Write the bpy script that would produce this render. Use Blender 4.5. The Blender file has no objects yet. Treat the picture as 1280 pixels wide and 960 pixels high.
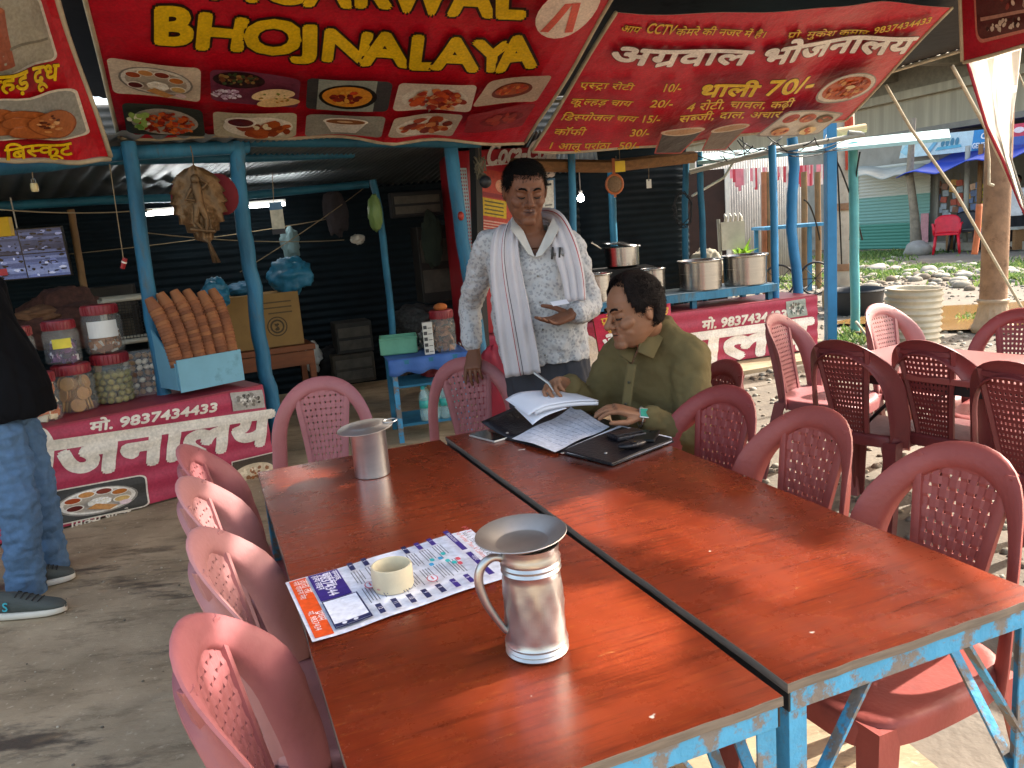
import bpy, bmesh, math, random
from mathutils import Vector, Matrix, Euler, noise
R = math.radians
random.seed(7)
sc = bpy.context.scene
COL = sc.collection
# ------------------------------------------------------------------ camera
CH, FPX, PITCH, ROLL = 1.44, 986.48, R(11.08), R(-4.709)
_f = Vector((0, math.cos(PITCH), -math.sin(PITCH))); _u = Vector((0, math.sin(PITCH), math.cos(PITCH))); _x = Vector((1, 0, 0))
CX = _x*math.cos(ROLL) + _u*math.sin(ROLL); CU = -_x*math.sin(ROLL) + _u*math.cos(ROLL)
cam = bpy.data.cameras.new('camera'); camo = bpy.data.objects.new('camera', cam); COL.objects.link(camo)
camo.matrix_world = Matrix(((CX.x, CU.x, -_f.x, 0), (CX.y, CU.y, -_f.y, 0), (CX.z, CU.z, -_f.z, CH), (0, 0, 0, 1)))
cam.sensor_width = 36; cam.lens = 36*FPX/1280; cam.clip_start = .05; cam.clip_end = 800
sc.camera = camo
# ------------------------------------------------------------------ light
SUN_EL, SUN_AZ = R(41), R(24)      # azimuth measured from +X towards +Y
w = bpy.data.worlds.new('World'); sc.world = w; w.use_nodes = True
nt = w.node_tree; bg = nt.nodes['Background']
sky = nt.nodes.new('ShaderNodeTexSky'); sky.sky_type = 'NISHITA'; sky.sun_disc = False
sky.sun_elevation = SUN_EL; sky.sun_rotation = R(90) - SUN_AZ; sky.air_density = 1.0; sky.dust_density = 3.0; sky.ozone_density = .3
hz = nt.nodes.new('ShaderNodeMix'); hz.data_type = 'RGBA'; hz.blend_type = 'MULTIPLY'; hz.inputs['Factor'].default_value = 1; hz.inputs['B'].default_value = (1, .90, .76, 1)   # hazy warm-white daylight
nt.links.new(sky.outputs[0], hz.inputs['A']); nt.links.new(hz.outputs['Result'], bg.inputs[0]); bg.inputs[1].default_value = .15
sun = bpy.data.lights.new('sun', 'SUN'); sun.energy = 2.35; sun.angle = R(.8); sun.color = (1, .95, .87)
suno = bpy.data.objects.new('sun', sun); COL.objects.link(suno)
SD = Vector((math.cos(SUN_EL)*math.cos(SUN_AZ), math.cos(SUN_EL)*math.sin(SUN_AZ), math.sin(SUN_EL)))
suno.rotation_euler = SD.to_track_quat('Z', 'Y').to_euler(); suno.location = SD*30
sc.view_settings.view_transform = 'Standard'; sc.view_settings.look = 'None'; sc.view_settings.exposure = 2.28; sc.view_settings.gamma = 1
sc.view_settings.use_curve_mapping = False
sc.cycles.use_denoising = True; sc.cycles.max_bounces = 8; sc.cycles.diffuse_bounces = 4; sc.cycles.glossy_bounces = 4
sc.cycles.transparent_max_bounces = 12; sc.cycles.transmission_bounces = 8; sc.cycles.caustics_reflective = False; sc.cycles.caustics_refractive = False
sc.cycles.sample_clamp_indirect = 6
# ------------------------------------------------------------------ helpers
def ray(px, py): return _f + CX*((px-640)/FPX) - CU*((py-480)/FPX)
def gz(px, py, z):
    d = ray(px, py); return Vector((0, 0, CH)) + d*((z-CH)/d.z)
def gy(px, py, Y):
    d = ray(px, py); return Vector((0, 0, CH)) + d*(Y/d.y)
def s2l(c): return tuple((x/12.92 if x <= .04045 else ((x+.055)/1.055)**2.4) for x in c)
def rgb(h):
    h = h.lstrip('#'); return s2l([int(h[i:i+2], 16)/255 for i in (0, 2, 4)])
MATS = {}
def pm(name, col, rough=.55, metal=0., var=.18, scale=6., bump=0., bscale=60., dirt=None, dscale=3., damt=.5, coat=0., spec=.5, stretch=None, alpha=1., trans=0., ior=1.45, sss=0., dsoft=.12, transl=0.):
    """procedural Principled material: base colour broken up by noise, optional dirt, optional bump"""
    if name in MATS: return MATS[name]
    m = bpy.data.materials.new(name); m.use_nodes = True; t = m.node_tree; L = t.links.new; N = t.nodes.new
    b = t.nodes['Principled BSDF']
    if isinstance(col, str): col = rgb(col)
    tc = N('ShaderNodeTexCoord'); mp = N('ShaderNodeMapping'); L(tc.outputs['Object'], mp.inputs[0])
    if stretch: mp.inputs['Scale'].default_value = stretch
    n1 = N('ShaderNodeTexNoise'); n1.inputs['Scale'].default_value = scale; n1.inputs['Detail'].default_value = 6; n1.inputs['Roughness'].default_value = .62; L(mp.outputs[0], n1.inputs[0])
    mx = N('ShaderNodeMix'); mx.data_type = 'RGBA'
    mx.inputs['A'].default_value = (*[c*(1-var) for c in col], 1); mx.inputs['B'].default_value = (*[min(1, c*(1+var)) for c in col], 1)
    cr = N('ShaderNodeMapRange'); cr.inputs['From Min'].default_value = .3; cr.inputs['From Max'].default_value = .7; L(n1.outputs['Fac'], cr.inputs['Value']); L(cr.outputs[0], mx.inputs['Factor'])
    out = mx.outputs['Result']
    if dirt:
        dc = rgb(dirt) if isinstance(dirt, str) else dirt
        n2 = N('ShaderNodeTexNoise'); n2.inputs['Scale'].default_value = dscale; n2.inputs['Detail'].default_value = 9; n2.inputs['Roughness'].default_value = .7; L(mp.outputs[0], n2.inputs[0])
        r2 = N('ShaderNodeMapRange'); c0 = 1-damt*.62; r2.inputs['From Min'].default_value = c0-dsoft; r2.inputs['From Max'].default_value = c0+dsoft; L(n2.outputs['Fac'], r2.inputs['Value'])
        m2 = N('ShaderNodeMix'); m2.data_type = 'RGBA'; L(out, m2.inputs['A']); m2.inputs['B'].default_value = (*dc, 1); L(r2.outputs[0], m2.inputs['Factor']); out = m2.outputs['Result']
        rr = N('ShaderNodeMapRange'); rr.inputs['To Min'].default_value = rough; rr.inputs['To Max'].default_value = min(1, rough+.3); L(r2.outputs[0], rr.inputs['Value'])
        L(rr.outputs[0], b.inputs['Roughness'])
    else:
        rr = N('ShaderNodeMapRange'); rr.inputs['To Min'].default_value = max(.02, rough-.08); rr.inputs['To Max'].default_value = min(1, rough+.08); L(n1.outputs['Fac'], rr.inputs['Value']); L(rr.outputs[0], b.inputs['Roughness'])
    L(out, b.inputs['Base Color'])
    b.inputs['Metallic'].default_value = metal; b.inputs['Specular IOR Level'].default_value = spec; b.inputs['IOR'].default_value = ior
    if coat: b.inputs['Coat Weight'].default_value = coat; b.inputs['Coat Roughness'].default_value = .12
    if trans: b.inputs['Transmission Weight'].default_value = trans
    if alpha < 1: b.inputs['Alpha'].default_value = alpha
    if sss: b.inputs['Subsurface Weight'].default_value = sss; b.inputs['Subsurface Radius'].default_value = (.012, .005, .003); b.inputs['Subsurface Scale'].default_value = .6
    if bump:
        n3 = N('ShaderNodeTexNoise'); n3.inputs['Scale'].default_value = bscale; n3.inputs['Detail'].default_value = 5; L(mp.outputs[0], n3.inputs[0])
        bp = N('ShaderNodeBump'); bp.inputs['Strength'].default_value = bump; bp.inputs['Distance'].default_value = .01; L(n3.outputs['Fac'], bp.inputs['Height']); L(bp.outputs[0], b.inputs['Normal'])
    if transl:
        tr = N('ShaderNodeBsdfTranslucent'); L(out, tr.inputs[0]); ms = N('ShaderNodeMixShader'); ms.inputs[0].default_value = transl
        L(b.outputs[0], ms.inputs[1]); L(tr.outputs[0], ms.inputs[2]); L(ms.outputs[0], t.nodes['Material Output'].inputs[0])
    MATS[name] = m; return m
def print_mat(name='printed ink', rough=.38, emit=0., transl=0., spec=.4, bump=.0):
    if name in MATS: return MATS[name]
    m = bpy.data.materials.new(name); m.use_nodes = True; t = m.node_tree; b = t.nodes['Principled BSDF']
    a = t.nodes.new('ShaderNodeAttribute'); a.attribute_name = 'ink'; n = t.nodes.new('ShaderNodeTexNoise'); n.inputs['Scale'].default_value = 7; n.inputs['Detail'].default_value = 7
    tc = t.nodes.new('ShaderNodeTexCoord'); t.links.new(tc.outputs['Object'], n.inputs[0])
    mr = t.nodes.new('ShaderNodeMapRange'); mr.inputs['To Min'].default_value = .72; mr.inputs['To Max'].default_value = 1.22; t.links.new(n.outputs['Fac'], mr.inputs['Value'])
    mx = t.nodes.new('ShaderNodeMix'); mx.data_type = 'RGBA'; mx.blend_type = 'MULTIPLY'; mx.inputs['Factor'].default_value = 1
    t.links.new(a.outputs['Color'], mx.inputs['A']); nf = t.nodes.new('ShaderNodeTexNoise'); nf.inputs['Scale'].default_value = 70; nf.inputs['Detail'].default_value = 4; t.links.new(tc.outputs['Object'], nf.inputs[0]); mf = t.nodes.new('ShaderNodeMapRange'); mf.inputs['From Min'].default_value = .25; mf.inputs['From Max'].default_value = .75; mf.inputs['To Min'].default_value = .8; mf.inputs['To Max'].default_value = 1.2; t.links.new(nf.outputs['Fac'], mf.inputs['Value']); mm = t.nodes.new('ShaderNodeMath'); mm.operation = 'MULTIPLY'; t.links.new(mr.outputs[0], mm.inputs[0]); t.links.new(mf.outputs[0], mm.inputs[1]); t.links.new(mm.outputs[0], mx.inputs['B']); t.links.new(mx.outputs['Result'], b.inputs['Base Color'])
    b.inputs['Roughness'].default_value = rough; b.inputs['Specular IOR Level'].default_value = spec
    if emit: t.links.new(mx.outputs['Result'], b.inputs['Emission Color']); b.inputs['Emission Strength'].default_value = emit
    if bump:
        n3 = t.nodes.new('ShaderNodeTexNoise'); n3.inputs['Scale'].default_value = 9; n3.inputs['Detail'].default_value = 3; t.links.new(tc.outputs['Object'], n3.inputs[0])
        bp = t.nodes.new('ShaderNodeBump'); bp.inputs['Strength'].default_value = bump; bp.inputs['Distance'].default_value = .03; t.links.new(n3.outputs['Fac'], bp.inputs['Height']); t.links.new(bp.outputs[0], b.inputs['Normal'])
    if transl:
        tr = t.nodes.new('ShaderNodeBsdfTranslucent'); t.links.new(mx.outputs['Result'], tr.inputs[0]); ms = t.nodes.new('ShaderNodeMixShader'); ms.inputs[0].default_value = transl
        t.links.new(b.outputs[0], ms.inputs[1]); t.links.new(tr.outputs[0], ms.inputs[2]); t.links.new(ms.outputs[0], t.nodes['Material Output'].inputs[0])
    MATS[name] = m; return m
def emat(name, col, s):
    if name in MATS: return MATS[name]
    m = bpy.data.materials.new(name); m.use_nodes = True; b = m.node_tree.nodes['Principled BSDF']; b.inputs['Base Color'].default_value = (*col, 1)
    b.inputs['Emission Color'].default_value = (*col, 1); b.inputs['Emission Strength'].default_value = s; MATS[name] = m; return m

def frames(pts):
    pts = [Vector(p) for p in pts]; T = []
    for i in range(len(pts)):
        a = pts[max(0, i-1)]; b = pts[min(len(pts)-1, i+1)]; d = b-a
        T.append(d.normalized() if d.length > 1e-9 else Vector((0, 0, 1)))
    up = Vector((0, 0, 1)) if abs(T[0].z) < .95 else Vector((0, 1, 0))
    n = (up - T[0]*up.dot(T[0])).normalized(); out = []
    for t in T:
        n = n - t*n.dot(t); n = n.normalized() if n.length > 1e-6 else t.orthogonal().normalized()
        out.append((t, n, t.cross(n)))
    return pts, out
class MB:
    def __init__(s): s.v = []; s.f = []; s.m = []; s.c = []
    def add(s, V, F, mi=0, M=None, col=None):
        o = len(s.v); s.v += [tuple(M @ Vector(p)) if M else tuple(p) for p in V]
        for f in F: s.f.append([i+o for i in f]); s.m.append(mi); s.c.append(col)
        return s
    def box(s, c, d, M=None, mi=0, taper=1., col=None):
        x, y, z = [k/2 for k in d]; V = []
        for sz in (-1, 1):
            k = taper if sz > 0 else 1
            for sx, sy in ((-1, -1), (1, -1), (1, 1), (-1, 1)): V.append((c[0]+sx*x*k, c[1]+sy*y*k, c[2]+sz*z))
        return s.add(V, [(3, 2, 1, 0), (4, 5, 6, 7), (0, 1, 5, 4), (1, 2, 6, 5), (2, 3, 7, 6), (3, 0, 4, 7)], mi, M, col)
    def bar(s, a, b, wd, th, up=(0, 0, 1), mi=0):
        a, b = Vector(a), Vector(b); t = (b-a).normalized(); u = Vector(up); u = (u-t*u.dot(t)).normalized(); q = t.cross(u)
        V = [p+q*(i*wd/2)+u*(j*th/2) for p in (a, b) for i, j in ((-1, -1), (1, -1), (1, 1), (-1, 1))]
        return s.add(V, [(3, 2, 1, 0), (4, 5, 6, 7), (0, 1, 5, 4), (1, 2, 6, 5), (2, 3, 7, 6), (3, 0, 4, 7)], mi)
    def loft(s, rings, mi=0, cap=True, closed=False, M=None, col=None):
        n = len(rings[0]); V = [p for r in rings for p in r]; F = []; k = len(rings)
        for i in range(k if closed else k-1):
            a, b = i*n, ((i+1) % k)*n
            for j in range(n): F.append((a+j, a+(j+1) % n, b+(j+1) % n, b+j))
        if cap and not closed: F.append(tuple(range(n))[::-1]); F.append(tuple(range((k-1)*n, k*n)))
        return s.add(V, F, mi, M, col)
    def tube(s, pts, r, n=8, mi=0, cap=True, closed=False, asp=1., M=None, col=None):
        P, Fr = frames(pts); rs = r if isinstance(r, (list, tuple)) else [r]*len(P); rings = []
        for p, (t, a, b), q in zip(P, Fr, rs): rings.append([p + a*(math.cos(2*math.pi*k/n)*q) + b*(math.sin(2*math.pi*k/n)*q*asp) for k in range(n)])
        return s.loft(rings, mi, cap, closed, M, col)
    def lathe(s, prof, n=24, M=None, mi=0, col=None, c=(0, 0, 0)):
        V = []; F = []
        for r, z in prof:
            for k in range(n): V.append((c[0]+r*math.cos(2*math.pi*k/n), c[1]+r*math.sin(2*math.pi*k/n), c[2]+z))
        for i in range(len(prof)-1):
            for k in range(n): F.append((i*n+k, i*n+(k+1) % n, (i+1)*n+(k+1) % n, (i+1)*n+k))
        if prof[0][0] > 1e-4: F.append(tuple(range(n))[::-1])
        if prof[-1][0] > 1e-4: F.append(tuple(range((len(prof)-1)*n, len(prof)*n)))
        return s.add(V, F, mi, M, col)
    def ell(s, c, r, n=16, m=10, M=None, mi=0, col=None, R3=None):
        V = []; F = []
        for i in range(m+1):
            a = -math.pi/2+math.pi*i/m
            for k in range(n):
                p = Vector((r[0]*math.cos(a)*math.cos(2*math.pi*k/n), r[1]*math.cos(a)*math.sin(2*math.pi*k/n), r[2]*math.sin(a)))
                if R3: p = R3 @ p
                V.append(p+Vector(c))
        for i in range(m):
            for k in range(n): F.append((i*n+k, i*n+(k+1) % n, (i+1)*n+(k+1) % n, (i+1)*n+k))
        return s.add(V, F, mi, M, col)
    def cap(s, a, b, ra, rb, n=12):      # tapered capsule
        a, b = Vector(a), Vector(b); d = (b-a); L = d.length; t = d/L if L > 1e-6 else Vector((0, 0, 1)); P = []; rr = []
        for k in range(5): q = math.pi/2*k/4; P.append(a-t*(ra*math.cos(q))); rr.append(max(1e-4, ra*math.sin(q)))
        for k in range(5): q = math.pi/2*k/4; P.append(b+t*(rb*math.sin(q))); rr.append(max(1e-4, rb*math.cos(q)))
        return s.tube(P, rr, n)
    def grid(s, nu, nv, fn, mi=0, skip=None, col=None):
        V = [fn(i/nu, j/nv) for j in range(nv+1) for i in range(nu+1)]; F = []
        for j in range(nv):
            for i in range(nu):
                if skip and skip(i, j): continue
                a = j*(nu+1)+i; F.append((a, a+1, a+nu+2, a+nu+1))
        return s.add(V, F, mi, None, col)
    def build(s, name, mats, parent=None, smooth=False, bevel=0., solid=0., soff=-1., sub=0, weld=True, ang=40):
        me = bpy.data.meshes.new(name); me.from_pydata([tuple(p) for p in s.v], [], s.f)
        if not isinstance(mats, (list, tuple)): mats = [mats]
        for m in mats: me.materials.append(m)
        for p, i in zip(me.polygons, s.m): p.material_index = i
        if any(c is not None for c in s.c):
            at = me.color_attributes.new('ink', 'FLOAT_COLOR', 'CORNER'); k = 0
            for p, c in zip(me.polygons, s.c):
                for _ in p.vertices: at.data[k].color = (*(c or (1, 1, 1)), 1); k += 1
        bm = bmesh.new(); bm.from_mesh(me)
        if weld and not any(c is not None for c in s.c): bmesh.ops.remove_doubles(bm, verts=bm.verts, dist=1e-5); bmesh.ops.recalc_face_normals(bm, faces=bm.faces)
        bm.to_mesh(me); bm.free()
        if smooth:
            for p in me.polygons: p.use_smooth = True
            if smooth != 'all':
                try: me.set_sharp_from_angle(angle=R(ang))
                except Exception: pass
        o = bpy.data.objects.new(name, me); COL.objects.link(o)
        if parent: o.parent = parent
        if solid: md = o.modifiers.new('thickness', 'SOLIDIFY'); md.thickness = solid; md.offset = soff
        if bevel: md = o.modifiers.new('edges', 'BEVEL'); md.width = bevel; md.segments = 2; md.limit_method = 'ANGLE'; md.angle_limit = R(35)
        if sub: md = o.modifiers.new('smooth', 'SUBSURF'); md.levels = sub; md.render_levels = sub
        return o
def thing(name, label, cat, loc=(0, 0, 0), rz=0, group=None):
    o = bpy.data.objects.new(name, None); COL.objects.link(o); o.location = loc; o.rotation_euler = (0, 0, rz); o.empty_display_size = .1
    return tag(o, label, cat, group)
def tag(o, label, cat, group=None, kind=None):
    if label: o['label'] = label
    if cat: o['category'] = cat
    if group: o['group'] = group
    if kind: o['kind'] = kind
    return o
def struct(o): o['kind'] = 'structure'; return o
def dup(root, loc=None, rz=None, label=None, mats=None):
    def cp(o, par):
        c = o.copy(); COL.objects.link(c)
        if par: c.parent = par
        if mats and c.type == 'MESH':
            for i, sl in enumerate(c.material_slots):
                if sl.material in mats: sl.link = 'OBJECT'; sl.material = mats[c.data.materials[i]]
        for ch in [x for x in o.children if x.parent == o]: cp(ch, c)
        return c
    r = cp(root, None)
    if loc is not None: r.location = loc
    if rz is not None: r.rotation_euler[2] = rz
    if label: r['label'] = label
    return r
# ---- lettering: flat 2-D triangles from the built-in font, Devanagari clusters composed by hand
_tc = {}
def _glyphs(s, off=0., shear=0.):
    k = (s, round(off, 3), shear)
    if k in _tc: return _tc[k]
    c = bpy.data.curves.new('lettering', 'FONT'); c.body = s; c.size = 1; c.resolution_u = 3; c.offset = off
    o = bpy.data.objects.new('lettering', c); COL.objects.link(o); bpy.context.view_layer.update()
    me = bpy.data.meshes.new_from_object(o.evaluated_get(bpy.context.evaluated_depsgraph_get()))
    V = [(v.co.x, v.co.y) for v in me.vertices]; F = [tuple(p.vertices) for p in me.polygons]
    bpy.data.objects.remove(o); bpy.data.curves.remove(c); bpy.data.meshes.remove(me)
    _tc[k] = (V, F); return V, F
def _clip(V, F, x):
    bm = bmesh.new(); vs = [bm.verts.new((a, b, 0)) for a, b in V]
    for f in F:
        try: bm.faces.new([vs[i] for i in f])
        except ValueError: pass
    bmesh.ops.bisect_plane(bm, geom=bm.verts[:]+bm.edges[:]+bm.faces[:], plane_co=(x, 0, 0), plane_no=(1, 0, 0), clear_outer=True)
    bm.verts.index_update(); V2 = [(v.co.x, v.co.y) for v in bm.verts]; F2 = [tuple(v.index for v in f.verts) for f in bm.faces]; bm.free(); return V2, F2
def text2d(s, off=0., shear=0.):
    """'X~' half form, 'X@' with a rakar stroke, 'X^' with the caret below; returns verts, faces, width (em = 1)"""
    segs = []; cur = ''; i = 0
    while i < len(s):
        if i+1 < len(s) and s[i+1] in '~@^':
            if cur: segs.append((cur, ''))
            segs.append((s[i], s[i+1])); cur = ''; i += 2
        else: cur += s[i]; i += 1
    if cur: segs.append((cur, ''))
    V = []; F = []; x = 0.
    for t, k in segs:
        v, f = _glyphs(t, off); w = max((p[0] for p in _glyphs(t, 0)[0]), default=.3)
        if t.endswith(' '): w += .3*(len(t)-len(t.rstrip(' ')))
        if k == '~': w -= .2; v, f = _clip(v, f, w+.01)
        v = list(v); f = list(f)
        if k == '@':
            st = w-.11; n = len(v); h = .05+off; v += [(st, .20+h), (st-.3, .02+h), (st-.3, .02-h), (st, .20-h)]; f.append((n, n+1, n+2, n+3))
        if k == '^':
            st = w*.52; n = len(v); h = .045+off
            v += [(st, -.02+h), (st-.17, -.2+h), (st-.17, -.2-h), (st, -.02-h), (st+.17, -.2-h), (st+.17, -.2+h)]; f += [(n, n+1, n+2, n+3), (n, n+3, n+4, n+5)]
        o = len(V); V += [(p[0]+x, p[1]) for p in v]; F += [tuple(j+o for j in q) for q in f]; x += w
    if shear: V = [(a+b*shear, b) for a, b in V]
    return V, F, x
class Print:
    """flat printed artwork in (u, v) units, mapped on a surface S(u, v, h)"""
    def __init__(s, S, step=.0006, cell=0.): s.S = S; s.h = .0006; s.step = step; s.mb = MB(); s.cell = cell
    def up(s, k=1): s.h += s.step*k
    def raw(s, V, F, col):
        col = rgb(col) if isinstance(col, str) else col
        if s.cell:
            bm = bmesh.new(); vs = [bm.verts.new((a, b, 0)) for a, b in V]
            for f in F:
                try: bm.faces.new([vs[i] for i in f])
                except ValueError: pass
            for ax in (0, 1):
                q = [p[ax] for p in V]; lo, hi = min(q), max(q); k = math.ceil(lo/s.cell+1e-6)
                while k*s.cell < hi-1e-6:
                    co = [0, 0, 0]; no = [0, 0, 0]; co[ax] = k*s.cell; no[ax] = 1
                    bmesh.ops.bisect_plane(bm, geom=bm.verts[:]+bm.edges[:]+bm.faces[:], plane_co=co, plane_no=no); k += 1
            bm.verts.index_update(); V = [(v.co.x, v.co.y) for v in bm.verts]; F = [tuple(v.index for v in f.verts) for f in bm.faces]; bm.free()
        s.mb.add([s.S(a, b, s.h) for a, b in V], F, 0, None, col)
    def poly(s, P, col): s.raw(P, [tuple(range(len(P)))], col); s.up()
    def rect(s, x0, y0, x1, y1, col): s.poly([(x0, y0), (x1, y0), (x1, y1), (x0, y1)], col)
    def rrect(s, x0, y0, x1, y1, r, col):
        P = []
        for cx, cy, a0 in ((x1-r, y1-r, 0), (x0+r, y1-r, 90), (x0+r, y0+r, 180), (x1-r, y0+r, 270)):
            for k in range(6): a = R(a0+18*k); P.append((cx+r*math.cos(a), cy+r*math.sin(a)))
        s.poly(P, col)
    def ell(s, cx, cy, rx, ry, col, rot=0, n=24, jit=0.):
        P = []; c, q = math.cos(rot), math.sin(rot)
        for k in range(n):
            a = 2*math.pi*k/n; j = 1+random.uniform(-jit, jit); x, y = rx*math.cos(a)*j, ry*math.sin(a)*j; P.append((cx+x*c-y*q, cy+x*q+y*c))
        s.poly(P, col)
    def scatter(s, cx, cy, rx, ry, n, size, cols, asp=1.):
        for i in range(n):
            a = random.uniform(0, 6.28); r = math.sqrt(random.random())
            z = size*random.uniform(.6, 1.3)
            s.h += s.step*.12; h0 = s.h; s.ell(cx+rx*r*math.cos(a), cy+ry*r*math.sin(a), z, z*asp*random.uniform(.6, 1), random.choice(cols), random.uniform(0, 3), 9, .15); s.h = h0
        s.up()
    def text(s, t, x, y, size, col, off=0., shear=0., w=None, rot=0., outline=None, oo=.03, center=False, sx=1.):
        V, F, W = text2d(t, 0, shear); k = sx
        if w: k = w/(W*size)
        c, q = math.cos(rot), math.sin(rot); x0 = -W*size*k/2 if center else 0
        def mp(V, dx=0, dy=0):
            r = []
            for a, b in V: a2, b2 = a*size*k+x0+dx, b*size+dy; r.append((x+a2*c-b2*q, y+a2*q+b2*c))
            return r
        def bold(r, c_, m):
            for i in range(m):
                a = 2*math.pi*i/m; s.raw(mp(V, r*size*math.cos(a), r*size*math.sin(a)), F, c_); s.h += s.step*.06
        if outline: bold(off+oo, outline, 10); s.up()
        if off > .012: bold(off, col, 8)
        s.raw(mp(V), F, col); s.up(); return W*size*k
    def build(s, name, mat, parent=None): return s.mb.build(name, mat, parent, weld=False)
def quadS(A, B, C, D, W, Hh, sag=None):
    """surface over the corners A(0,0) B(W,0) C(W,H) D(0,H); sag(s,t) pushes along the normal"""
    A, B, C, D = map(Vector, (A, B, C, D)); n = (B-A).cross(D-A).normalized()
    def S(u, v, h=0.):
        s, t = u/W, v/Hh; p = (A*(1-s)+B*s)*(1-t) + (D*(1-s)+C*s)*t
        return p + n*(h + (sag(s, t) if sag else 0))
    return S
def planeS(o, ux, uy):
    o, ux, uy = Vector(o), Vector(ux).normalized(), Vector(uy).normalized(); n = ux.cross(uy)
    return lambda u, v, h=0.: o+ux*u+uy*v+n*h
# ================================================================== ground
def noise2(x, y, s=1., o=4): return noise.fractal(Vector((x*s, y*s, 3.1)), .9, 2.1, o)
def ground_mat():
    m = pm('packed dirt', '#6f675c', .93, var=.3, scale=1.4, bump=.75, bscale=26, dirt='#857b6b', dscale=.9, damt=.52, dsoft=.2)
    return m
GROUNDM = ground_mat()
def gh(x, y):
    d = max(0, min(1, (y-9)/8)); e = max(0, min(1, (x-1.4)/1.2))
    return -.035 + .03*noise2(x, y, .5)*e + .05*d*noise2(x, y, .22)
g = MB()
def ggrid(x0, x1, y0, y1, nx, ny): g.grid(nx, ny, lambda s, t: (x0+(x1-x0)*s, y0+(y1-y0)*t, gh(x0+(x1-x0)*s, y0+(y1-y0)*t)))
ggrid(-30, 40, -20, 45, 180, 170)
for a in ((-400, -30, -20, 45), (40, 400, -20, 45), (-400, 400, 45, 500), (-400, 400, -300, -20)): g.grid(1, 1, lambda s, t: (a[0]+(a[1]-a[0])*s, a[2]+(a[3]-a[2])*t, -.06))
struct(g.build('ground', GROUNDM, smooth=True))
# concrete slab of the eatery, with damp patches
def slab_mat():
    m = bpy.data.materials.new('stained concrete'); m.use_nodes = True; t = m.node_tree; L = t.links.new; N = t.nodes.new; b = t.nodes['Principled BSDF']
    tc = N('ShaderNodeTexCoord')
    def nz(s, d=8, r=.6, mp=None):
        n = N('ShaderNodeTexNoise'); n.inputs['Scale'].default_value = s; n.inputs['Detail'].default_value = d; n.inputs['Roughness'].default_value = r; L(mp or tc.outputs['Object'], n.inputs[0]); return n.outputs['Fac']
    def mr(v, a, c):
        q = N('ShaderNodeMapRange'); q.inputs['From Min'].default_value = a; q.inputs['From Max'].default_value = c; L(v, q.inputs['Value']); return q.outputs[0]
    def mix(f, A, B):
        q = N('ShaderNodeMix'); q.data_type = 'RGBA'; L(f, q.inputs['Factor'])
        for k, c in (('A', A), ('B', B)):
            if isinstance(c, tuple): q.inputs[k].default_value = (*c, 1)
            else: L(c, q.inputs[k])
        return q.outputs['Result']
    mp = N('ShaderNodeMapping'); L(tc.outputs['Object'], mp.inputs[0]); mp.inputs['Rotation'].default_value = (0, 0, R(-25)); mp.inputs['Scale'].default_value = (.55, 1.6, 1)
    base = mix(mr(nz(2.2), .32, .68), rgb('#8c7a5f'), rgb('#b9a485'))
    base = mix(mr(nz(5.5, 10, .75, mp.outputs[0]), .5, .66), base, rgb('#786850'))
    base = mix(mr(nz(38, 4), .6, .75), base, rgb('#c4b296'))
    wet = mr(nz(1.55, 10, .68, mp.outputs[0]), .54, .60)
    sp = N('ShaderNodeSeparateXYZ'); L(tc.outputs['Object'], sp.inputs[0])
    lim = mr(sp.outputs['X'], -.4, -.9); lim2 = mr(sp.outputs['Y'], 4.2, 3.6)
    mu = N('ShaderNodeMath'); mu.operation = 'MULTIPLY'; L(lim, mu.inputs[0]); L(wet, mu.inputs[1]); mu2 = N('ShaderNodeMath'); mu2.operation = 'MULTIPLY'; L(mu.outputs[0], mu2.inputs[0]); L(lim2, mu2.inputs[1])
    base = mix(mu2.outputs[0], base, rgb('#54493b'))
    L(base, b.inputs['Base Color'])
    rr = N('ShaderNodeMapRange'); rr.inputs['To Min'].default_value = .9; rr.inputs['To Max'].default_value = .5; L(mu2.outputs[0], rr.inputs['Value']); L(rr.outputs[0], b.inputs['Roughness'])
    bp = N('ShaderNodeBump'); bp.inputs['Strength'].default_value = .55; bp.inputs['Distance'].default_value = .012; L(nz(9, 12, .72, mp.outputs[0]), bp.inputs['Height']); L(bp.outputs[0], b.inputs['Normal'])
    return m
SLABM = slab_mat()
P = [(-9, -4), (1.5, -4), (1.32, 0), (1.15, 1.2), (.98, 1.9), (.86, 2.6), (.66, 3.3), (.72, 4.2), (.95, 5.6), (1.0, 6.6), (3.3, 7.55), (3.6, 11), (-9, 11)]
s_ = MB(); n = len(P); s_.add([(x, y, 0) for x, y in P]+[(x, y, -.12) for x, y in P], [tuple(range(n))]+[(i+n, (i+1) % n+n, (i+1) % n, i) for i in range(n)])
struct(s_.build('concrete_floor', SLABM))
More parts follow.
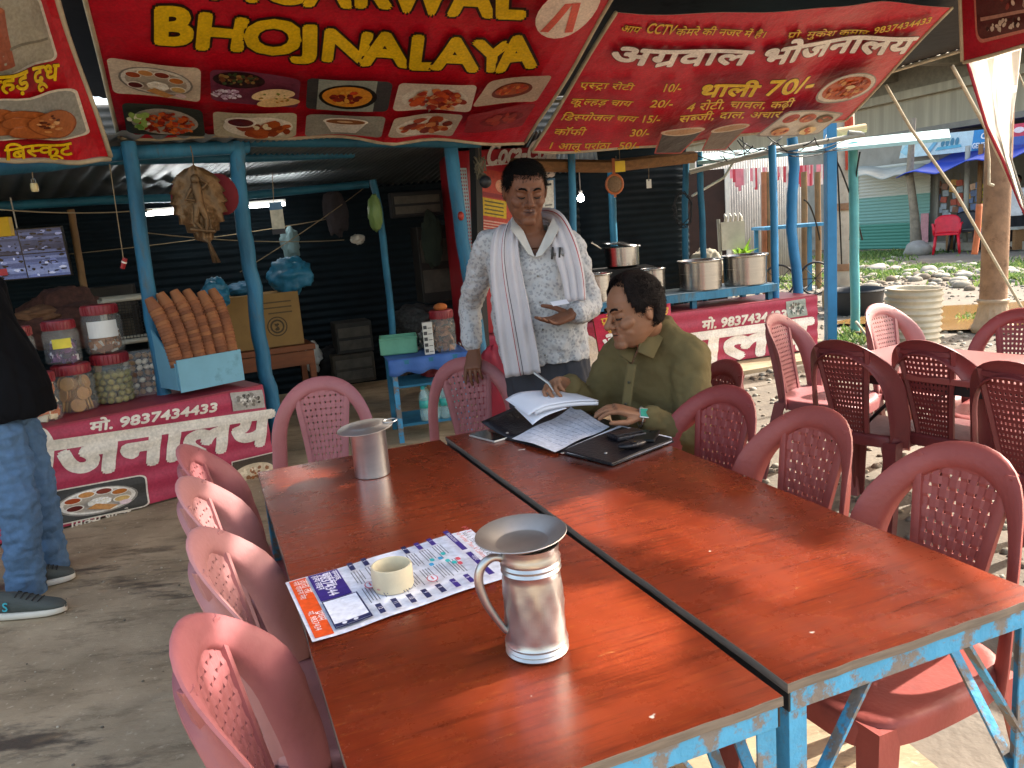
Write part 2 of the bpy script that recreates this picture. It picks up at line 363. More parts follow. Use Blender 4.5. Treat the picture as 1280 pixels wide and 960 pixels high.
# muddy puddle and grass strips
pud = MB(); pp_ = []
for k in range(40):
    a = 2*math.pi*k/40; r = 1+.16*math.sin(3*a+1)+.1*math.sin(7*a); pp_.append((5.75+1.9*r*math.cos(a)+.5*math.sin(a), 9.25+.9*r*math.sin(a), .012))
pud.add(pp_, [tuple(range(40))]); struct(pud.build('puddle', pm('muddy water', '#86693f', .12, var=.12, scale=1.5, spec=.6)))
def grass(name, polys, n, label, h=(.04, .12)):
    mb = MB(); rnd = random.Random(5)
    for _ in range(n):
        (x0, y0, x1, y1, w_) = polys[rnd.randrange(len(polys))]
        t = rnd.random(); x = x0+(x1-x0)*t + rnd.gauss(0, w_); y = y0+(y1-y0)*t + rnd.gauss(0, w_)
        if noise2(x, y, .6) < -.12: continue
        z = gh(x, y); hh = rnd.uniform(*h); a = rnd.uniform(0, 6.28); dx, dy = math.cos(a)*hh*.5, math.sin(a)*hh*.5; q = rnd.uniform(.012, .03); px, py = -math.sin(a)*q, math.cos(a)*q
        mb.add([(x-px, y-py, z-.01), (x+px, y+py, z-.01), (x+dx+px*.5, y+dy+py*.5, z+hh*.75), (x+dx*1.7, y+dy*1.7, z+hh)], [(0, 1, 2), (0, 2, 3)], rnd.randrange(2))
    o = mb.build(name, [pm('grass blades', '#557538', .7, var=.3, scale=3, transl=.35), pm('pale grass blades', '#7f9250', .7, var=.3, scale=3, transl=.35)], weld=False); tag(o, label, 'grass', kind='stuff'); return o
grit = MB(); rnd = random.Random(77)
for _ in range(700):
    x = rnd.uniform(-3.4, .9); y = rnd.uniform(.9, 5.); r = rnd.uniform(.002, .007); grit.ell((x, y, r*.4), (r, r*.8, r*.6), 5, 3, mi=rnd.randrange(2))
tag(grit.build('grit', [pm('grit grey', '#6f665a', .9), pm('grit pale', '#b3a794', .9)], smooth='all', weld=False), 'fine grit and crumbs scattered over the concrete floor', 'grit', kind='stuff')
G1 = (gz(1050, 398, 0), gz(1140, 375, 0)); G2 = (gz(1060, 345, 0), gz(1135, 318, 0)); G3 = (gz(1150, 365, 0), gz(1280, 352, 0))
def seg(px1, py1, px2, py2, w_): a, b = gz(px1, py1, 0), gz(px2, py2, 0); return (a.x, a.y, b.x, b.y, w_)
grass('grass', [seg(1045, 322, 1130, 316, .7), seg(985, 338, 1100, 325, .8), seg(1055, 340, 1180, 345, .35), seg(1130, 336, 1180, 333, .3), seg(1225, 336, 1290, 328, .5), seg(975, 350, 1015, 352, .5), seg(1225, 352, 1290, 345, .3)], 15000, 'patchy green grass along the stony verge before the shutter shop')
grass('grass', [seg(1052, 432, 1075, 412, .12), seg(1205, 402, 1225, 395, .1)], 500, 'small green weeds at the foot of the concrete pole', (.03, .1))
# pebbles strewn over the dirt: stuff;   river stones: things
mb = MB(); rnd = random.Random(3)
for _ in range(5200):
    Y = rnd.uniform(1.4, 17)**1.0; x = rnd.uniform(.9, 1.2) + rnd.random()*Y*.95
    if Y < 7.4 and x < 1.2-.1*Y+.3: continue
    r = rnd.uniform(.006, .022)*(1+Y*.09); z = gh(x, Y)
    mb.ell((x, Y, z+r*.2), (r, r*rnd.uniform(.6, 1), r*rnd.uniform(.4, .7)), 6, 4, mi=rnd.randrange(3))
for _ in range(380):
    q = gz(rnd.uniform(1000, 1300), rnd.gauss(341, 6) if rnd.random() < .75 else rnd.uniform(325, 362), 0); r = abs(rnd.gauss(.05, .035))+.02
    mb.ell((q.x, q.y, gh(q.x, q.y)+r*.25), (r, r*rnd.uniform(.6, 1), r*rnd.uniform(.4, .7)), 7, 5, mi=rnd.randrange(3))
tag(mb.build('pebbles', [pm('pebble grey', '#8b8578', .9, scale=20), pm('pebble pale', '#a59e90', .9, scale=20), pm('pebble brown', '#75695a', .9, scale=20)], smooth='all', weld=False), 'loose pebbles scattered over the dirt yard', 'pebbles', kind='stuff')
def rock(px, py, wpx, hpx, label, pale):
    p = gz(px, py, 0); k = p.y/FPX; rx, rz = wpx*k/2, hpx*k/2; ry = rx*.8; sd = random.random()*50
    m = MB(); V = []
    m.ell((0, 0, 0), (1, 1, 1), 16, 10)
    m.v = [tuple(Vector((v[0]*rx, v[1]*ry, v[2]*rz))*(1+.28*noise.noise(Vector(v)*1.3+Vector((sd, 0, 0))))) for v in m.v]
    o = m.build('stone', [pm('river stone pale', '#aca598', .88, var=.16, scale=5, bump=.4, bscale=18), pm('river stone grey', '#8f8b84', .9, var=.2, scale=5, bump=.4, bscale=18)][0 if pale else 1], smooth='all'); o.location = (p.x, p.y, gh(p.x, p.y)+rz*.55)
    o['label'] = label; o['category'] = 'stone'; o['group'] = 'river stones along the verge'
rock(1161, 343, 21, 16, 'biggest rounded white river stone, standing highest on the verge', True)
rock(1118, 337, 20, 9, 'wide pale stone on the grass left of the biggest white stone', True)
rock(1140, 341, 16, 9, 'flat pale stone touching the left foot of the biggest white stone', True)
rock(1095, 337, 26, 11, 'broad grey stone at the left end of the verge stones', False)
rock(1184, 338, 22, 10, 'grey stone directly right of the biggest white stone', False)
rock(1152, 346, 22, 6, 'low flat white stone in front of the biggest white stone', True)
rock(1181, 345, 14, 6, 'small white oval stone in front of the grey verge stone', True)
rock(1205, 345, 20, 10, 'pale stone just left of the rusty lamp post on the verge', True)
rock(1262, 340, 22, 9, 'white stone right of the lamp post, in the grass', True)
rock(1223+22, 345, 16, 7, 'small pale stone close to the right side of the lamp post', True)
rock(1275, 349, 16, 6, 'flat grey stone at the right edge of the picture', False)
rock(1200, 332, 24, 7, 'long grey stone behind the verge stones, below the bench', False)
rock(1100, 331, 14, 6, 'small pale stone behind the broad grey stone', True)
rock(1170, 331, 16, 6, 'small grey stone behind the biggest white stone', False)
rock(1000, 372, 18, 8, 'pale flat stone on the grass between the two rightmost blue poles', True)
rock(1012, 362, 16, 7, 'grey stone behind the crooked blue pole', False)
rock(1122, 347, 18, 5, 'thin white stone lying in front of the wide pale stone', True)
rock(1148, 318, 34, 22, 'grey boulder leaning on the pink end of the shutter', False)
# ================================================================== awning over the tables
TARP = pm('brown tarpaulin', '#1d130f', .75, var=.25, scale=2, bump=.3, bscale=14, dirt='#120b08', dscale=1.2)
AZ = 2.92
EDGE = [(-1.8, 8.2), (.2, 8.0), (3.05, 8.05), (3.4, 7.7), (3.92, 6.6), (3.36, 5.7), (3.5, 4.6), (3.35, 3.6), (3.02, 2.45), (2.95, 1.7), (1.6, 1.45), (.2, 1.6), (-.7, 1.7), (-1.0, 2.6), (-1.9, 3.5), (-3.4, 3.4), (-3.6, 6.0)]
def inpoly(x, y, P):
    r = False; j = len(P)-1
    for i in range(len(P)):
        if (P[i][1] > y) != (P[j][1] > y) and x < (P[j][0]-P[i][0])*(y-P[i][1])/(P[j][1]-P[i][1])+P[i][0]: r = not r
        j = i
    return r
def aw_z(x, y): return AZ - .03*math.sin(x*1.7)*math.sin(y*1.3) - .06*max(0, x-1.2) - .08*max(0, y-4.5)
# gaps cut so their light lands as wanted, filled with made-up light filters
def landed(x, y, z): k = (aw_z(x, y)-z)/SD.z; return x-SD.x*k, y-SD.y*k
T_PATCH = [[gz(*q, .72)[:2] for q in ((690, 640), (770, 612), (880, 640), (1010, 690), (1120, 700), (1010, 760), (880, 720), (800, 690), (720, 672))],
           [gz(*q, .72)[:2] for q in ((700, 735), (760, 722), (850, 790), (830, 830), (760, 850), (690, 800))]]
D_PATCH = [[gz(*q, .72)[:2] for q in P_] for P_ in (((1010, 690), (1060, 655), (1240, 725), (1180, 790), (1000, 840), (880, 770), (960, 740)), ((590, 800), (690, 850), (850, 842), (880, 880), (700, 940), (560, 900)))]
F_PATCH = [[gz(*q, 0)[:2] for q in ((20, 945), (60, 925), (110, 930), (115, 990), (10, 990))]]
C_PATCH = [[gz(*q, .75)[:2] for q in ((222, 600), (300, 590), (320, 640), (300, 720), (262, 730), (228, 660))],
           [gz(*q, .75)[:2] for q in ((205, 830), (250, 770), (290, 790), (268, 880), (235, 900))]]
aw = MB(); filt = MB(); filt2 = MB(); ST = .035
x0, x1, y0, y1 = -3.7, 4.1, -1.4, 8.3; nx, ny = int((x1-x0)/ST), int((y1-y0)/ST)
sk = set(); out = set(); sk2 = set()
for j in range(ny):
    for i in range(nx):
        x, y = x0+(i+.5)*ST, y0+(j+.5)*ST; q = noise2(x, y, 4, 3)*.035; r = noise2(x+9, y, 4, 3)*.035
        if not inpoly(x, y, EDGE): out.add((i, j)); continue
        a = landed(x+q, y+r, .72)
        if any(inpoly(*a, p) for p in T_PATCH): sk.add((i, j)); continue
        if any(inpoly(*a, p) for p in D_PATCH): sk2.add((i, j)); continue
        if any(inpoly(*landed(x+q, y+r, 0), p) for p in F_PATCH) or any(inpoly(*landed(x+q, y+r, .75), p) for p in C_PATCH): sk.add((i, j))
def awf(s, t): x, y = x0+s*nx*ST, y0+t*ny*ST; return (x, y, aw_z(x, y))
aw.grid(nx, ny, awf, skip=lambda i, j: (i, j) in sk or (i, j) in out or (i, j) in sk2)
filt.grid(nx, ny, awf, skip=lambda i, j: (i, j) not in sk)
awo = aw.build('awning', TARP, smooth='all', solid=.004); tag(awo, 'dark brown tarpaulin awning stretched over the tables', 'awning')
filt.build('added_sun_filter', pm('thin added sun filter', '#6b4030', .8, alpha=.12), awo, weld=True)  # added unseen panel, weakens the sun that falls through the openings
filt2.grid(nx, ny, awf, skip=lambda i, j: (i, j) not in sk2); filt2.build('added_sun_filter', pm('dense added sun filter', '#4b2c20', .8, alpha=.66), awo)  # added unseen panel, dims the sun where the tables should be half lit
hem = MB(); hp = [Vector((x, y, aw_z(x, y)-.01)) for x, y in EDGE[1:14]]; hem.tube(hp, .018, 6); hem.build('hem', pm('pale rope', '#b9ad96', .9, var=.2, scale=20), awo, smooth='all')
# ================================================================== plywood tables
BLUE = pm('chipped blue paint', '#4593bd', .6, var=.25, scale=5, bump=.4, bscale=50, dirt='#77706a', dscale=16, damt=.78, dsoft=.035)
PLYE = pm('raw plywood edge', '#6f6459', .85, var=.3, scale=12, stretch=(1, 1, 14))
def ply_mat():
    m = bpy.data.materials.new('varnished red plywood'); m.use_nodes = True; t = m.node_tree; L = t.links.new; N = t.nodes.new; b = t.nodes['Principled BSDF']; tc = N('ShaderNodeTexCoord')
    def nz(s, d=8, r=.6, st=(1, 1, 1), rot=0):
        mp = N('ShaderNodeMapping'); mp.inputs['Scale'].default_value = st; mp.inputs['Rotation'].default_value = (0, 0, rot); L(tc.outputs['Object'], mp.inputs[0]); oi = N('ShaderNodeObjectInfo'); va = N('ShaderNodeVectorMath'); va.operation = 'ADD'; L(mp.outputs[0], va.inputs[0])
        cb = N('ShaderNodeCombineXYZ'); mm = N('ShaderNodeMath'); mm.operation = 'MULTIPLY'; mm.inputs[1].default_value = 37; L(oi.outputs['Random'], mm.inputs[0]); L(mm.outputs[0], cb.inputs[2]); L(cb.outputs[0], va.inputs[1])
        n = N('ShaderNodeTexNoise'); n.inputs['Scale'].default_value = s; n.inputs['Detail'].default_value = d; n.inputs['Roughness'].default_value = r; L(va.outputs[0], n.inputs[0]); return n.outputs['Fac']
    def mr(v, a, c, lo=0, hi=1):
        q = N('ShaderNodeMapRange'); q.inputs['From Min'].default_value = a; q.inputs['From Max'].default_value = c; q.inputs['To Min'].default_value = lo; q.inputs['To Max'].default_value = hi; L(v, q.inputs['Value']); return q.outputs[0]
    def mix(f, A, B):
        q = N('ShaderNodeMix'); q.data_type = 'RGBA'; L(f, q.inputs['Factor'])
        for k, c in (('A', A), ('B', B)):
            if isinstance(c, tuple): q.inputs[k].default_value = (*c, 1)
            else: L(c, q.inputs[k])
        return q.outputs['Result']
    base = mix(mr(nz(2.2, 9, .6, (1, .35, 1)), .34, .66), rgb('#601f0f'), rgb('#8f3a1e'))
    base = mix(mr(nz(8, 9, .74, (.35, 7, 1)), .5, .72, 0, .75), base, rgb('#40150c'))
    base = mix(mr(nz(30, 6, .7, (.6, 5, 1)), .56, .72, 0, .42), base, rgb('#a85b2a'))
    base = mix(mr(nz(1.7, 10, .7), .52, .78, 0, .5), base, rgb('#2e110c'))
    base = mix(mr(nz(7, 6, .8, (1, 9, 1), .9), .66, .7, 0, .6), base, rgb('#c08a52'))
    base = mix(mr(nz(24, 2, .5), .775, .79), base, rgb('#cdc0b0'))
    vo = N('ShaderNodeTexVoronoi'); vo.inputs['Scale'].default_value = 4.2; L(tc.outputs['Object'], vo.inputs[0]); sx_ = N('ShaderNodeSeparateXYZ'); L(vo.outputs['Color'], sx_.inputs[0])
    pp1 = N('ShaderNodeMath'); pp1.operation = 'COMPARE'; L(vo.outputs['Distance'], pp1.inputs[0]); pp1.inputs[1].default_value = .19; pp1.inputs[2].default_value = .011; pp2 = N('ShaderNodeMath'); pp2.operation = 'GREATER_THAN'; L(sx_.outputs['X'], pp2.inputs[0]); pp2.inputs[1].default_value = .72
    pp3 = N('ShaderNodeMath'); pp3.operation = 'MULTIPLY'; L(pp1.outputs[0], pp3.inputs[0]); L(pp2.outputs[0], pp3.inputs[1]); pp4 = N('ShaderNodeMath'); pp4.operation = 'MULTIPLY'; L(pp3.outputs[0], pp4.inputs[0]); L(mr(nz(9, 5, .6), .4, .62, 0, .4), pp4.inputs[1])
    base = mix(pp4.outputs[0], base, rgb('#2c120c'))
    L(base, b.inputs['Base Color']); L(mr(nz(5, 9, .7), .3, .7, .14, .4), b.inputs['Roughness']); b.inputs['Specular IOR Level'].default_value = .5
    b.inputs['Coat Weight'].default_value = .3; b.inputs['Coat Roughness'].default_value = .2
    bp = N('ShaderNodeBump'); bp.inputs['Strength'].default_value = .12; bp.inputs['Distance'].default_value = .004; L(nz(26, 8, .7, (.8, 5, 1)), bp.inputs['Height']); L(bp.outputs[0], b.inputs['Normal'])
    return m
PLY = ply_mat(); GRIME = pm('grimy black steel', '#1c1b1c', .6, var=.4, scale=12, dirt='#2f4d5c', dscale=12, damt=.4)
TA = math.atan2(.357, .934); DS = Vector((math.cos(TA), math.sin(TA), 0)); DL = Vector((-math.sin(TA), math.cos(TA), 0)); TZ = .72
def wavy_rect(w_, l_, z, n=18, a=.0015):
    P = []
    for (ax, ay), (bx, by) in (((-1, -1), (1, -1)), ((1, -1), (1, 1)), ((1, 1), (-1, 1)), ((-1, 1), (-1, -1))):
        for k in range(n): t = k/n; P.append(((ax+(bx-ax)*t)*w_/2+random.uniform(-a, a), (ay+(by-ay)*t)*l_/2+random.uniform(-a, a), z))
    return P
def make_table(label, fl, wd, ln, top=PLY, paint=BLUE, group='plywood tables pushed together'):
    fl = Vector((*fl, 0)); c = fl + DS*wd/2 - DL*ln/2; t = thing('table', label, 'table', (c.x, c.y, 0), TA, group)
    ring = wavy_rect(wd, ln, 0); mb = MB(); n = len(ring)
    mb.loft([[(x, y, TZ-.016) for x, y, _ in ring], [(x, y, TZ-.0012) for x, y, _ in ring], [(x*.998, y*.9994, TZ) for x, y, _ in ring]], cap=False)
    mb.m = [1]*len(mb.m); o2 = 2*n; mb.add([], [], 0); mb.f.append(list(range(o2, o2+n))); mb.m.append(0); mb.c.append(None); mb.f.append(list(range(n))[::-1]); mb.m.append(1); mb.c.append(None)
    mb.build('tabletop', [top, PLYE], t)
    fr = MB(); w2, l2 = wd/2-.004, ln/2-.004; zt = TZ-.0165; H_ = .036; K = .004
    for sx in (-1, 1):
        fr.box((sx*(w2-K/2), 0, zt-H_/2), (K, 2*l2, H_), mi=1); fr.box((sx*(w2-K-.0145), 0, zt-K/2), (.029, 2*l2-.07, K), mi=1)
    for sy in (-1, 1):
        fr.box((0, sy*(l2-K/2), zt-H_/2), (2*w2-2*K-.0004, K, H_)); fr.box((0, sy*(l2-K-.0145), zt-K/2), (2*w2-2*K-.0004, .029, K))
    fr.build('frame', [paint, GRIME], t, bevel=.001)
    for sx in (-1, 1):
        for sy in (-1, 1):
            lg = MB(); x, y = sx*(w2-K-.0006), sy*(l2-K-.0006); z1 = zt-K-.0006
            lg.box((x-sx*K/2, y-sy*.0175, z1/2), (K, .035, z1)); lg.box((x-sx*(.0175+K/2), y-sy*K/2, z1/2), (.031, K, z1)); lg.build('leg', paint, t, bevel=.0008)
            br = MB(); br.bar((x-sx*.17, y-sy*.009, zt-.03), (x-sx*.012, y-sy*.009, zt-.27), .006, .022, (0, 1, 0)); br.bar((x-sx*.011, y-sy*.26, zt-.03), (x-sx*.011, y-sy*.02, zt-.35), .006, .022, (1, 0, 0))
            br.build('brace', paint, t)
    return t
make_table('left red plywood table, carrying the flyer, the jug and the canister', (-.864, 2.524), .632, 1.80)
make_table('right red plywood table, where the seated man writes', (-.259, 2.785), .575, 1.806)
# second group's table in the sun on the right
DARKP = pm('dark laminate', '#8a4a44', .35, var=.2, scale=3, dirt='#5b2c28', dscale=2, coat=.2)
t2c = Vector((2.07, 3.06, 0))
def table2():
    t = thing('table', 'dull red table standing out in the sun, chairs drawn up on both sides', 'table', t2c, R(-60)); w2, l2 = .78, .31
    mb = MB(); mb.box((0, 0, .707), (2*w2, 2*l2, .026)); mb.build('tabletop', DARKP, t, bevel=.003)
    fr = MB(); bl = pm('black steel', '#18181a', .5, var=.3)
    for sy in (-1, 1): fr.box((0, sy*(l2-.03), .672), (2*w2-.06, .02, .04))
    for sx in (-1, 1): fr.box((sx*(w2-.04), 0, .672), (.02, 2*l2-.084, .04))
    fr.build('frame', bl, t)
    for sx in (-1, 1):
        for sy in (-1, 1): lg = MB(); lg.tube([(sx*(w2-.06), sy*(l2-.05), .65), (sx*(w2-.03), sy*(l2-.04), -.02)], .014, 8); lg.tube([(sx*(w2-.07), sy*(l2-.06), .3), (sx*(w2-.4), sy*(l2-.06), .65)], .008, 6); lg.build('leg', bl, t, smooth='all')
table2()
# ================================================================== moulded plastic chairs
def plastic(name, col, dirt='#5a2f2b', damt=.66, rough=.5): return pm(name, col, rough, var=.1, scale=4, dirt=dirt, dscale=5, damt=damt, dsoft=.16, bump=.14, bscale=70)
PINK = plastic('faded pink plastic', '#9c5d5e', '#7d4743', .5); PINKL = plastic('sun bleached pink plastic', '#aa7674', '#8a5a50', .45); MAROON = plastic('maroon plastic', '#8a3a37', '#4a2422', .42); ROSE = plastic('dusty rose plastic', '#994a42', '#5c3431', .44); SHADED = plastic('shade-toned maroon plastic', '#6e2e2e', '#38201e', .48)  # darkest tone puts the shade on the turned backs into the plastic's colour
def back_y(x, z): k = (z-.42)/.46; return -.195 - .105*k - .012*k*k + .084*abs(x/.2)**3*(.4+.6*min(1, max(0, k)+.3))
def make_chair(style):
    t = thing('chair', 'x', 'chair', (0, 0, 0), 0, 'red plastic chairs')
    # arched frame
    ctr = []
    for k in range(13): q = k/12; ctr.append((-.192-.006*math.sin(q*math.pi), .40+.20*q))
    for k in range(1, 25):
        a = math.pi-math.pi*k/24; c, s = math.cos(a), math.sin(a); e = 2/2.15
        ctr.append((.192*math.copysign(abs(c)**e, c), .60+.246*abs(s)**e))
    for k in range(1, 13): q = 1-k/12; ctr.append((.192+.006*math.sin(q*math.pi), .40+.20*q))
    rings = []; N_ = len(ctr)
    for i, (x, z) in enumerate(ctr):
        a, b = ctr[max(0, i-1)], ctr[min(N_-1, i+1)]; tx, tz = b[0]-a[0], b[1]-a[1]; l = math.hypot(tx, tz); nx_, nz_ = tz/l, -tx/l     # inward is +n
        top = max(0, min(1, (z-.6)/.2)); hw = .0265+.0045*top; ring = []
        for (p, d) in ((-1, -.006), (-.96, .007), (-.7, .014), (-.2, .0165), (.3, .0145), (.8, .009), (1, .002), (.97, -.004), (.55, .002), (0, .004), (-.5, .002), (-.78, -.012), (-.8, -.024), (-.96, -.026)):
            X, Z = x-nx_*(-p)*hw*-1, z-nz_*(-p)*hw*-1
            ring.append((X, back_y(X, Z)+d, Z))
        rings.append(ring)
    mb = MB(); mb.loft(rings); mb.build('back_frame', PINK, t, smooth=True, ang=50)
    # perforated splat
    def half(z): q = (z-.43)/(.82-.43); return .076+.045*q**1.3
    mb = MB()
    if style == 'weave':
        nc, nr = 9, 15; us = []; vs = []
        hu, hv = .30, .26
        for i in range(nc): us += [i, i+1-hu]
        us.append(nc-hu)
        us = [0]+[x for i in range(nc) for x in ((i+.0001)/nc, (i+1-hu)/nc)][1:]+[1]
    gx = []; nc, nr = (9, 14) if style == 'weave' else (11, 17)
    hole = .30 if style == 'weave' else .42
    for i in range(nc): gx += [i/(nc-hole), min(1, (i+1-hole)/(nc-hole))]
    gv = []
    for j in range(nr): gv += [j/(nr-hole), min(1, (j+1-hole)/(nr-hole))]
    z0, z1 = .445, .815; V = []; F = []
    for j, v in enumerate(gv):
        z = z0+(z1-z0)*v
        for i, u in enumerate(gx):
            hw = half(z)-.016; x = hw*(2*u-1); d = 0
            if style == 'weave': d = .0013*(1 if ((i//2)+(j//2)) % 2 else -1)
            V.append((x, back_y(x, z)+.004+d, z))
    n_ = len(gx)
    for j in range(len(gv)-1):
        for i in range(n_-1):
            if i % 2 == 1 and j % 2 == 1: continue
            a = j*n_+i; F.append((a, a+1, a+n_+1, a+n_))
    mb.add(V, F)
    mb.build('splat', PINK, t, smooth=False, solid=.004, soff=0)
    ed = MB()
    for sx in (-1, 1):
        pts = []; rings = []
        for k in range(14):
            z = .40+(.835-.40)*k/13; x = sx*(half(max(.43, min(.82, z)))-.008); w_ = .0115
            ring = [(x-w_, back_y(x, z)-.003, z), (x-w_, back_y(x, z)+.010, z), (x, back_y(x, z)+.013, z), (x+w_, back_y(x, z)+.010, z), (x+w_, back_y(x, z)-.003, z), (x, back_y(x, z)-.012, z)]
            rings.append(ring)
        ed.loft(rings)
    rings = []
    for k in range(9):
        x = -.07+.14*k/8; z = .432; rings.append([(x, back_y(x, z)+.012, z-.018), (x, back_y(x, z)+.012, z+.016), (x, back_y(x, z)-.004, z+.016), (x, back_y(x, z)-.004, z-.018)])
    ed.loft(rings)
    rings = []
    for k in range(9):
        x = -.122+.244*k/8; z = .822; rings.append([(x, back_y(x, z)+.010, z-.012), (x, back_y(x, z)+.010, z+.006), (x, back_y(x, z)-.004, z+.006), (x, back_y(x, z)-.004, z-.012)])
    ed.loft(rings)
    ed.build('splat_rim', PINK, t, smooth=True, ang=50)
    # seat
    def outline(k, n=44):
        a = 2*math.pi*k/n; c, s = math.cos(a), math.sin(a); e = 2/4.2
        x = .215*math.copysign(abs(c)**e, c); y = .215*math.copysign(abs(s)**e, s)
        return x*(1-.08*(.5-y/.43)), y
    mb = MB(); n = 44; rings = []
    for r, z in ((.04, .436), (.25, .4365), (.5, .438), (.75, .4415), (.9, .446), (.97, .4465), (1.0, .441), (1.015, .430), (1.02, .395), (.99, .393), (.96, .43), (.5, .431), (.04, .431)):
        ring = []
        for k in range(n):
            x, y = outline(k); fr = max(0, (y*r)-.13)/.085; zz = z - .020*fr**2 + .012*max(0, -y*r-.1)/.1; ring.append((x*r, y*r, zz))
        rings.append(ring)
    mb.loft(rings); mb.build('seat', PINK, t, smooth=True, ang=55)
    # legs: L-section, tapered
    for sx in (-1, 1):
        for sy in (-1, 1):
            top = Vector((sx*.186, sy*.188, .43)); bot = Vector((sx*.212, sy*(.232 if sy > 0 else .268), -.0)); rings = []
            for k in range(8):
                q = k/7; p = top.lerp(bot, q); w_ = .062-.024*q; d = .012; bulge = .004*math.sin(q*math.pi)
                L_ = [(0, 0), (-w_*.92, .001), (-w_, -.006), (-w_*.94, -d), (-d-.006, -d-.002), (-d-.002, -d-.006), (-d, -w_*.94), (-.006, -w_), (.001, -w_*.92)]
                rings.append([(p.x+sx*(a+.014+bulge), p.y+sy*(b+.014+bulge), p.z) for a, b in L_])
            mb = MB(); mb.loft(rings); mb.build('leg', PINK, t, smooth=True, ang=45)
    return t
PROTO = {'weave': make_chair('weave'), 'grid': make_chair('grid')}; USED = set()
def chair(px, py, face, label, mat, style='weave', zb=.878, dx=0, dy=0):
    """chair whose back top sits at the photo's point; face = heading of the sitter in degrees from +X"""
    p = gz(px, py, zb); a = R(face-90); off = Matrix.Rotation(a, 3, 'Z') @ Vector((0, -.305, 0))
    loc = (p.x-off.x+dx, p.y-off.y+dy, 0); pr = PROTO[style]
    if style in USED: c = dup(pr, loc, a, label, {PINK: mat})
    else:
        USED.add(style); c = pr; c.location = loc; c.rotation_euler[2] = a; c['label'] = label
        for ch in c.children:
            for sl in ch.material_slots: sl.link = 'OBJECT'; sl.material = mat
    return c
TD = math.degrees(TA)
def allch():
    chair(252, 782, TD-9, 'pink chair nearest the camera on the left side of the table', PINK, dx=-.035)
    chair(262, 664, TD-9, 'bleached pink chair beside the flyer, second from the camera on the left', PINKL, dx=-.035)
    chair(243, 597, TD-9, 'pink chair third from the camera on the left side, muddy along its rim', PINKL, dx=-.035)
    chair(238, 556, TD-9, 'farthest pink chair on the left side, before the counter banner', PINK, dx=-.03)
    chair(400, 470, 270+TD-13, 'empty pink chair at the table end behind the lidded canister', PINK)
    chair(578, 446, 270+TD-4, 'pink chair at the table end under the standing man\'s hand', PINK)
    chair(1215, 553, 180+TD+2, 'rose chair nearest the camera on the right, its sunlit seat showing under the table', ROSE)
    chair(1027, 508, 180+TD+3, 'rose woven chair second from the camera on the right side', ROSE)
    chair(912, 481, 180+TD+10, 'maroon chair right beside the seated man\'s elbow', MAROON)
    chair(912, 449, 180+TD-4, 'maroon chair the man in the olive shirt is sitting on', MAROON)
    chair(966, 391, -46, 'sunlit pink chair in front of the right counter banner', PINK, 'grid')
    chair(1096, 379, -62, 'pale pink chair before the ribbed drum, facing the camera', PINKL, 'grid')
    chair(1047, 424, 36, 'shade-toned maroon chair at the sunny table, back turned, leftmost of three', SHADED, 'grid')
    chair(1152, 424, 31, 'shade-toned maroon chair at the sunny table, back turned, middle of three', SHADED, 'grid')
    chair(1262, 450, 28, 'shade-toned maroon chair at the sunny table, back turned, nearest of three', SHADED, 'grid')
    chair(1283, 384, 226, 'red chair at the right edge by the foot of the lamp post', MAROON, 'grid')
allch()
# ================================================================== the eatery
RED = '#c4152b'; BRED = '#a83550'
POSTB = pm('weathered blue paint', '#2f7498', .6, var=.4, scale=4, stretch=(1, 1, .3), bump=.6, bscale=30, dirt='#56656a', dscale=9, damt=.62, dsoft=.08)
POSTD = pm('dull blue paint', '#256a88', .6, var=.3, scale=4, bump=.3, bscale=30, dirt='#2b3f49', dscale=6, damt=.45, dsoft=.1)
BRIGHTB = pm('bright blue paint', '#2f80b4', .5, var=.15, scale=4, dirt='#3f6f8a', dscale=7, damt=.35)
GALV = pm('galvanised sheet', '#8f979b', .42, metal=.75, var=.25, scale=2.5, dirt='#5b5148', dscale=3, damt=.45)
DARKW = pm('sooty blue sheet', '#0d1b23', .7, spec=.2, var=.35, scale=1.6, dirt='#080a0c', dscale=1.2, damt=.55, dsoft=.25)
WOOD = pm('old timber', '#7d5a38', .8, var=.3, scale=6, stretch=(1, 8, 8), bump=.3)
STEEL = pm('brushed steel', '#b9b6b2', .24, metal=1., var=.12, scale=8, stretch=(.3, .3, 12), bump=.02, bscale=200)
def cam_uv(S, px, py, uv=(0., 0.)):
    """(u, v) of the surface point seen at a photo pixel"""
    def pr(u, v):
        d = S(u, v, 0) - Vector((0, 0, CH)); k = d.dot(_f); return (640+FPX*d.dot(CX)/k, 480-FPX*d.dot(CU)/k)
    u, v = uv; e = 1e-4
    for _ in range(40):
        a = pr(u, v); b = pr(u+e, v); c = pr(u, v+e)
        j = ((b[0]-a[0])/e, (c[0]-a[0])/e, (b[1]-a[1])/e, (c[1]-a[1])/e); D = j[0]*j[3]-j[1]*j[2]
        rx, ry = px-a[0], py-a[1]; u += (rx*j[3]-ry*j[1])/D*.8; v += (ry*j[0]-rx*j[2])/D*.8
    return (u, v)
def U(P, px, py): return cam_uv(P.S0, px, py, P.mid)
def mkprint(S, W, Hh, cell=0., step=.001): P = Print(S, step, cell); P.S0 = lambda u, v, h=0.: S(u, v, 0.); P.mid = (W/2, Hh/2); return P
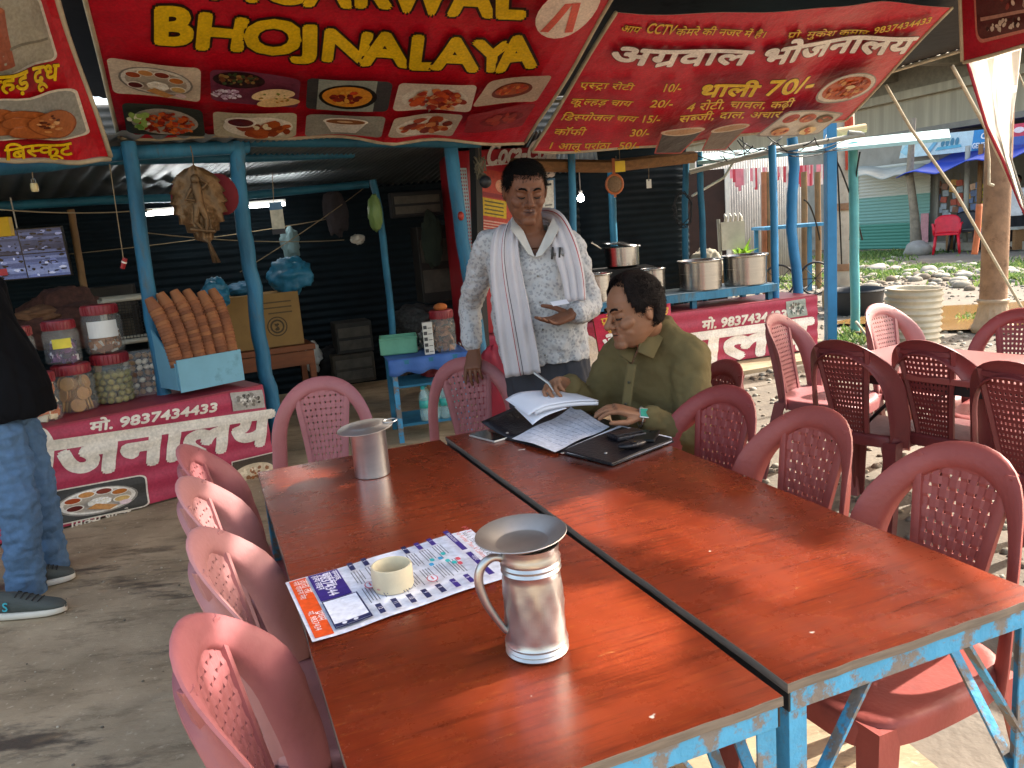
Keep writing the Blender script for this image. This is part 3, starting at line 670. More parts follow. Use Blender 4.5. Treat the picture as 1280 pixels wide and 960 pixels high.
def tpx(P, t, p0, p1, top, col, cap=.62, **k):
    """text whose baseline runs between two photo points, 'top' = photo point above p0 at cap height"""
    a, b, c = U(P, *p0), U(P, *p1), U(P, *top); dx, dy = b[0]-a[0], b[1]-a[1]; L = math.hypot(dx, dy); nx, ny = -dy/L, dx/L
    hgt = abs((c[0]-a[0])*nx+(c[1]-a[1])*ny); sh = ((c[0]-a[0])*dx+(c[1]-a[1])*dy)/L/hgt
    V, F, W = text2d(t); size = hgt/cap; sx = L/(W*size)
    P.text(t, a[0], a[1], size, col, rot=math.atan2(dy, dx), sx=sx, shear=sh/sx if sx else 0, **k)
def panel(P, c4):
    q = [U(P, *c) for c in c4]
    Q = Print(None, P.step, .11); Q.mb = P.mb; Q.h = P.h; S = P.S
    def f(u, v, h):
        s, t = u/1.6, v; a = [(q[0][i]*(1-s)+q[1][i]*s)*(1-t)+(q[3][i]*(1-s)+q[2][i]*s)*t for i in (0, 1)]; return S(a[0], a[1], h)
    Q.S = f; return Q
FOODR = ['#a8361c', '#c4521f', '#8c2817', '#b8451f', '#d07a3a']
def base_(q, bg, border=None):
    if border: q.rrect(-.03, -.04, 1.63, 1.04, .14, border)
    q.rrect(0, 0, 1.6, 1, .12, bg)
def thali(q, bg='#cfc3b0', border=None):
    base_(q, bg, border); q.ell(.8, .48, .66, .42, '#8d8880'); q.ell(.8, .49, .62, .385, '#e4dfd6'); q.ell(.8, .49, .55, .33, '#b9aea0')
    for x, y, c in ((.4, .62, '#a5481e'), (.62, .74, '#c78a4a'), (.9, .76, '#7c2c18'), (1.15, .66, '#b56b2c'), (.42, .38, '#5c1d1a'), (1.18, .42, '#c9a86a')):
        q.ell(x, y, .15, .1, '#ece7de'); q.ell(x, y, .125, .08, c)
    q.ell(.82, .46, .2, .14, '#f2efe6', jit=.08); q.scatter(.82, .46, .18, .12, 24, .02, ['#ffffff', '#e3dcc8'])
    q.poly([(.6, .3), (.95, .16), (1.1, .26), (.75, .42)], '#c08a50'); q.ell(1.22, .3, .1, .07, '#d9c2c6')
def bowl(q, bg='#3a3a3c', fill='#d08a28', top='#8a2314', border=None):
    base_(q, bg, border); q.rect(.2, 0, 1.3, 1, '#8d958e'); q.ell(.78, .48, .56, .4, '#17130f'); q.ell(.76, .5, .48, .33, fill); q.scatter(.74, .5, .28, .18, 26, .07, [top, '#c0401a', '#6b1a10', '#d9a03a'])
def pieces(q, bg, cols, n=50, size=.1, dish='#d8d2c6'):
    base_(q, bg); q.ell(.8, .46, .68, .42, dish); q.scatter(.84, .46, .55, .32, n, size, cols); 
def pakora(q):
    base_(q, '#b9b49c'); q.ell(.85, .45, .68, .42, '#e6e0d2'); q.scatter(.95, .4, .5, .27, 22, .15, ['#b3541f', '#a3441a', '#c46a2b', '#8f3a16']); q.ell(.5, .7, .3, .2, '#efeae0'); q.ell(.5, .7, .24, .15, '#5a0f12'); q.scatter(1.0, .45, .3, .2, 4, .07, ['#e7d9b4'])
def naan(q):
    base_(q, '#6e3048'); q.ell(.5, .74, .46, .24, '#2c1218'); q.scatter(.5, .78, .38, .15, 60, .045, ['#3c4a2a', '#6b3b22', '#2a1a14', '#8a6a3a']); q.scatter(.26, .38, .24, .16, 60, .035, ['#d8cfe0', '#b79ab8'])
    q.ell(1.1, .5, .42, .17, '#e2c79a', .35); q.ell(1.2, .28, .42, .14, '#d8b682', .3); q.scatter(1.12, .42, .3, .14, 14, .03, ['#b9843c', '#7f8a3a'])
def cupp(q, bg='#8f8f86'):
    base_(q, bg); q.poly([(.35, .72), (1.25, .72), (1.05, .12), (.55, .12)], '#d8d3ca'); q.ell(.8, .72, .46, .17, '#e9e5dc'); q.ell(.8, .71, .4, .13, '#8f5a34'); q.ell(.78, .72, .16, .05, '#d8b48c')
def banner_obj(name, label, corners, W, Hh, sag, paint, cell=.05, rough=.34, back='#c9c2b4', transl=.16):
    S = quadS(*corners, W, Hh, sag); P = mkprint(S, W, Hh, cell, .0016); P.h = .0
    paint(P)
    o = P.build(name, print_mat('glossy printed vinyl', rough, transl=transl, bump=.35)); tag(o, label, 'banner')
    b = MB(); b.grid(28, 14, lambda s, t: S(s*W, t*Hh, -.003)); bo = b.build('backing', pm('vinyl backing', back, .7, var=.1, transl=.1), o, smooth='all')
    h = MB(); e = .012
    for pts in ([S(W*k/24, -e, 0) for k in range(25)], [S(W+e*.6, Hh*k/14, 0) for k in range(15)], [S(-e*.6, Hh*k/14, 0) for k in range(15)]): h.tube(pts, .013, 6)
    h.build('hem', pm('dirty cream hem', '#b3a890', .85, var=.25, scale=9), o, smooth='all')
    return o
def full(P, W, Hh, col):
    V = []; F = []; nu, nv = 30, 16
    V = [(W*i/nu, Hh*j/nv) for j in range(nv+1) for i in range(nu+1)]; F = [(j*(nu+1)+i, j*(nu+1)+i+1, (j+1)*(nu+1)+i+1, (j+1)*(nu+1)+i) for j in range(nv) for i in range(nu)]
    P.cell, c = 0, P.cell; P.raw(V, F, col); P.cell = c; P.up(4)
YEL = '#e8c210'; BLK = '#2a0d0c'
# ---- centre banner
A, B, C, D = gy(150, 171, 4.95), gy(656, 179, 6.1), gy(806, -78, 4.3), gy(92, -72, 3.72)
WB, HB = (B-A).length, (D-A).length
def sagc(s, t): return .035*math.sin(s*7+t*2)*t - .03*math.sin(math.pi*s)*(1-t) + .03*math.exp(-((s-.62)/.06)**2)*(1-t) + .012*math.sin(s*23+t*9)
def paint_c(P):
    full(P, WB, HB, RED)
    for t, x0, x1, yb, yt, yb2 in (('B', 190, 238, 51, 8, 53), ('H', 241, 300, 57, 14, 60), ('O', 304, 372, 63, 22, 65), ('J', 372, 392, 64, 29, 66), ('N', 398, 456, 70, 33, 75), ('A', 452, 508, 76, 36, 79), ('L', 509, 541, 80, 40, 81), ('A', 540, 594, 80, 43, 83), ('Y', 592, 634, 83, 46, 83), ('A', 621, 666, 83, 43, 77)):
        tpx(P, t, (x0, yb), (x1, yb2), (x0+(4 if t in 'HNL' else 0), yt), YEL, cap=.7, off=.055, outline=BLK, oo=.045); P.h -= P.step*1.4
    P.up(2)
    for t, x0, x1, yb, yt, yb2 in (('A', 262, 318, -12, -58, -8), ('G', 322, 376, -10, -56, -5), ('A', 380, 436, -4, -52, -1), ('R', 440, 484, -2, -50, -1), ('W', 486, 556, 0, -48, 6), ('A', 560, 612, 7, -44, 10), ('L', 616, 650, 10, -38, 11)):
        tpx(P, t, (x0, yb), (x1, yb2), (x0, yt), YEL, cap=.7, off=.055, outline=BLK, oo=.045); P.h -= P.step*1.4
    P.up(2)
    P0 = U(P, 705, 8); P1 = U(P, 742, 2); P2 = U(P, 705, 30); rr = math.hypot(P1[0]-P0[0], P1[1]-P0[1]); P.ell(P0[0], P0[1]+.02, rr, rr*.95, '#e9dccd')
    for a in (-.5, .35): P.poly([(P0[0]+a*rr-.02, P0[1]-.6*rr), (P0[0]+a*rr+.03, P0[1]-.6*rr), (P0[0]+a*rr*.3+.03, P0[1]+.4*rr), (P0[0]+a*rr*.3-.02, P0[1]+.4*rr)], '#d9604f')
    rows = [(thali, (140, 104), (248, 116), (249, 72), (131, 58)), (naan, (262, 113), (370, 124), (374, 88), (260, 74)), (bowl, (380, 125), (482, 129), (489, 92), (382, 85)), (lambda q: pieces(q, '#c9bfb2', FOODR+['#d9a070'], 70, .1), (488, 128), (585, 130), (594, 95), (497, 92)), (lambda q: (base_(q, '#b8a896'), q.ell(.8, .5, .5, .3, '#6b3020'), q.ell(.78, .54, .42, .22, '#a5502c'), q.scatter(.78, .54, .36, .16, 20, .06, FOODR)), (587, 123), (667, 117), (688, 83), (609, 91)),
            (lambda q: (pieces(q, '#2e3430', ['#b0381a', '#c95a24', '#8a2614', '#d8702c'], 110, .06, '#a9a49c'), q.scatter(.3, .6, .22, .24, 22, .08, ['#d8dcc8', '#5f8a3a', '#8fae5a'])), (157, 154), (255, 160), (251, 126), (150, 116)), (pakora, (266, 159), (368, 160), (369, 130), (264, 127)), (cupp, (379, 160), (474, 162), (480, 135), (381, 132)), (lambda q: pieces(q, '#b5ab9c', ['#a3441a', '#7b2c18', '#c07a44'], 24, .13), (482, 161), (562, 161), (577, 133), (491, 137)), (lambda q: (base_(q, '#8f2a30'), q.ell(.9, .5, .55, .25, '#7a1f24'), q.scatter(.9, .5, .45, .18, 14, .12, ['#a3392c', '#8a2a26'])), (577, 156), (650, 148), (668, 119), (583, 133))]
    for fn, *c4 in rows: q = panel(P, c4); q.h = P.h; fn(q)
    P.up(30)
banner_obj('banner', 'big red centre banner in yellow capitals over two rows of food photos', (A, B, C, D), WB, HB, sagc, paint_c)
# ---- right banner (menu)
A, B, C, D = gy(665, 186, 6.2), gy(1056, 148, 7.5), gy(1188, 8, 5.7), gy(770, 13, 4.95)
WR, HR = (B-A).length, (D-A).length
def sagr(s, t): return .02*math.sin(s*6+1) + .03*math.sin(math.pi*s)*t + .08*math.sin(math.pi*s)*(1-t)**2 - .06*t*math.exp(-((s-.78)/.1)**2) + .008*math.sin(s*19+t*6)
def paint_r(P):
    full(P, WR, HR, '#cc2036'); k = dict(off=.018, outline='#5a0c12', oo=.022); y2 = '#e6b93c'
    tpx(P, 'आप', (774, 37), (797, 40), (779, 30), y2, **k); tpx(P, 'CCTV', (805, 38), (840, 41), (812, 26), y2, cap=.7, off=.02, outline='#5a0c12', oo=.02); tpx(P, 'केमरे की नजर में है।', (842, 41), (953, 44), (846, 33), y2, **k)
    tpx(P, 'प@ो. मुकेश कुमार-', (981, 44), (1086, 43), (985, 37), y2, **k); tpx(P, '9837434433', (1089, 38), (1160, 24), (1092, 30), y2, cap=.7, off=.02, outline='#5a0c12', oo=.02)
    tpx(P, 'अग@वाल', (757, 71), (930, 76), (766, 52), '#f2ece6', off=.045, outline='#6a0c14', oo=.03); tpx(P, 'भोजनालय', (945, 76), (1132, 60), (955, 57), '#f2ece6', off=.045, outline='#6a0c14', oo=.03)
    tpx(P, 'एस~ट^ा रोटी', (721, 103), (788, 106), (724, 96), y2, **k); tpx(P, '10/-', (823, 107), (847, 107), (827, 97), y2, cap=.7, off=.02, outline='#5a0c12', oo=.02)
    tpx(P, 'कूल~हड़ चाय', (708, 122), (784, 125), (713, 115), y2, **k); tpx(P, '20/-', (808, 125), (836, 125), (812, 116), y2, cap=.7, off=.02, outline='#5a0c12', oo=.02)
    tpx(P, 'िडस~पोजल चाय', (696, 140), (790, 143), (701, 133), y2, **k); tpx(P, '15/-', (796, 143), (820, 143), (799, 134), y2, cap=.7, off=.02, outline='#5a0c12', oo=.02)
    tpx(P, 'कॉफी', (687, 157), (726, 158), (691, 150), y2, **k); tpx(P, '30/-', (782, 159), (806, 159), (785, 150), y2, cap=.7, off=.02, outline='#5a0c12', oo=.02)
    tpx(P, '1 आलू परांठा', (679, 173), (757, 174), (682, 166), y2, **k); tpx(P, '50/-', (767, 174), (793, 174), (770, 165), y2, cap=.7, off=.02, outline='#5a0c12', oo=.02)
    tpx(P, 'थाली', (866, 108), (938, 107), (873, 93), YEL, off=.045, outline='#6a0c14', oo=.03); tpx(P, '70/-', (948, 105), (1008, 99), (957, 86), YEL, cap=.7, off=.03, outline='#6a0c14', oo=.03)
    tpx(P, '4 रोटी, चावल, कढ़ी', (851, 124), (984, 119), (855, 115), y2, **k); tpx(P, 'सब~जी, दाल, अचार', (841, 137), (968, 132), (845, 129), y2, **k)
    q = panel(P, [(1000, 122), (1072, 112), (1104, 70), (1030, 80)]); q.h = P.h; q.ell(.8, .5, .76, .48, '#8e8a86'); q.ell(.8, .52, .72, .44, '#d8cfc4'); q.ell(.8, .52, .62, .36, '#c3552c'); q.scatter(.8, .52, .55, .32, 60, .06, FOODR+['#d89a5a']); q.ell(.84, .6, .12, .06, '#e8cfa0')
    for c4, c in (([(813, 176), (846, 176), (878, 142), (822, 146)], '#46423f'), ([(872, 173), (902, 172), (934, 138), (885, 145)], '#77685a')):
        q = panel(P, c4); q.h = P.h; q.poly([(-.03, -.03), (1.63, -.03), (1.63, .95), (-.03, .95)], '#b0443c'); q.poly([(.05, .02), (1.5, .02), (1.58, .85), (.05, .85)], c); q.ell(.8, .88, .82, .15, '#cdb9a2'); q.ell(.8, .88, .7, .1, '#b78d66')
    q = panel(P, [(937, 156), (1018, 154), (1050, 127), (978, 124)]); q.h = P.h; q.rrect(0, 0, 1.6, 1, .1, '#8f8a86'); q.rrect(.04, .05, 1.56, .95, .1, '#cfc6ba')
    for x, y, c in ((.35, .72, '#a8281c'), (.8, .72, '#b8481c'), (1.25, .72, '#6b4a24'), (.4, .28, '#d89a6a'), (1.1, .28, '#e6c890')): q.ell(x, y, .2, .16, c); q.scatter(x, y, .15, .1, 8, .05, FOODR+[c])
    P.up(30)
banner_obj('banner', 'red menu banner with the price list and a big thali plate, over the right counter', (A, B, C, D), WR, HR, sagr, paint_r)
# ---- left banner
A, B, C, D = gy(-330, 205, 3.0), gy(136, 195, 4.35), gy(66, -20, 3.75), gy(-430, -20, 2.6)
WL, HL = (B-A).length, (D-A).length
def paint_l(P):
    full(P, WL, HL, '#c00d22')
    q = panel(P, [(-110, 108), (70, 72), (48, -2), (-130, -2)]); q.h = P.h; q.rrect(-.02, -.02, 1.62, 1.05, .1, '#ddd6c6'); q.rrect(.02, .02, 1.58, 1.02, .08, '#a8a290'); q.poly([(.55, .08), (1.05, .1), (1.12, .86), (.5, .86)], '#a35a40'); q.ell(.8, .86, .31, .08, '#b56a4a'); q.ell(.8, .86, .25, .055, '#d8c8b0')
    q.h = P.h+.004; q.poly([(1.05, .3), (1.55, .36), (1.55, .4), (1.05, .34)], '#7f7a6a')
    P.up(16); q = panel(P, [(-130, 172), (106, 163), (88, 106), (-140, 130)]); q.h = P.h; q.rrect(-.02, -.02, 1.62, 1.02, .1, '#ddd6c6'); q.rrect(.015, .02, 1.585, .98, .09, '#96968f')
    for x, y in ((.75, .62), (.8, .3), (1.02, .58), (.98, .42), (1.02, .2)): q.ell(x, y, .2, .17, '#8c4a22'); q.ell(x, y+.01, .185, .15, '#a85c2c')
    q.ell(1.25, .4, .25, .3, '#8c4a22'); q.ell(1.25, .41, .235, .28, '#a9602f'); q.scatter(1.25, .42, .17, .2, 16, .035, ['#d3a06a', '#5f2a14', '#c98a50'])
    P.up(18); tpx(P, 'कुल~हड़ दूध', (-55, 108), (62, 90), (-54, 88), YEL, off=.03, outline='#4a2a08', oo=.02); tpx(P, 'िबस~कूट', (-6, 189), (80, 183), (-6, 176), YEL, off=.03, outline='#4a2a08', oo=.02); P.up(4)
banner_obj('banner', 'red banner at the left edge with a clay cup photo and a biscuit photo', (A, B, C, D), WL, HL, lambda s, t: .02*math.sin(s*9+t*3)+.01*math.sin(s*31+t*7), paint_l)
# ---- banner scrap top right, hanging from the awning edge, and its white back hanging on
A, B, C, D = gy(1204, 76, 5.6), gy(1330, 42, 5.0), gy(1330, -70, 4.7), gy(1199, -70, 5.3)
W3, H3 = (B-A).length, (D-A).length
def paint_s(P):
    full(P, W3, H3, '#a31226'); q = panel(P, [(1222, 52), (1330, 28), (1330, -70), (1216, -70)]); q.h = P.h; q.rrect(-.02, -.02, 1.6, 1.0, .14, '#c07a6a'); q.rrect(.02, .02, 1.6, 1.0, .12, '#5a2a28'); q.rect(.1, .22, 1.6, .26, '#b98a7a'); q.scatter(.8, .62, .7, .3, 90, .05, ['#8a3a30', '#b0554a', '#c9b9a9', '#3a1c1c', '#7a2a28']); q.scatter(.7, .14, .5, .05, 30, .03, ['#c9b9a9', '#3a1c1c']); P.up(30)
banner_obj('banner', 'dark red banner corner with a framed photo, at the top right under the awning edge', (A, B, C, D), W3, H3, lambda s, t: .01*math.sin(s*7), paint_s)
ws = MB(); wl = [gy(1210, 78, 5.75), gy(1221, 115, 5.75), gy(1234, 158, 5.75), gy(1254, 200, 5.75), gy(1276, 255, 5.75), gy(1300, 300, 5.7)]; wr = [gy(1274, 58, 5.6), gy(1271, 110, 5.6), gy(1267, 155, 5.6), gy(1265, 195, 5.6), gy(1284, 262, 5.65), gy(1304, 300, 5.68)]
ws.loft([[a.lerp(b, k/6)+Vector((0, .03*math.sin(k*1.9+i), 0)) for k in range(7)]+[a.lerp(b, k/6)+Vector((0, .03*math.sin(k*1.9+i)+.003, 0)) for k in range(6, -1, -1)] for i, (a, b) in enumerate(zip(wl, wr))])
wo = ws.build('hanging_sheet', pm('white vinyl back', '#f2efe9', .5, var=.03, transl=.6), smooth='all'); tag(wo, 'glaring white vinyl sheet hanging twisted below the top right banner', 'sheet')
rb = MB(); rb.tube([p+Vector((-.008, -.006, 0)) for p in wl], .012, 6); rb.build('border', pm('red vinyl edge', '#a3263a', .5), wo, smooth='all')
# ================================================================== counters
def counter(label, a, b, h, depth, paint, over=0.):
    a, b = Vector((*a, 0)), Vector((*b, 0)); d = (b-a).normalized(); nb = Vector((-d.y, d.x, 0)); L = (b-a).length
    t = thing('counter', label, 'counter', a, math.atan2(d.y, d.x)); mb = MB(); mb.box((L/2, depth/2, h/2-.01), (L-.02, depth-.02, h-.02)); mb.build('base', pm('dark timber carcass', '#4a3c30', .85, var=.3), t)
    tp = MB(); tp.box((L/2, depth/2, h-.004), (L, depth, .02)); tp.build('countertop', pm('red oilcloth', '#8c2f3c', .55, var=.2, scale=3, dirt='#4f2a2c', dscale=2, damt=.4), t, bevel=.004)
    M = Matrix.Rotation(math.atan2(d.y, d.x), 4, 'Z'); M.translation = a; Mi = M.inverted()
    S = lambda u, v, hh=0.: a + d*u + Vector((0, 0, v)) - nb*(.004+hh+.004*math.sin(v*52))
    P = mkprint(S, L, h); P.h = .0; V = []; F = []; nu, nv = 20, 48
    V = [(L*i/nu, .015+(h-.02)*j/nv) for j in range(nv+1) for i in range(nu+1)]; F = [(j*(nu+1)+i, j*(nu+1)+i+1, (j+1)*(nu+1)+i+1, (j+1)*(nu+1)+i) for j in range(nv) for i in range(nu)]
    P.raw(V, F, BRED); P.up(2); P.cell = .035
    paint(P); P.mb.v = [tuple(Mi @ Vector(v)) for v in P.mb.v]; P.build('banner_cloth', print_mat('faded printed cloth', .5), t)
    return t, a, d, nb, L
CREAM = '#ddd5c8'
def paint_k1(P):
    tpx(P, 'मो. 9837434433', (112, 540), (270, 514), (113, 529), CREAM, off=.045)
    tpx(P, 'भोजनालय', (-45, 618), (336, 553), (-40, 570), CREAM, off=.06)
    q = panel(P, [(60, 658), (185, 631), (180, 594), (55, 617)]); q.h = P.h; thali(q, '#3a3a38', '#d8d0c4'); tpx(P, 'िमक~स थाली', (88, 661), (163, 647), (88, 651), CREAM, off=.02)
    q = panel(P, [(291, 514), (331, 509), (327, 487), (287, 491)]); q.h = P.h; q.rect(0, 0, 1.6, 1, '#a8a39c'); q.scatter(.8, .5, .6, .35, 50, .09, ['#d9d5cc', '#7a746c', '#4a4440', '#b8b2a6'])
    q = panel(P, [(232, 612), (268, 605), (268, 580), (228, 588)]); q.h = P.h; base_(q, '#3a3a38', '#d8d0c4')
    q = panel(P, [(292, 608), (343, 596), (340, 566), (290, 578)]); q.h = P.h; q.rect(-.03, -.04, 1.63, 1.04, '#d8d0c4'); q.rect(0, 0, 1.6, 1, '#4a4038'); q.ell(.8, .4, .8, .36, '#c9b79a'); q.scatter(.8, .4, .6, .25, 26, .07, ['#8a5a3a', '#a5653c', '#e0d0b4'])
    tpx(P, 'परांठा', (292, 619), (338, 609), (292, 612), CREAM, off=.02); P.up(20)
C1A, C1B = (-3.65, 3.314), (-1.6, 5.01)
c1, a1, d1, n1, L1 = counter('long low counter wrapped in a faded crimson banner, jars standing on it', C1A, C1B, .585, .62, paint_k1)
def paint_k2(P):
    tpx(P, 'मो. 9837434433', (877, 412), (982, 398), (878, 402), CREAM, off=.045)
    tpx(P, 'भोजनालय', (655, 486), (1012, 433), (657, 448), '#efe8de', off=.06)
    q = panel(P, [(984, 398), (1009, 394), (1006, 373), (982, 377)]); q.h = P.h; q.rect(0, 0, 1.6, 1, '#9aa39c'); q.scatter(.8, .5, .6, .35, 50, .1, ['#d9d5cc', '#7a746c', '#4a5a54', '#b8c2b6']); P.up(20)
c2, a2, d2, n2, L2 = counter('right counter wrapped in a sun-washed crimson banner, steel pots above it', (-.28, 6.77), (3.1, 7.83), .55, .55, paint_k2)
def on1(u, v, z=.591): return a1+d1*u+n1*v+Vector((0, 0, z))
def on2(u, v, z): return a2+d2*u+n2*v+Vector((0, 0, z))
# blue cooking shelf above the right counter
sh = thing('cooking_shelf', 'blue painted shelf carrying the row of steel pots', 'shelf', a2, math.atan2(d2.y, d2.x)); mb = MB(); mb.box((1.75, .33, .70), (2.7, .5, .03)); mb.build('shelf_board', pm('pale shelf top', '#9fb4bd', .5, var=.2, dirt='#55656c'), sh)
mb = MB(); mb.box((1.75, .055, .672), (2.72, .04, .075)); mb.build('front_rail', POSTB, sh, bevel=.003)
for u in (.45, 1.3, 2.2, 3.05):
    for v in (.1, .54): mb = MB(); mb.box((u, v, .32), (.05, .05, .64)); mb.build('leg', POSTD, sh)
# ================================================================== posts
def post(name, label, pts, Y, r, mat=POSTB, n=10, Y2=None, cat='post', crook=.004, bot=None):
    P = []; m = len(pts)
    for i, (px, py) in enumerate(pts): P.append(gy(px, py, Y+((Y2-Y)*i/(m-1) if Y2 else 0)))
    if bot is not None: P.append(Vector((P[-1].x, P[-1].y, bot)))
    Q = [];
    for i in range(len(P)-1):
        for k in range(6): Q.append(P[i].lerp(P[i+1], k/6))
    Q.append(P[-1]); rnd = random.Random(len(label)); rs = [r*(1+rnd.uniform(-.025, .025)) for _ in Q]; Q = [q+Vector((noise.noise(Vector((i*.35, len(label), 0)))*crook*1.6, noise.noise(Vector((i*.35, len(label), 9)))*crook*1.6, 0)) for i, q in enumerate(Q)]
    mb = MB(); mb.tube(Q, rs, n); o = mb.build(name, mat, smooth=True); tag(o, label, cat); return o
post('post', 'leaning blue pole standing on the counter right of the jars', [(160, 178), (166, 215), (175, 290), (190, 400), (203, 470), (206, 497)], 4.95, .043, crook=.006, bot=.59)
post('post', 'crooked blue pole behind the clay cups, right of the brass leaf', [(296, 178), (298, 220), (305, 290), (318, 360), (322, 410), (332, 470), (338, 486)], 5.45, .05, crook=.008, bot=0.)
post('post', 'blue timber pole at the doorway left of the standing man', [(562, 172), (567, 215), (578, 300), (592, 380), (606, 470)], 6.3, .055, crook=.004, bot=0.)
post('post', 'thin dull blue pole deep in the dark doorway', [(466, 225), (474, 260), (481, 320), (490, 400), (497, 520)], 6.9, .03, POSTD, bot=0.)
post('post', 'slim blue pole between the red cooler and the light bulb', [(714, 190), (716, 260), (718, 380)], 6.95, .032, bot=.0)
post('post', 'dim blue pole inside the kitchen by the tea strainer', [(763, 205), (766, 260), (768, 330), (769, 400)], 8.6, .04, POSTD, bot=0.)
post('post', 'blue pole with coiled black cable behind the steel pots', [(858, 195), (856, 260), (857, 330), (857, 360)], 8.4, .032, POSTD, bot=0.)
post('post', 'grey blue pole beside the cable pole, at the end of the kitchen wall', [(874, 190), (877, 260), (880, 335), (881, 360)], 8.3, .032, POSTD, bot=0.)
post('post', 'straight blue pole rising from the end of the pot shelf', [(965, 182), (967, 250), (969, 350)], 7.85, .036, BRIGHTB, bot=.0)
post('post', 'bent thick blue pole right of the pot shelf', [(990, 172), (993, 210), (990, 250), (989, 290), (996, 340), (998, 380)], 8.15, .052, BRIGHTB, crook=.008, bot=0.)
mb = MB(); p0 = gy(1033, 100, 8.3); mb.box((p0.x+.035, 8.3, 1.25), (.1, .1, 2.56)); tag(mb.build('post', BRIGHTB, bevel=.004), 'square bright blue post at the corner of the right counter', 'post')
post('post', 'thin pale turquoise pole behind the square blue post', [(1066, 178), (1068, 300), (1069, 418)], 8.75, .05, pm('turquoise paint', '#5fa9ad', .55, var=.2, scale=4, dirt='#7d8a80', dscale=5), bot=-.03)
post('beam', 'round blue beam along the left shop front, above the jars', [(-60, 212), (60, 204), (150, 192), (310, 183)], 4.0, .045, Y2=5.5, cat='beam')
post('beam', 'second blue beam behind the first, under the corrugated roof', [(-40, 206), (150, 199), (310, 197), (440, 192)], 4.6, .035, POSTD, Y2=6.6, cat='beam')
post('beam', 'flat blue beam above the dark doorway', [(300, 176), (440, 177), (600, 178)], 5.5, .04, POSTD, Y2=6.35, cat='beam')
post('beam', 'dull blue purlin crossing the dark room below the roof', [(-40, 260), (130, 250), (300, 245), (460, 230)], 6.0, .035, POSTD, Y2=7.4, cat='beam')
post('beam', 'brown timber beam under the menu banner', [(640, 206), (760, 208), (868, 196)], 6.75, .055, WOOD, Y2=7.7, n=6, cat='beam')
post('post', 'thin bamboo pole behind the jars, by the monitor', [(88, 262), (95, 300), (105, 360), (115, 420)], 6.2, .026, pm('bamboo', '#7a5d3c', .7, var=.25, scale=6), bot=0.)
post('post', 'black square post left of the red cooler', [(594, 176), (597, 300), (604, 420)], 6.72, .05, pm('black paint', '#16161a', .6), n=4, bot=0.)
# ================================================================== walls and roof of the shack
def corr(name, label, a, b, z0, z1, mat, pitch=.076, amp=.012, vertical=False, cat='wall'):
    a, b = Vector((*a, 0)), Vector((*b, 0)); d = (b-a); L = d.length; d.normalize(); n_ = Vector((-d.y, d.x, 0)); mb = MB()
    if vertical: mb.grid(int(L/pitch*6), 2, lambda s, t: a+d*(s*L)+n_*(amp*math.sin(2*math.pi*s*L/pitch))+Vector((0, 0, z0+(z1-z0)*t)))
    else: mb.grid(8, int((z1-z0)/pitch*6), lambda s, t: a+d*(s*L)+n_*(amp*math.sin(2*math.pi*t*(z1-z0)/pitch))+Vector((0, 0, z0+(z1-z0)*t)))
    o = mb.build(name, mat, smooth='all', solid=.003); tag(o, label, cat); return o
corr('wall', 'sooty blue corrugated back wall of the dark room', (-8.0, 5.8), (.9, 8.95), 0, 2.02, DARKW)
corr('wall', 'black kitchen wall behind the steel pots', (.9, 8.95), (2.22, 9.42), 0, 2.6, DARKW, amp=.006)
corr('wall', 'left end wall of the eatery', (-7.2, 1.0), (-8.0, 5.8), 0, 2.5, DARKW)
corr('wall', 'outer sheet wall behind the back of the eatery', (-8.3, 6.2), (1.9, 9.9), 0, 2.9, pm('old sheet', '#4a4a48', .7, var=.3))
rm = MB(); f0, f1, f2, f3 = Vector((-6.0, 1.9, 2.17)), Vector((-1.55, 5.25, 2.17)), Vector((-.4, 6.5, 2.21)), Vector((.9, 7.3, 2.25))
k0, k1, k2, k3 = Vector((-8.4, 5.6, 1.96)), Vector((-3.2, 7.6, 1.96)), Vector((-1.4, 8.3, 1.96)), Vector((1.2, 9.3, 1.98))
def roofp(s, t):
    q = s*3; i = min(2, int(q)); e = q-i; F_ = (f0, f1, f2, f3); K_ = (k0, k1, k2, k3); p = F_[i].lerp(F_[i+1], e).lerp(K_[i].lerp(K_[i+1], e), t); p.z += .014*math.sin(2*math.pi*s*118); return p
rm.grid(118*6, 4, roofp); tag(rm.build('roof', GALV, smooth='all', solid=.003), 'ribbed corrugated tin roof over the dark room', 'roof')
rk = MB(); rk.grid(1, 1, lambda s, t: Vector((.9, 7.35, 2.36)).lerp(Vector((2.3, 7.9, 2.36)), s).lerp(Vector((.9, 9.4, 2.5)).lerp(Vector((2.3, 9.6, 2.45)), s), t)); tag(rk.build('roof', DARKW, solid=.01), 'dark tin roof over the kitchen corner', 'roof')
# lean-to eave on the right: white on top, teal underneath
ev = MB(); E0, E1, E2, E3 = gy(872, 206, 8.2), gy(1188, 176, 8.4), gy(1186, 165, 9.6), gy(880, 196, 9.5)
ev.add([E0, E1, E2, E3]+[p+Vector((0, 0, .035)) for p in (E0, E1, E2, E3)], [(3, 2, 1, 0), (4, 5, 6, 7), (0, 1, 5, 4), (1, 2, 6, 5), (2, 3, 7, 6), (3, 0, 4, 7)])
tag(ev.build('eave', pm('teal tin sheet', '#8fb3b3', .5, var=.25, scale=3, dirt='#4f6a68', dscale=4)), 'pale tin eave running out to the right above the blue poles', 'eave')
post('beam', 'pale pole lashed under the tin eave', [(862, 215), (960, 190), (1080, 168), (1060, 166)], 8.0, .025, pm('grey pole', '#9a9a92', .7, var=.2), cat='beam')
post('log', 'short cut log lying on the roof of the eave', [(1045, 166), (1082, 160)], 8.6, .045, pm('peeled log', '#c9ad7f', .8, var=.2), cat='log')
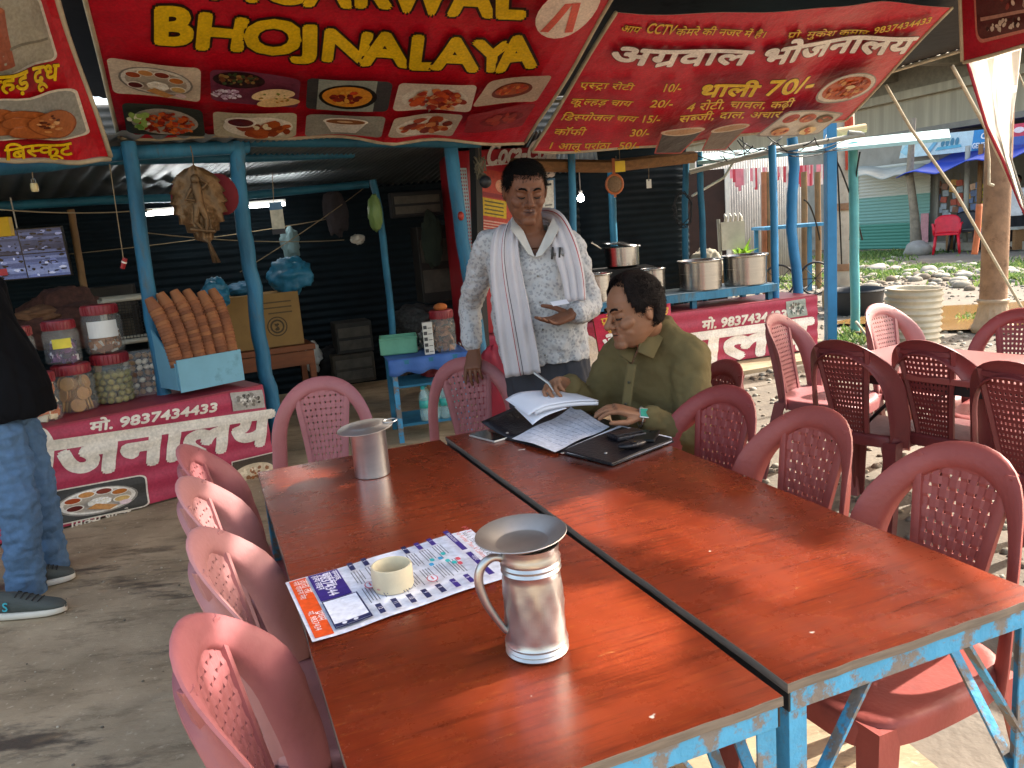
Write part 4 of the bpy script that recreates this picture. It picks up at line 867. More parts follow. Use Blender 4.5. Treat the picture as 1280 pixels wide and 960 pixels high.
# drinks cooler
ck = thing('drinks_cooler', 'tall red soft drink cooler with white script and stickers, behind the standing man', 'cooler', on2(.0, .12, 0)+Vector((0, 0, 0)), math.atan2(d2.y, d2.x))
CW, CHH = .80, 2.12; mb = MB(); mb.box((CW/2, .31, CHH/2), (CW, .6, CHH)); mb.build('cabinet', pm('cooler red', '#b3222e', .35, var=.08, coat=.3), ck, bevel=.01)
Mck = Matrix.Rotation(math.atan2(d2.y, d2.x), 4, 'Z'); Mck.translation = ck.location; S = lambda u, v, h=0.: Mck @ Vector((u, .008-h, v))
P = mkprint(S, CW, CHH); q2 = '#f0e6e0'
q = panel(P, [(602, 300), (640, 305), (640, 218), (602, 210)]); q.h = P.h; q.rect(0, 0, 1.6, 1, '#c8442e'); q.rect(.05, .35, 1.3, .6, '#e0b818')
for i in range(4): q.h = P.h+.002; q.rect(.15, .38+.055*i, 1.15, .4+.055*i, '#6b5a18')
for i in range(7): q.h = P.h+.002; q.rect(.1, .03+.04*i, 1.4, .05+.04*i, '#e8b0a0')
q.h = P.h+.002; q.rect(.02, .62, 1.5, .68, '#9a1f26'); q.ell(1.0, .8, .28, .09, '#e8a080')
P.up(8); tpx(P, 'Coca-Cola', (606, 207), (694, 199), (612, 180), q2, cap=.7, off=.03); tpx(P, 'a', (678, 222), (692, 220), (681, 204), q2, cap=.52, off=.03)
a_, b_ = U(P, 606, 208), U(P, 690, 200); P.poly([(a_[0], a_[1]), (b_[0], a_[1]+.02), (b_[0], a_[1]+.028), (a_[0], a_[1]+.01)], q2)
q = panel(P, [(678, 262), (692, 260), (691, 225), (677, 227)]); q.h = P.h; q.rect(-.25, -.06, 1.85, 1.06, '#5a7fa5'); q.rect(0, 0, 1.6, 1, '#ece8e0'); q.rect(.3, .82, 1.3, .9, '#444a55'); q.rect(.3, .1, 1.3, .16, '#888'[0:4] if False else '#8a8a8a')
P.mb.v = [tuple(Mck.inverted() @ Vector(v)) for v in P.mb.v]; P.build('sign_print', print_mat('printed ink'), ck)
# leaning menu board in front of the right counter
A, B = gy(756, 480, 6.35), gy(842, 470, 6.55); A.z = .12; B.z = .12; C, D = gy(838, 379, 6.75), gy(741, 395, 6.6)
Wm, Hm = (B-A).length, (D-A).length; S = quadS(A, B, C, D, Wm, Hm); P = mkprint(S, Wm, Hm); P.h = 0; P.rect(0, 0, Wm, Hm, '#c22a44'); P.up(3)
tpx(P, 'प@ो.', (751, 407), (766, 404), (751, 399), '#e0b040', off=.02); tpx(P, '9837434433', (770, 404), (834, 393), (771, 395), '#e0b040', cap=.7, off=.02); tpx(P, 'आप', (760, 418), (772, 416), (760, 411), '#e0b040', off=.02); tpx(P, 'अग@वाल', (753, 435), (838, 424), (753, 420), '#efe8de', off=.05)
o = P.build('menu_board', print_mat('printed ink')); tag(o, 'small red menu board leaning on the counter behind the seated man\'s head', 'board')
n_ = (B-A).cross(D-A).normalized(); mb = MB(); V = [A, B, C, D]; mb.add([p-n_*.002 for p in V]+[p-n_*.02 for p in V], [(0, 1, 2, 3), (7, 6, 5, 4), (0, 4, 5, 1), (1, 5, 6, 2), (2, 6, 7, 3), (3, 7, 4, 0)]); mb.build('backing', WOOD, o)
# ================================================================== goods in the stall
GLASS = pm('clear jar plastic', '#dfe6e4', .1, var=.03, alpha=.07, spec=.8)
LID = pm('red jar lid', '#86202a', .4, var=.15)
def jar(px, py, wpx, hpx, Y, label, fill, z=None, lidmat=LID, fillh=.8):
    p = gy(px, py, Y); k = Y/FPX; r = wpx*k/2; h = hpx*k
    if z is not None: p.z = z
    t = thing('jar', label, 'jar', p, random.uniform(0, 6)); b = h*.84
    mb = MB(); mb.lathe([(r*.6, .002), (r*.9, .004), (r*.98, b*.08), (r, b*.2), (r*.985, b*.5), (r, b*.8), (r*.93, b*.9), (r*.8, b*.97), (r*.78, b)], 24); mb.build('body', GLASS, t, smooth='all', solid=.0015)
    mb = MB(); mb.lathe([(r*.86, b-.012), (r*.88, h-.01), (r*.84, h), (.001, h+.002)], 28)
    for q in range(28): a = 2*math.pi*q/28; mb.box((r*.88*math.cos(a), r*.88*math.sin(a), (b+h)/2-.008), (.005, .005, h-b+.0))
    mb.build('lid', lidmat, t, smooth=True)
    rnd = random.Random(label); kind, cols, sz = fill; fm = MB(); H_ = b*fillh
    mats = [pm('jar filling '+c, c, .6, var=.2, scale=30, bump=.2, bscale=90) for c in cols]
    if kind == 'round':
        z_ = sz; lay = 0
        while z_ < H_:
            rr = r*.9-sz; n_ = max(3, int(2*math.pi*rr/(2*sz)))
            for q in range(n_): a = 2*math.pi*(q+.5*(lay % 2))/n_+rnd.uniform(-.1, .1); fm.ell((rr*math.cos(a), rr*math.sin(a), z_), (sz, sz, sz*.92), 12, 8, mi=rnd.randrange(len(mats)))
            z_ += sz*1.7; lay += 1
    elif kind == 'biscuit':
        for lay in range(3):
            for q in range(4):
                a = q*math.pi/2+lay*.5; M = Matrix.Translation((r*.6*math.cos(a), r*.6*math.sin(a), sz+lay*sz*1.55)) @ Matrix.Rotation(a, 4, 'Z') @ Matrix.Rotation(R(80+rnd.uniform(-12, 12)), 4, 'Y')
                for j in range(3): fm.lathe([(.001, -.006), (sz*.95, -.005), (sz, 0), (sz*.95, .006), (.001, .008)], 16, M @ Matrix.Translation((0, 0, -.016*j)), mi=rnd.randrange(len(mats)))
    else:
        for q in range(90):
            a = rnd.uniform(0, 6.28); rr = (r*.86-sz*.4)*math.sqrt(rnd.uniform(.4, 1)); M = Matrix.Translation((rr*math.cos(a), rr*math.sin(a), sz*.5+rnd.random()*H_)) @ Euler((rnd.uniform(-.5, .5), rnd.uniform(-.5, .5), a+rnd.uniform(-.4, .4))).to_matrix().to_4x4()
            fm.box((0, 0, 0), (sz*.25, sz, sz*rnd.uniform(.6, 1)), M, mi=rnd.randrange(len(mats)))
    fm.build('contents', mats, t, smooth=True, weld=False)
    return t, r, h
zc = .592
j1, r_, h1 = jar(56, 512, 40, 62, 4.38, 'red lidded jar of orange snacks half hidden behind the man in the black jacket', ('box', ['#c4682a', '#d8c9a8', '#8a3420'], .05), zc)
j2, r_, h2 = jar(98, 511, 50, 60, 4.62, 'big red lidded jar of round brown biscuits on the counter', ('biscuit', ['#a8783c', '#b98a48'], .042), zc)
j3, r_, h3 = jar(147, 505, 49, 62, 4.82, 'red lidded jar filled with round olive yellow sweets', ('round', ['#8f8238', '#a0904a', '#83762e'], .022), zc)
for px, wp, hp, Y, zz, lab, f in ((32, 30, 58, 4.4, zc+h1+.004, 'small clear jar with a blue label, upper left of the jar stack', ('box', ['#d5d8da', '#3a6a9a'], .05)),
        (82, 42, 54, 4.64, zc+h2+.004, 'clear jar of purple wrapped sweets with a yellow label, on top of the biscuit jar', ('box', ['#5a3a6a', '#d8d4dc', '#7a4a7a', '#3a2a4a'], .04)),
        (136, 47, 60, 4.84, zc+h3+.004, 'large clear jar with a white paper label, on top of the jar of olive sweets', ('box', ['#7a4a2a', '#a06a3a', '#d8d0c4'], .05))):
    t, r0, h0 = jar(px, 455, wp, hp, Y, lab, f, zz, fillh=.45 if wp > 40 else .3); dr = (Vector((0, 0, 0))-t.location); a = math.atan2(dr.y, dr.x)-t.rotation_euler[2]
    mb = MB(); n_ = 10
    for q, (w0, hh, zl) in enumerate([(.75, .34, .34) if wp > 45 else (.5, .22, .38)]):
        V = []
        for i in range(n_+1):
            b_ = a-w0/1+2*w0*i/n_
            for zz_ in (zl, zl+hh): V.append((r0*1.022*math.cos(b_), r0*1.022*math.sin(b_), h0*zz_))
        mb.add(V, [(2*i, 2*i+2, 2*i+3, 2*i+1) for i in range(n_)])
    mb.build('label_sticker', pm('yellow paper label', '#e0cf4a', .6) if 40 < wp < 45 else pm('white paper label', '#dcdcd8', .6, var=.08) if wp > 45 else pm('blue paper label', '#3f78ad', .6), t, solid=.001)
# clear bag of puffed snacks
p = gy(180, 493, 4.95); p.z = zc; t = thing('snack_packet', 'clear packet strip of puffed white and brown snacks between the jars and the pole', 'snacks', p, .5); mb = MB(); rnd = random.Random(4)
for l in range(7):
    for q in range(5): mb.ell((-.075+.038*q+rnd.uniform(-.006, .006), rnd.uniform(-.03, .03)-.01, .03+.038*l), (.021, .02, .016), 8, 6, mi=rnd.randrange(3), R3=Euler((rnd.uniform(-1, 1), rnd.uniform(-1, 1), 0)).to_matrix())
mb.build('snacks', [pm('puffed white', '#d9cdb8', .6, bump=.3), pm('puffed tan', '#a07a50', .6, bump=.3), pm('puffed brown', '#7a4f30', .6)], t, smooth='all', weld=False)
mb = MB(); mb.box((0, 0, .145), (.215, .1, .29)); mb.build('bag', pm('clear film', '#ffffff', .12, alpha=.12, var=0), t, bevel=.02)
# clay cups nested in a blue tray
trp = on1(2.36, .2)+Vector((0, 0, .05)); tr = thing('tray', 'sloping blue wooden tray that holds the stacks of clay cups', 'tray', trp, math.atan2(d1.y, d1.x)+.12); TB = pm('pale blue tray paint', '#6fa6bd', .55, var=.12, scale=3, dirt='#4f6f7a', dscale=5)
mb = MB(); mb.box((0, -.13, .085), (.42, .012, .2)); mb.build('front_panel', TB, tr, bevel=.002)
mb = MB(); mb.box((0, .03, .012), (.42, .3, .02)); mb.build('floor_board', TB, tr)
for sx in (-1, 1): mb = MB(); mb.add([(sx*.205, -.122, 0), (sx*.205, .18, 0), (sx*.205, .18, .4), (sx*.205, -.122, .16), (sx*.217, -.122, 0), (sx*.217, .18, 0), (sx*.217, .18, .4), (sx*.217, -.122, .16)], [(0, 1, 2, 3), (7, 6, 5, 4), (0, 4, 5, 1), (1, 5, 6, 2), (2, 6, 7, 3), (3, 7, 4, 0)]); mb.build('side_panel', TB, tr)
CLAY = pm('terracotta', '#8f5a3b', .85, var=.2, scale=6, bump=.2, bscale=80, dirt='#8a4a2a', dscale=5, damt=.4)
mb = MB(); mb.lathe([(.02, 0), (.026, .001), (.032, .03), (.038, .062), (.0415, .072), (.043, .078), (.041, .082), (.038, .078), (.034, .06), (.028, .03), (.022, .006), (.001, .005)], 20)
cup0 = mb.build('clay_cup', CLAY, smooth=True); tag(cup0, 'terracotta clay cup nested in the leaning stacks in the blue tray', 'cup', 'clay cups nested in stacks in the blue tray')
CLAYS = [CLAY, pm('brown clay', '#86553a', .85, var=.2, scale=6, bump=.2, bscale=80), pm('pale clay', '#96623f', .85, var=.2, scale=6, bump=.2, bscale=80), pm('smoked clay', '#774a32', .85, var=.25, scale=6, bump=.2, bscale=80)]
first = True; Rt = Matrix.Rotation(tr.rotation_euler[2], 4, 'Z')
for sidx in range(6):
    x = -.185+.073*sidx; n_ = 20-abs(sidx-2)//2; pos = Vector((x, -.085+.012*(sidx % 2), .145)); ang = R(4+2*sidx % 5)
    for k in range(n_):
        lean = R(5)+R(17)*(k/n_)**2+random.uniform(-.03, .03); side = random.uniform(-.014, .014)+R(-3+(sidx-2)*1.2)-R(10)*(k/n_)**2
        dirv = Vector((math.sin(side), math.sin(lean), math.cos(lean))).normalized()
        c = cup0 if first else cup0.copy()
        if not first: COL.objects.link(c)
        first = False; q = (-dirv).to_track_quat('Z', 'Y')
        wp_ = trp + Rt @ (pos+dirv*.078); c.rotation_mode = 'QUATERNION'; c.rotation_quaternion = Rt.to_quaternion() @ q; c.location = wp_; pos = pos+dirv*random.uniform(.0185, .0215)
        sl = c.material_slots[0]; sl.link = 'OBJECT'; sl.material = random.choice(CLAYS)
# brass leaf with relief figure, dark red cushion behind
lf = gy(250, 262, 4.72); lt = thing('brass_leaf', 'antique brass leaf ornament with a small relief figure, hanging from the beam', 'ornament', lf, R(18)); LO = [(0, .25), (.05, .235), (.1, .2), (.135, .16), (.12, .15), (.155, .1), (.135, .09), (.16, .04), (.138, .03), (.15, -.02), (.122, -.025), (.125, -.075), (.095, -.08), (.09, -.125), (.06, -.13), (.05, -.17), (.03, -.19), (.05, -.25), (.07, -.31)]
def leafpt(k, side): x, z = LO[k]; return x if side > 0 else -x*(1 if k < 16 else -.35), z
mb = MB(); NV = 9; V = []
for k in range(len(LO)):
    L_, R__ = leafpt(k, -1)[0], leafpt(k, 1)[0]; z = LO[k][1]
    for i in range(2*NV+1):
        q = i/(2*NV); x = L_+(R__-L_)*q; c_ = 2*q-1; cx = (L_+R__)/2
        V.append((x, -.03+.05*c_*c_+.010*math.sin((abs(c_)*.12-z)*80)-.01*math.exp(-(c_/.12)**2), z))
n_ = 2*NV+1; mb.add(V, [(k*n_+i, k*n_+i+1, (k+1)*n_+i+1, (k+1)*n_+i) for k in range(len(LO)-1) for i in range(2*NV)])
BR_ = pm('antique brass', '#6a5238', .45, metal=.55, var=.35, scale=9, bump=.6, bscale=45, dirt='#2f2418', dscale=9, damt=.5)
mb.build('leaf', BR_, lt, smooth='all', solid=.008)
mb = MB(); mb.ell((.0, -.055, .165), (.026, .02, .03)); mb.cap((0, -.05, .13), (.005, -.05, .04), .03, .024); mb.cap((.005, -.05, .03), (.03, -.05, -.06), .026, .014); mb.cap((.03, -.05, -.06), (.02, -.045, -.13), .014, .009); mb.cap((-.01, -.05, .02), (-.03, -.05, -.07), .024, .014); mb.cap((-.03, -.05, -.07), (.0, -.045, -.12), .013, .009)
mb.cap((-.03, -.05, .115), (-.065, -.05, .06), .011, .008); mb.cap((-.065, -.05, .06), (-.02, -.06, .05), .008, .007); mb.cap((.03, -.05, .115), (.062, -.05, .14), .011, .008); mb.cap((.062, -.05, .14), (.03, -.06, .165), .008, .007); mb.cap((-.06, -.045, -.11), (.06, -.045, -.13), .012, .012)
mb.build('relief_figure', BR_, lt, smooth='all', weld=False)
mb = MB(); mb.tube([(0, -.01, .24), (.005, 0, .3), (0, .02, .36)], .003, 5); mb.build('cord', pm('jute cord', '#6a5640', .9), lt)
cu = gy(256, 244, 4.86); mb = MB()
for sx in (-1, 1): mb.ell((sx*.09, 0, 0), (.1, .045, .125), 16, 10, R3=Euler((0, R(-12*sx), 0)).to_matrix())
o = mb.build('cushion', pm('dark red velvet', '#6a1c26', .9, var=.2), smooth='all', weld=False); o.location = cu; o.rotation_euler[2] = R(18); tag(o, 'dark red rounded cushion hanging behind the brass leaf', 'ornament')
# CCTV monitor
mp_ = gy(28, 318, 6.0); mo = thing('monitor', 'wall monitor showing bluish camera views, at the left edge', 'monitor', mp_, R(24)); mo.rotation_euler = (R(8), 0, R(14)); mb = MB(); mo.scale = (.82, .82, .82); mb.box((0, .03, 0), (.74, .045, .46)); mb.build('casing', pm('black casing', '#0c0c0e', .4), mo, bevel=.006)
S = lambda u, v, h=0.: Vector((u-.36, .0065-h, v-.22)); P = Print(S, .0006); P.rect(0, 0, .72, .44, '#0c0e16'); rnd = random.Random(9)
for x0_, y0_ in ((.005, .225), (.365, .225), (.005, .005), (.365, .005)):
    P.h = .002; P.rect(x0_, y0_, x0_+.35, y0_+.21, '#5a6aa0' if y0_ < .1 else '#39426a')
    for q_ in range(9): P.h = .0021+.00003*q_; P.rect(x0_, y0_+.0233*q_, x0_+.35, y0_+.0233*(q_+1), rnd.choice(['#3a4468', '#4a5680', '#566494', '#2c3454'] if y0_ > .1 else ['#5a6aa0', '#7080b4', '#8292c4', '#4a5888']))
    for _ in range(34):
        xx = x0_+rnd.uniform(0, .31); yy = y0_+rnd.uniform(0, .19); P.h = .0026+rnd.random()*.002; P.ell(min(xx, x0_+.31)+.018, min(yy, y0_+.18)+.012, rnd.uniform(.008, .032), rnd.uniform(.003, .014), n=9, jit=.3, col=rnd.choice(['#10131f', '#8a9ad0', '#c3cef0', '#20263f', '#0a0a12', '#6a7ab8'] if y0_ < .1 else ['#10131f', '#10131f', '#9aa6d8', '#20263f', '#0a0a12']))
    if x0_ < .1 and y0_ < .1: P.h = .005; P.rect(x0_+.04, y0_+.04, x0_+.2, y0_+.1, '#9a2a3a')
P.build('screen', print_mat('screen picture', .2, emit=.06), mo)
mb = MB(); mb.tube([(0, .03, .23), (0, .05, .5)], .006, 6); mb.build('bracket', pm('white cable', '#cfcfca', .6), mo)
# tube light, bulb
def tubel(px1, py1, px2, py2, Y1, Y2):
    a, b = gy(px1, py1, Y1), gy(px2, py2, Y2); t = thing('tube_light', 'lit white tube light under the tin roof', 'tube light', a); d_ = b-a
    mb = MB(); mb.tube([(0, 0, 0), d_], .014, 10); mb.build('tube', emat('lit tube', (1, .98, .95), 7), t, smooth=True)
    mb = MB(); mb.bar(Vector((0, .02, .03)), d_+Vector((0, .02, .03)), .03, .03); mb.build('batten', pm('white batten', '#b8b8b4', .5), t)
tubel(183, 268, 356, 255, 6.7, 7.3)
bl = gy(726, 248, 8.2); t = thing('light_bulb', 'glowing white bulb hanging in the dark kitchen', 'bulb', bl); mb = MB(); mb.lathe([(.001, -.035), (.02, -.03), (.034, -.012), (.036, .005), (.026, .03), (.016, .042)], 16); mb.build('bulb', emat('lit bulb', (1, .99, .97), 25), t, smooth='all'); mb = MB(); mb.lathe([(.017, .042), (.017, .075), (.006, .08), (.004, .5)], 10); mb.build('holder', pm('white batten', '#b8b8b4', .5), t)
# carton, stool and sacks in the dark room
def room(px, py, Y): return gy(px, py, Y)
p = room(336, 470, 6.9); p.z = 0; t = thing('side_bench', 'low brown wooden bench under the cardboard carton', 'bench', p, R(25)); OR_ = pm('orange brown wood', '#7a4526', .6, var=.25, scale=4, stretch=(1, 6, 6))
topz = gy(336, 432, 6.9).z; mb = MB(); mb.box((0, 0, topz-.03), (.78, .5, .05)); mb.build('seat', OR_, t, bevel=.004); mb = MB(); mb.box((0, -.235, topz-.12), (.74, .025, .12)); mb.build('apron', OR_, t)
for sx in (-1, 1):
    for sy in (-1, 1): mb = MB(); mb.box((sx*.35, sy*.21, (topz-.06)/2), (.05, .05, topz-.06)); mb.build('leg', OR_, t)
ct = thing('carton', 'large brown cardboard carton printed with a round emblem, on the bench', 'carton', (p.x-.02, p.y, topz), R(25)); ch_ = gy(336, 366, 6.9).z-topz; mb = MB(); mb.box((0, 0, ch_/2), (.66, .4, ch_)); mb.build('box', pm('cardboard', '#8a6a3c', .8, var=.12), ct, bevel=.004)
S = lambda u, v, h=0.: Vector((u, -.2015-h, v)); P = Print(S); P.ell(.12, ch_*.38, .085, .085, '#4a3a22'); P.ell(.12, ch_*.38, .075, .075, '#8a6a3c'); P.ell(.12, ch_*.38, .06, .06, '#4a3a22'); P.ell(.12, ch_*.38, .045, .045, '#8a6a3c'); P.scatter(.12, ch_*.38, .03, .03, 9, .012, ['#4a3a22'])
for yy in (.62, .72, .82): P.rect(-.02 if yy != .62 else .06, ch_*yy, .26, ch_*yy+.012, '#5a4628')
P.build('printing', print_mat('printed cloth ink', .7), ct)
def sack(name, px, py, Y, wpx, hpx, mat, label, cat, seed=1, asp=.8, sharp=.24):
    c = gy(px, py, Y); k = Y/FPX; rx, rz = wpx*k/2, hpx*k/2; mb = MB(); mb.ell((0, 0, 0), (1, 1, 1), 44, 30)
    V = []
    for v in mb.v:
        v = Vector(v); n0 = noise.fractal(v*1.6+Vector((seed*7.3, 0, 0)), .8, 2, 3); n1 = abs(noise.noise(v*4+Vector((seed, seed, 0)))); n2 = abs(noise.noise(v*9+Vector((seed, 0, seed)))); f = 1+sharp*n0-.13*n1-.04*n2; V.append((v.x*rx*f, v.y*rx*asp*f, v.z*rz*f))
    mb.v = V; o = mb.build(name, mat, smooth='all'); o.location = c; tag(o, label, cat); return o
BLUEB = pm('blue woven plastic', '#246a8a', .45, var=.25, scale=7, bump=.3, bscale=40)
b_ = sack('plastic_bag', 362, 345, 6.95, 56, 48, BLUEB, 'crumpled blue printed plastic bag on the carton', 'bag', 2)
sack('plastic_bag', 268, 368, 6.4, 36, 40, BLUEB, 'blue plastic bag drooping right of the clay cups', 'bag', 5)
sack('plastic_bag', 300, 362, 6.9, 40, 18, pm('dark blue plastic', '#1f5a7a', .5, var=.3), 'flat dark blue plastic bag on top of the carton', 'bag', 8)
sack('cloth', 363, 305, 7.3, 24, 38, pm('grey blue cloth', '#6f8a90', .85, var=.2), 'grey blue cloth hung on a line above the blue bag', 'cloth', 3)
sack('cloth_bundle', 84, 400, 6.1, 120, 75, pm('checked brown cloth', '#4a2f2a', .95, var=.5, scale=30), 'dark reddish cloth bundle heaped behind the jars', 'bundle', 4)
sack('cloth_bundle', 55, 392, 5.9, 60, 22, pm('tan cloth', '#6f4f3a', .95, var=.3), 'tan cloth lying on the dark cloth bundle', 'bundle', 6)
sack('plastic_bag', 388, 445, 7.6, 30, 40, pm('white plastic', '#b9b9b4', .5, var=.3, scale=5), 'white plastic bag on the floor of the dark room', 'bag', 7)
sack('cloth_bundle', 412, 452, 7.7, 40, 38, pm('black cloth', '#141416', .9), 'black bag slumped beside the white plastic bag', 'bag', 9)
sack('cloth', 447, 299, 7.5, 18, 12, pm('white rag', '#c9c4ba', .85), 'white rag hung on the dark back wall', 'rag', 11)
sack('sack', 500, 455, 7.3, 30, 40, pm('grey sack', '#5a5650', .9, var=.3), 'grey sack in the shadow behind the thin doorway pole', 'sack', 12)
# dim clutter along the back wall of the dark room
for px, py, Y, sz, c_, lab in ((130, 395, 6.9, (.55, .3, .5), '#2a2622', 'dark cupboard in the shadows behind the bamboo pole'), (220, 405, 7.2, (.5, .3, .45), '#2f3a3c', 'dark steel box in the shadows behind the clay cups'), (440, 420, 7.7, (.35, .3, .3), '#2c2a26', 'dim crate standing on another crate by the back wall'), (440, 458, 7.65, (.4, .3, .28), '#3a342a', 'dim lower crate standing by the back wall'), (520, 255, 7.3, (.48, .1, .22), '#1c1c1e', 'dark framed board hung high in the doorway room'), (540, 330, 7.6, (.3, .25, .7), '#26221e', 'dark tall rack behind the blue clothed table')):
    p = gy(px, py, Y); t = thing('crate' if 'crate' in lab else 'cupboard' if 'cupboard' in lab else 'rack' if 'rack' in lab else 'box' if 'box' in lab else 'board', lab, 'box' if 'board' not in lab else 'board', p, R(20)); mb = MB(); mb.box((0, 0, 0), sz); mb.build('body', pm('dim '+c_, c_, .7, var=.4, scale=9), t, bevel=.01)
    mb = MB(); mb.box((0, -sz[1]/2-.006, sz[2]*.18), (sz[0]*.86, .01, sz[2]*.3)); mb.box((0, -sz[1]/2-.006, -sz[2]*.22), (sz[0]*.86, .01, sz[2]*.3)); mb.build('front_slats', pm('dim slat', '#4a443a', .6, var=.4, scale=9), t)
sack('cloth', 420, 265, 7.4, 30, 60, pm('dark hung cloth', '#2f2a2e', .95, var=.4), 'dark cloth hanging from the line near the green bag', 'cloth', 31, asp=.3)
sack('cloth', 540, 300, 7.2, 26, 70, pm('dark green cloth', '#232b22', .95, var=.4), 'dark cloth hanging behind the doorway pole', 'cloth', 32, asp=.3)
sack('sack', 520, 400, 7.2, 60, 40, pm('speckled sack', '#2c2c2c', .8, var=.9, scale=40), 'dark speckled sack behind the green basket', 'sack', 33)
# white crate frame with black mesh
p = gy(165, 398, 5.75); t = thing('wire_crate', 'white framed dark mesh crate behind the blue pole', 'crate', p, R(30)); mb = MB(); W_, H_, D_ = .36, .3, .3
for z in (-H_/2, H_/2): mb.tube([(-W_/2, -D_/2, z), (W_/2, -D_/2, z), (W_/2, D_/2, z), (-W_/2, D_/2, z)], .018, 6, closed=True)
for x in (-1, 1):
    for y in (-1, 1): mb.tube([(x*W_/2, y*D_/2, -H_/2), (x*W_/2, y*D_/2, H_/2)], .016, 6)
mb.build('frame', pm('dirty white plastic', '#a39e90', .6, var=.2), t, smooth='all'); mb = MB(); mb.grid(16, 14, lambda s, t_: (-W_/2+W_*s, -D_/2+.01, -H_/2+H_*t_)); o = mb.build('mesh', pm('black wire', '#18181a', .5), t); md = o.modifiers.new('wire', 'WIREFRAME'); md.thickness = .005
# hanging things
def cordto(mb, a, b, r=.0025, sag=.0, n=8): mb.tube([Vector(a).lerp(Vector(b), k/n)-Vector((0, 0, sag*4*(k/n)*(1-k/n))) for k in range(n+1)], r, 5)
CORD = pm('twine', '#8a7a60', .9, var=.2)
def hanging(name, label, cat, top, px, py, Y, parts):
    a = gy(top[0], top[1], Y); b = gy(px, py, Y); t = thing(name, label, cat, b); mb = MB(); cordto(mb, (0, 0, .0), a-b); mb.build('cord', CORD, t)
    for nm, fn, mt in parts: m_ = MB(); fn(m_); m_.build(nm, mt, t, smooth=True, weld=False)
hanging('padlock', 'small brass padlock on a cord below the left banner', 'padlock', (40, 215), 42, 228, 4.3, [('body', lambda m: m.lathe([(.001, -.05), (.016, -.048), (.02, -.03), (.018, -.005), (.001, -.003)], 12), pm('dull gold', '#b5a67c', .4, metal=.3)), ('shackle', lambda m: m.tube([(-.01, 0, -.006), (-.01, 0, .014), (0, 0, .022), (.01, 0, .014), (.01, 0, -.006)], .003, 6), pm('steel wire', '#8a8a88', .4, metal=.8))])
hanging('toy_whistle', 'small red torch dangling on a white string', 'torch', (137, 205), 154, 322, 4.6, [('barrel', lambda m: m.tube([(-.015, 0, -.06), (.01, 0, -.005)], [.013, .014], 10), pm('red plastic', '#8f1f22', .4)), ('band', lambda m: m.tube([(-.001, 0, -.03), (.003, 0, -.022)], .0155, 10), pm('pale band', '#d8cfc4', .5))])
hanging('sachet_strip', 'narrow printed sachet hanging in front of the tube light', 'sachet', (340, 215), 342, 252, 5.5, [('sachet', lambda m: (m.box((.01, 0, -.11), (.085, .008, .21))), pm('printed sachet', '#b9b5a2', .4, var=.3, scale=14)), ('strip', lambda m: m.box((.01, -.005, -.03), (.088, .004, .05)), pm('blue printed strip', '#4a6f8a', .4)), ('base_strip', lambda m: m.box((.01, -.005, -.2), (.088, .004, .035)), pm('dark strip', '#23232c', .4))])
o = sack('plastic_bag', 469, 266, 6.7, 18, 46, pm('thin green plastic', '#7f9a5a', .35, var=.2, transl=.3), 'pale green plastic bag hanging from the thin doorway pole', 'bag', 13, sharp=.12)
hanging('tea_strainer', 'tea strainer with orange rim hanging beside a yellow tag', 'strainer', (770, 195), 768, 228, 7.0, [('rim', lambda m: m.tube([(.072*math.cos(k*.3927), 0, -.015+.08*math.sin(k*.3927)) for k in range(16)], .011, 8, closed=True), pm('orange plastic', '#b5653a', .45)), ('handle', lambda m: m.bar((0, 0, .06), (0, 0, .2), .024, .012, (0, 1, 0)), pm('orange plastic', '#b5653a', .45)), ('mesh', lambda m: m.ell((0, 0, -.015), (.068, .02, .075), 16, 8), pm('tea stained mesh', '#7a5f45', .7, var=.3, scale=60)), ('tip', lambda m: m.box((0, 0, -.11), (.02, .012, .03)), pm('orange plastic', '#b5653a', .45))])
hanging('tag', 'small yellow plastic tag hanging above the tea strainer', 'tag', (774, 185), 775, 205, 6.9, [('plate', lambda m: m.box((0, 0, -.02), (.085, .006, .09)), pm('yellow plastic', '#e0b81a', .4))])
hanging('tag', 'little white tag on a string in front of the kitchen wall', 'tag', (811, 205), 811, 226, 7.1, [('plate', lambda m: m.box((0, 0, -.025), (.042, .006, .075)), pm('white tag plastic', '#d6d2c8', .5, var=.1)), ('eyelet', lambda m: m.ell((0, -.004, .005), (.008, .004, .008), 8, 6), pm('steel wire', '#8a8a88', .4, metal=.8))])
hanging('ornament', 'grey tasselled door charm hanging at the black post', 'charm', (598, 182), 600, 205, 6.4, [('charm', lambda m: [m.tube([(random.uniform(-.05, .05), random.uniform(-.02, .02), random.uniform(-.12, .06)) for _ in range(4)], .006, 5) for _ in range(16)], pm('dull metal wire', '#6a6252', .5, metal=.4, var=.3)), ('bell', lambda m: m.ell((.03, -.03, -.14), (.05, .03, .05), 14, 8), pm('black bell', '#26262c', .4, var=.5, scale=40))])
p = gy(576, 270, 6.15); o = MB().ell((0, 0, 0), (.025, .02, .035), 12, 8).build('lock', pm('red enamel', '#a03024', .4, var=.4, scale=30), smooth='all'); o.location = p; tag(o, 'small red and gold charm tied on the doorway pole', 'charm')
p = gy(0, 284, 5.6); mb = MB(); mb.box((0, 0, 0), (.16, .05, .13)); o = mb.build('box', pm('yellow carton', '#e0b81a', .5), bevel=.004); o.location = p; tag(o, 'yellow box at the left edge above the monitor', 'box')
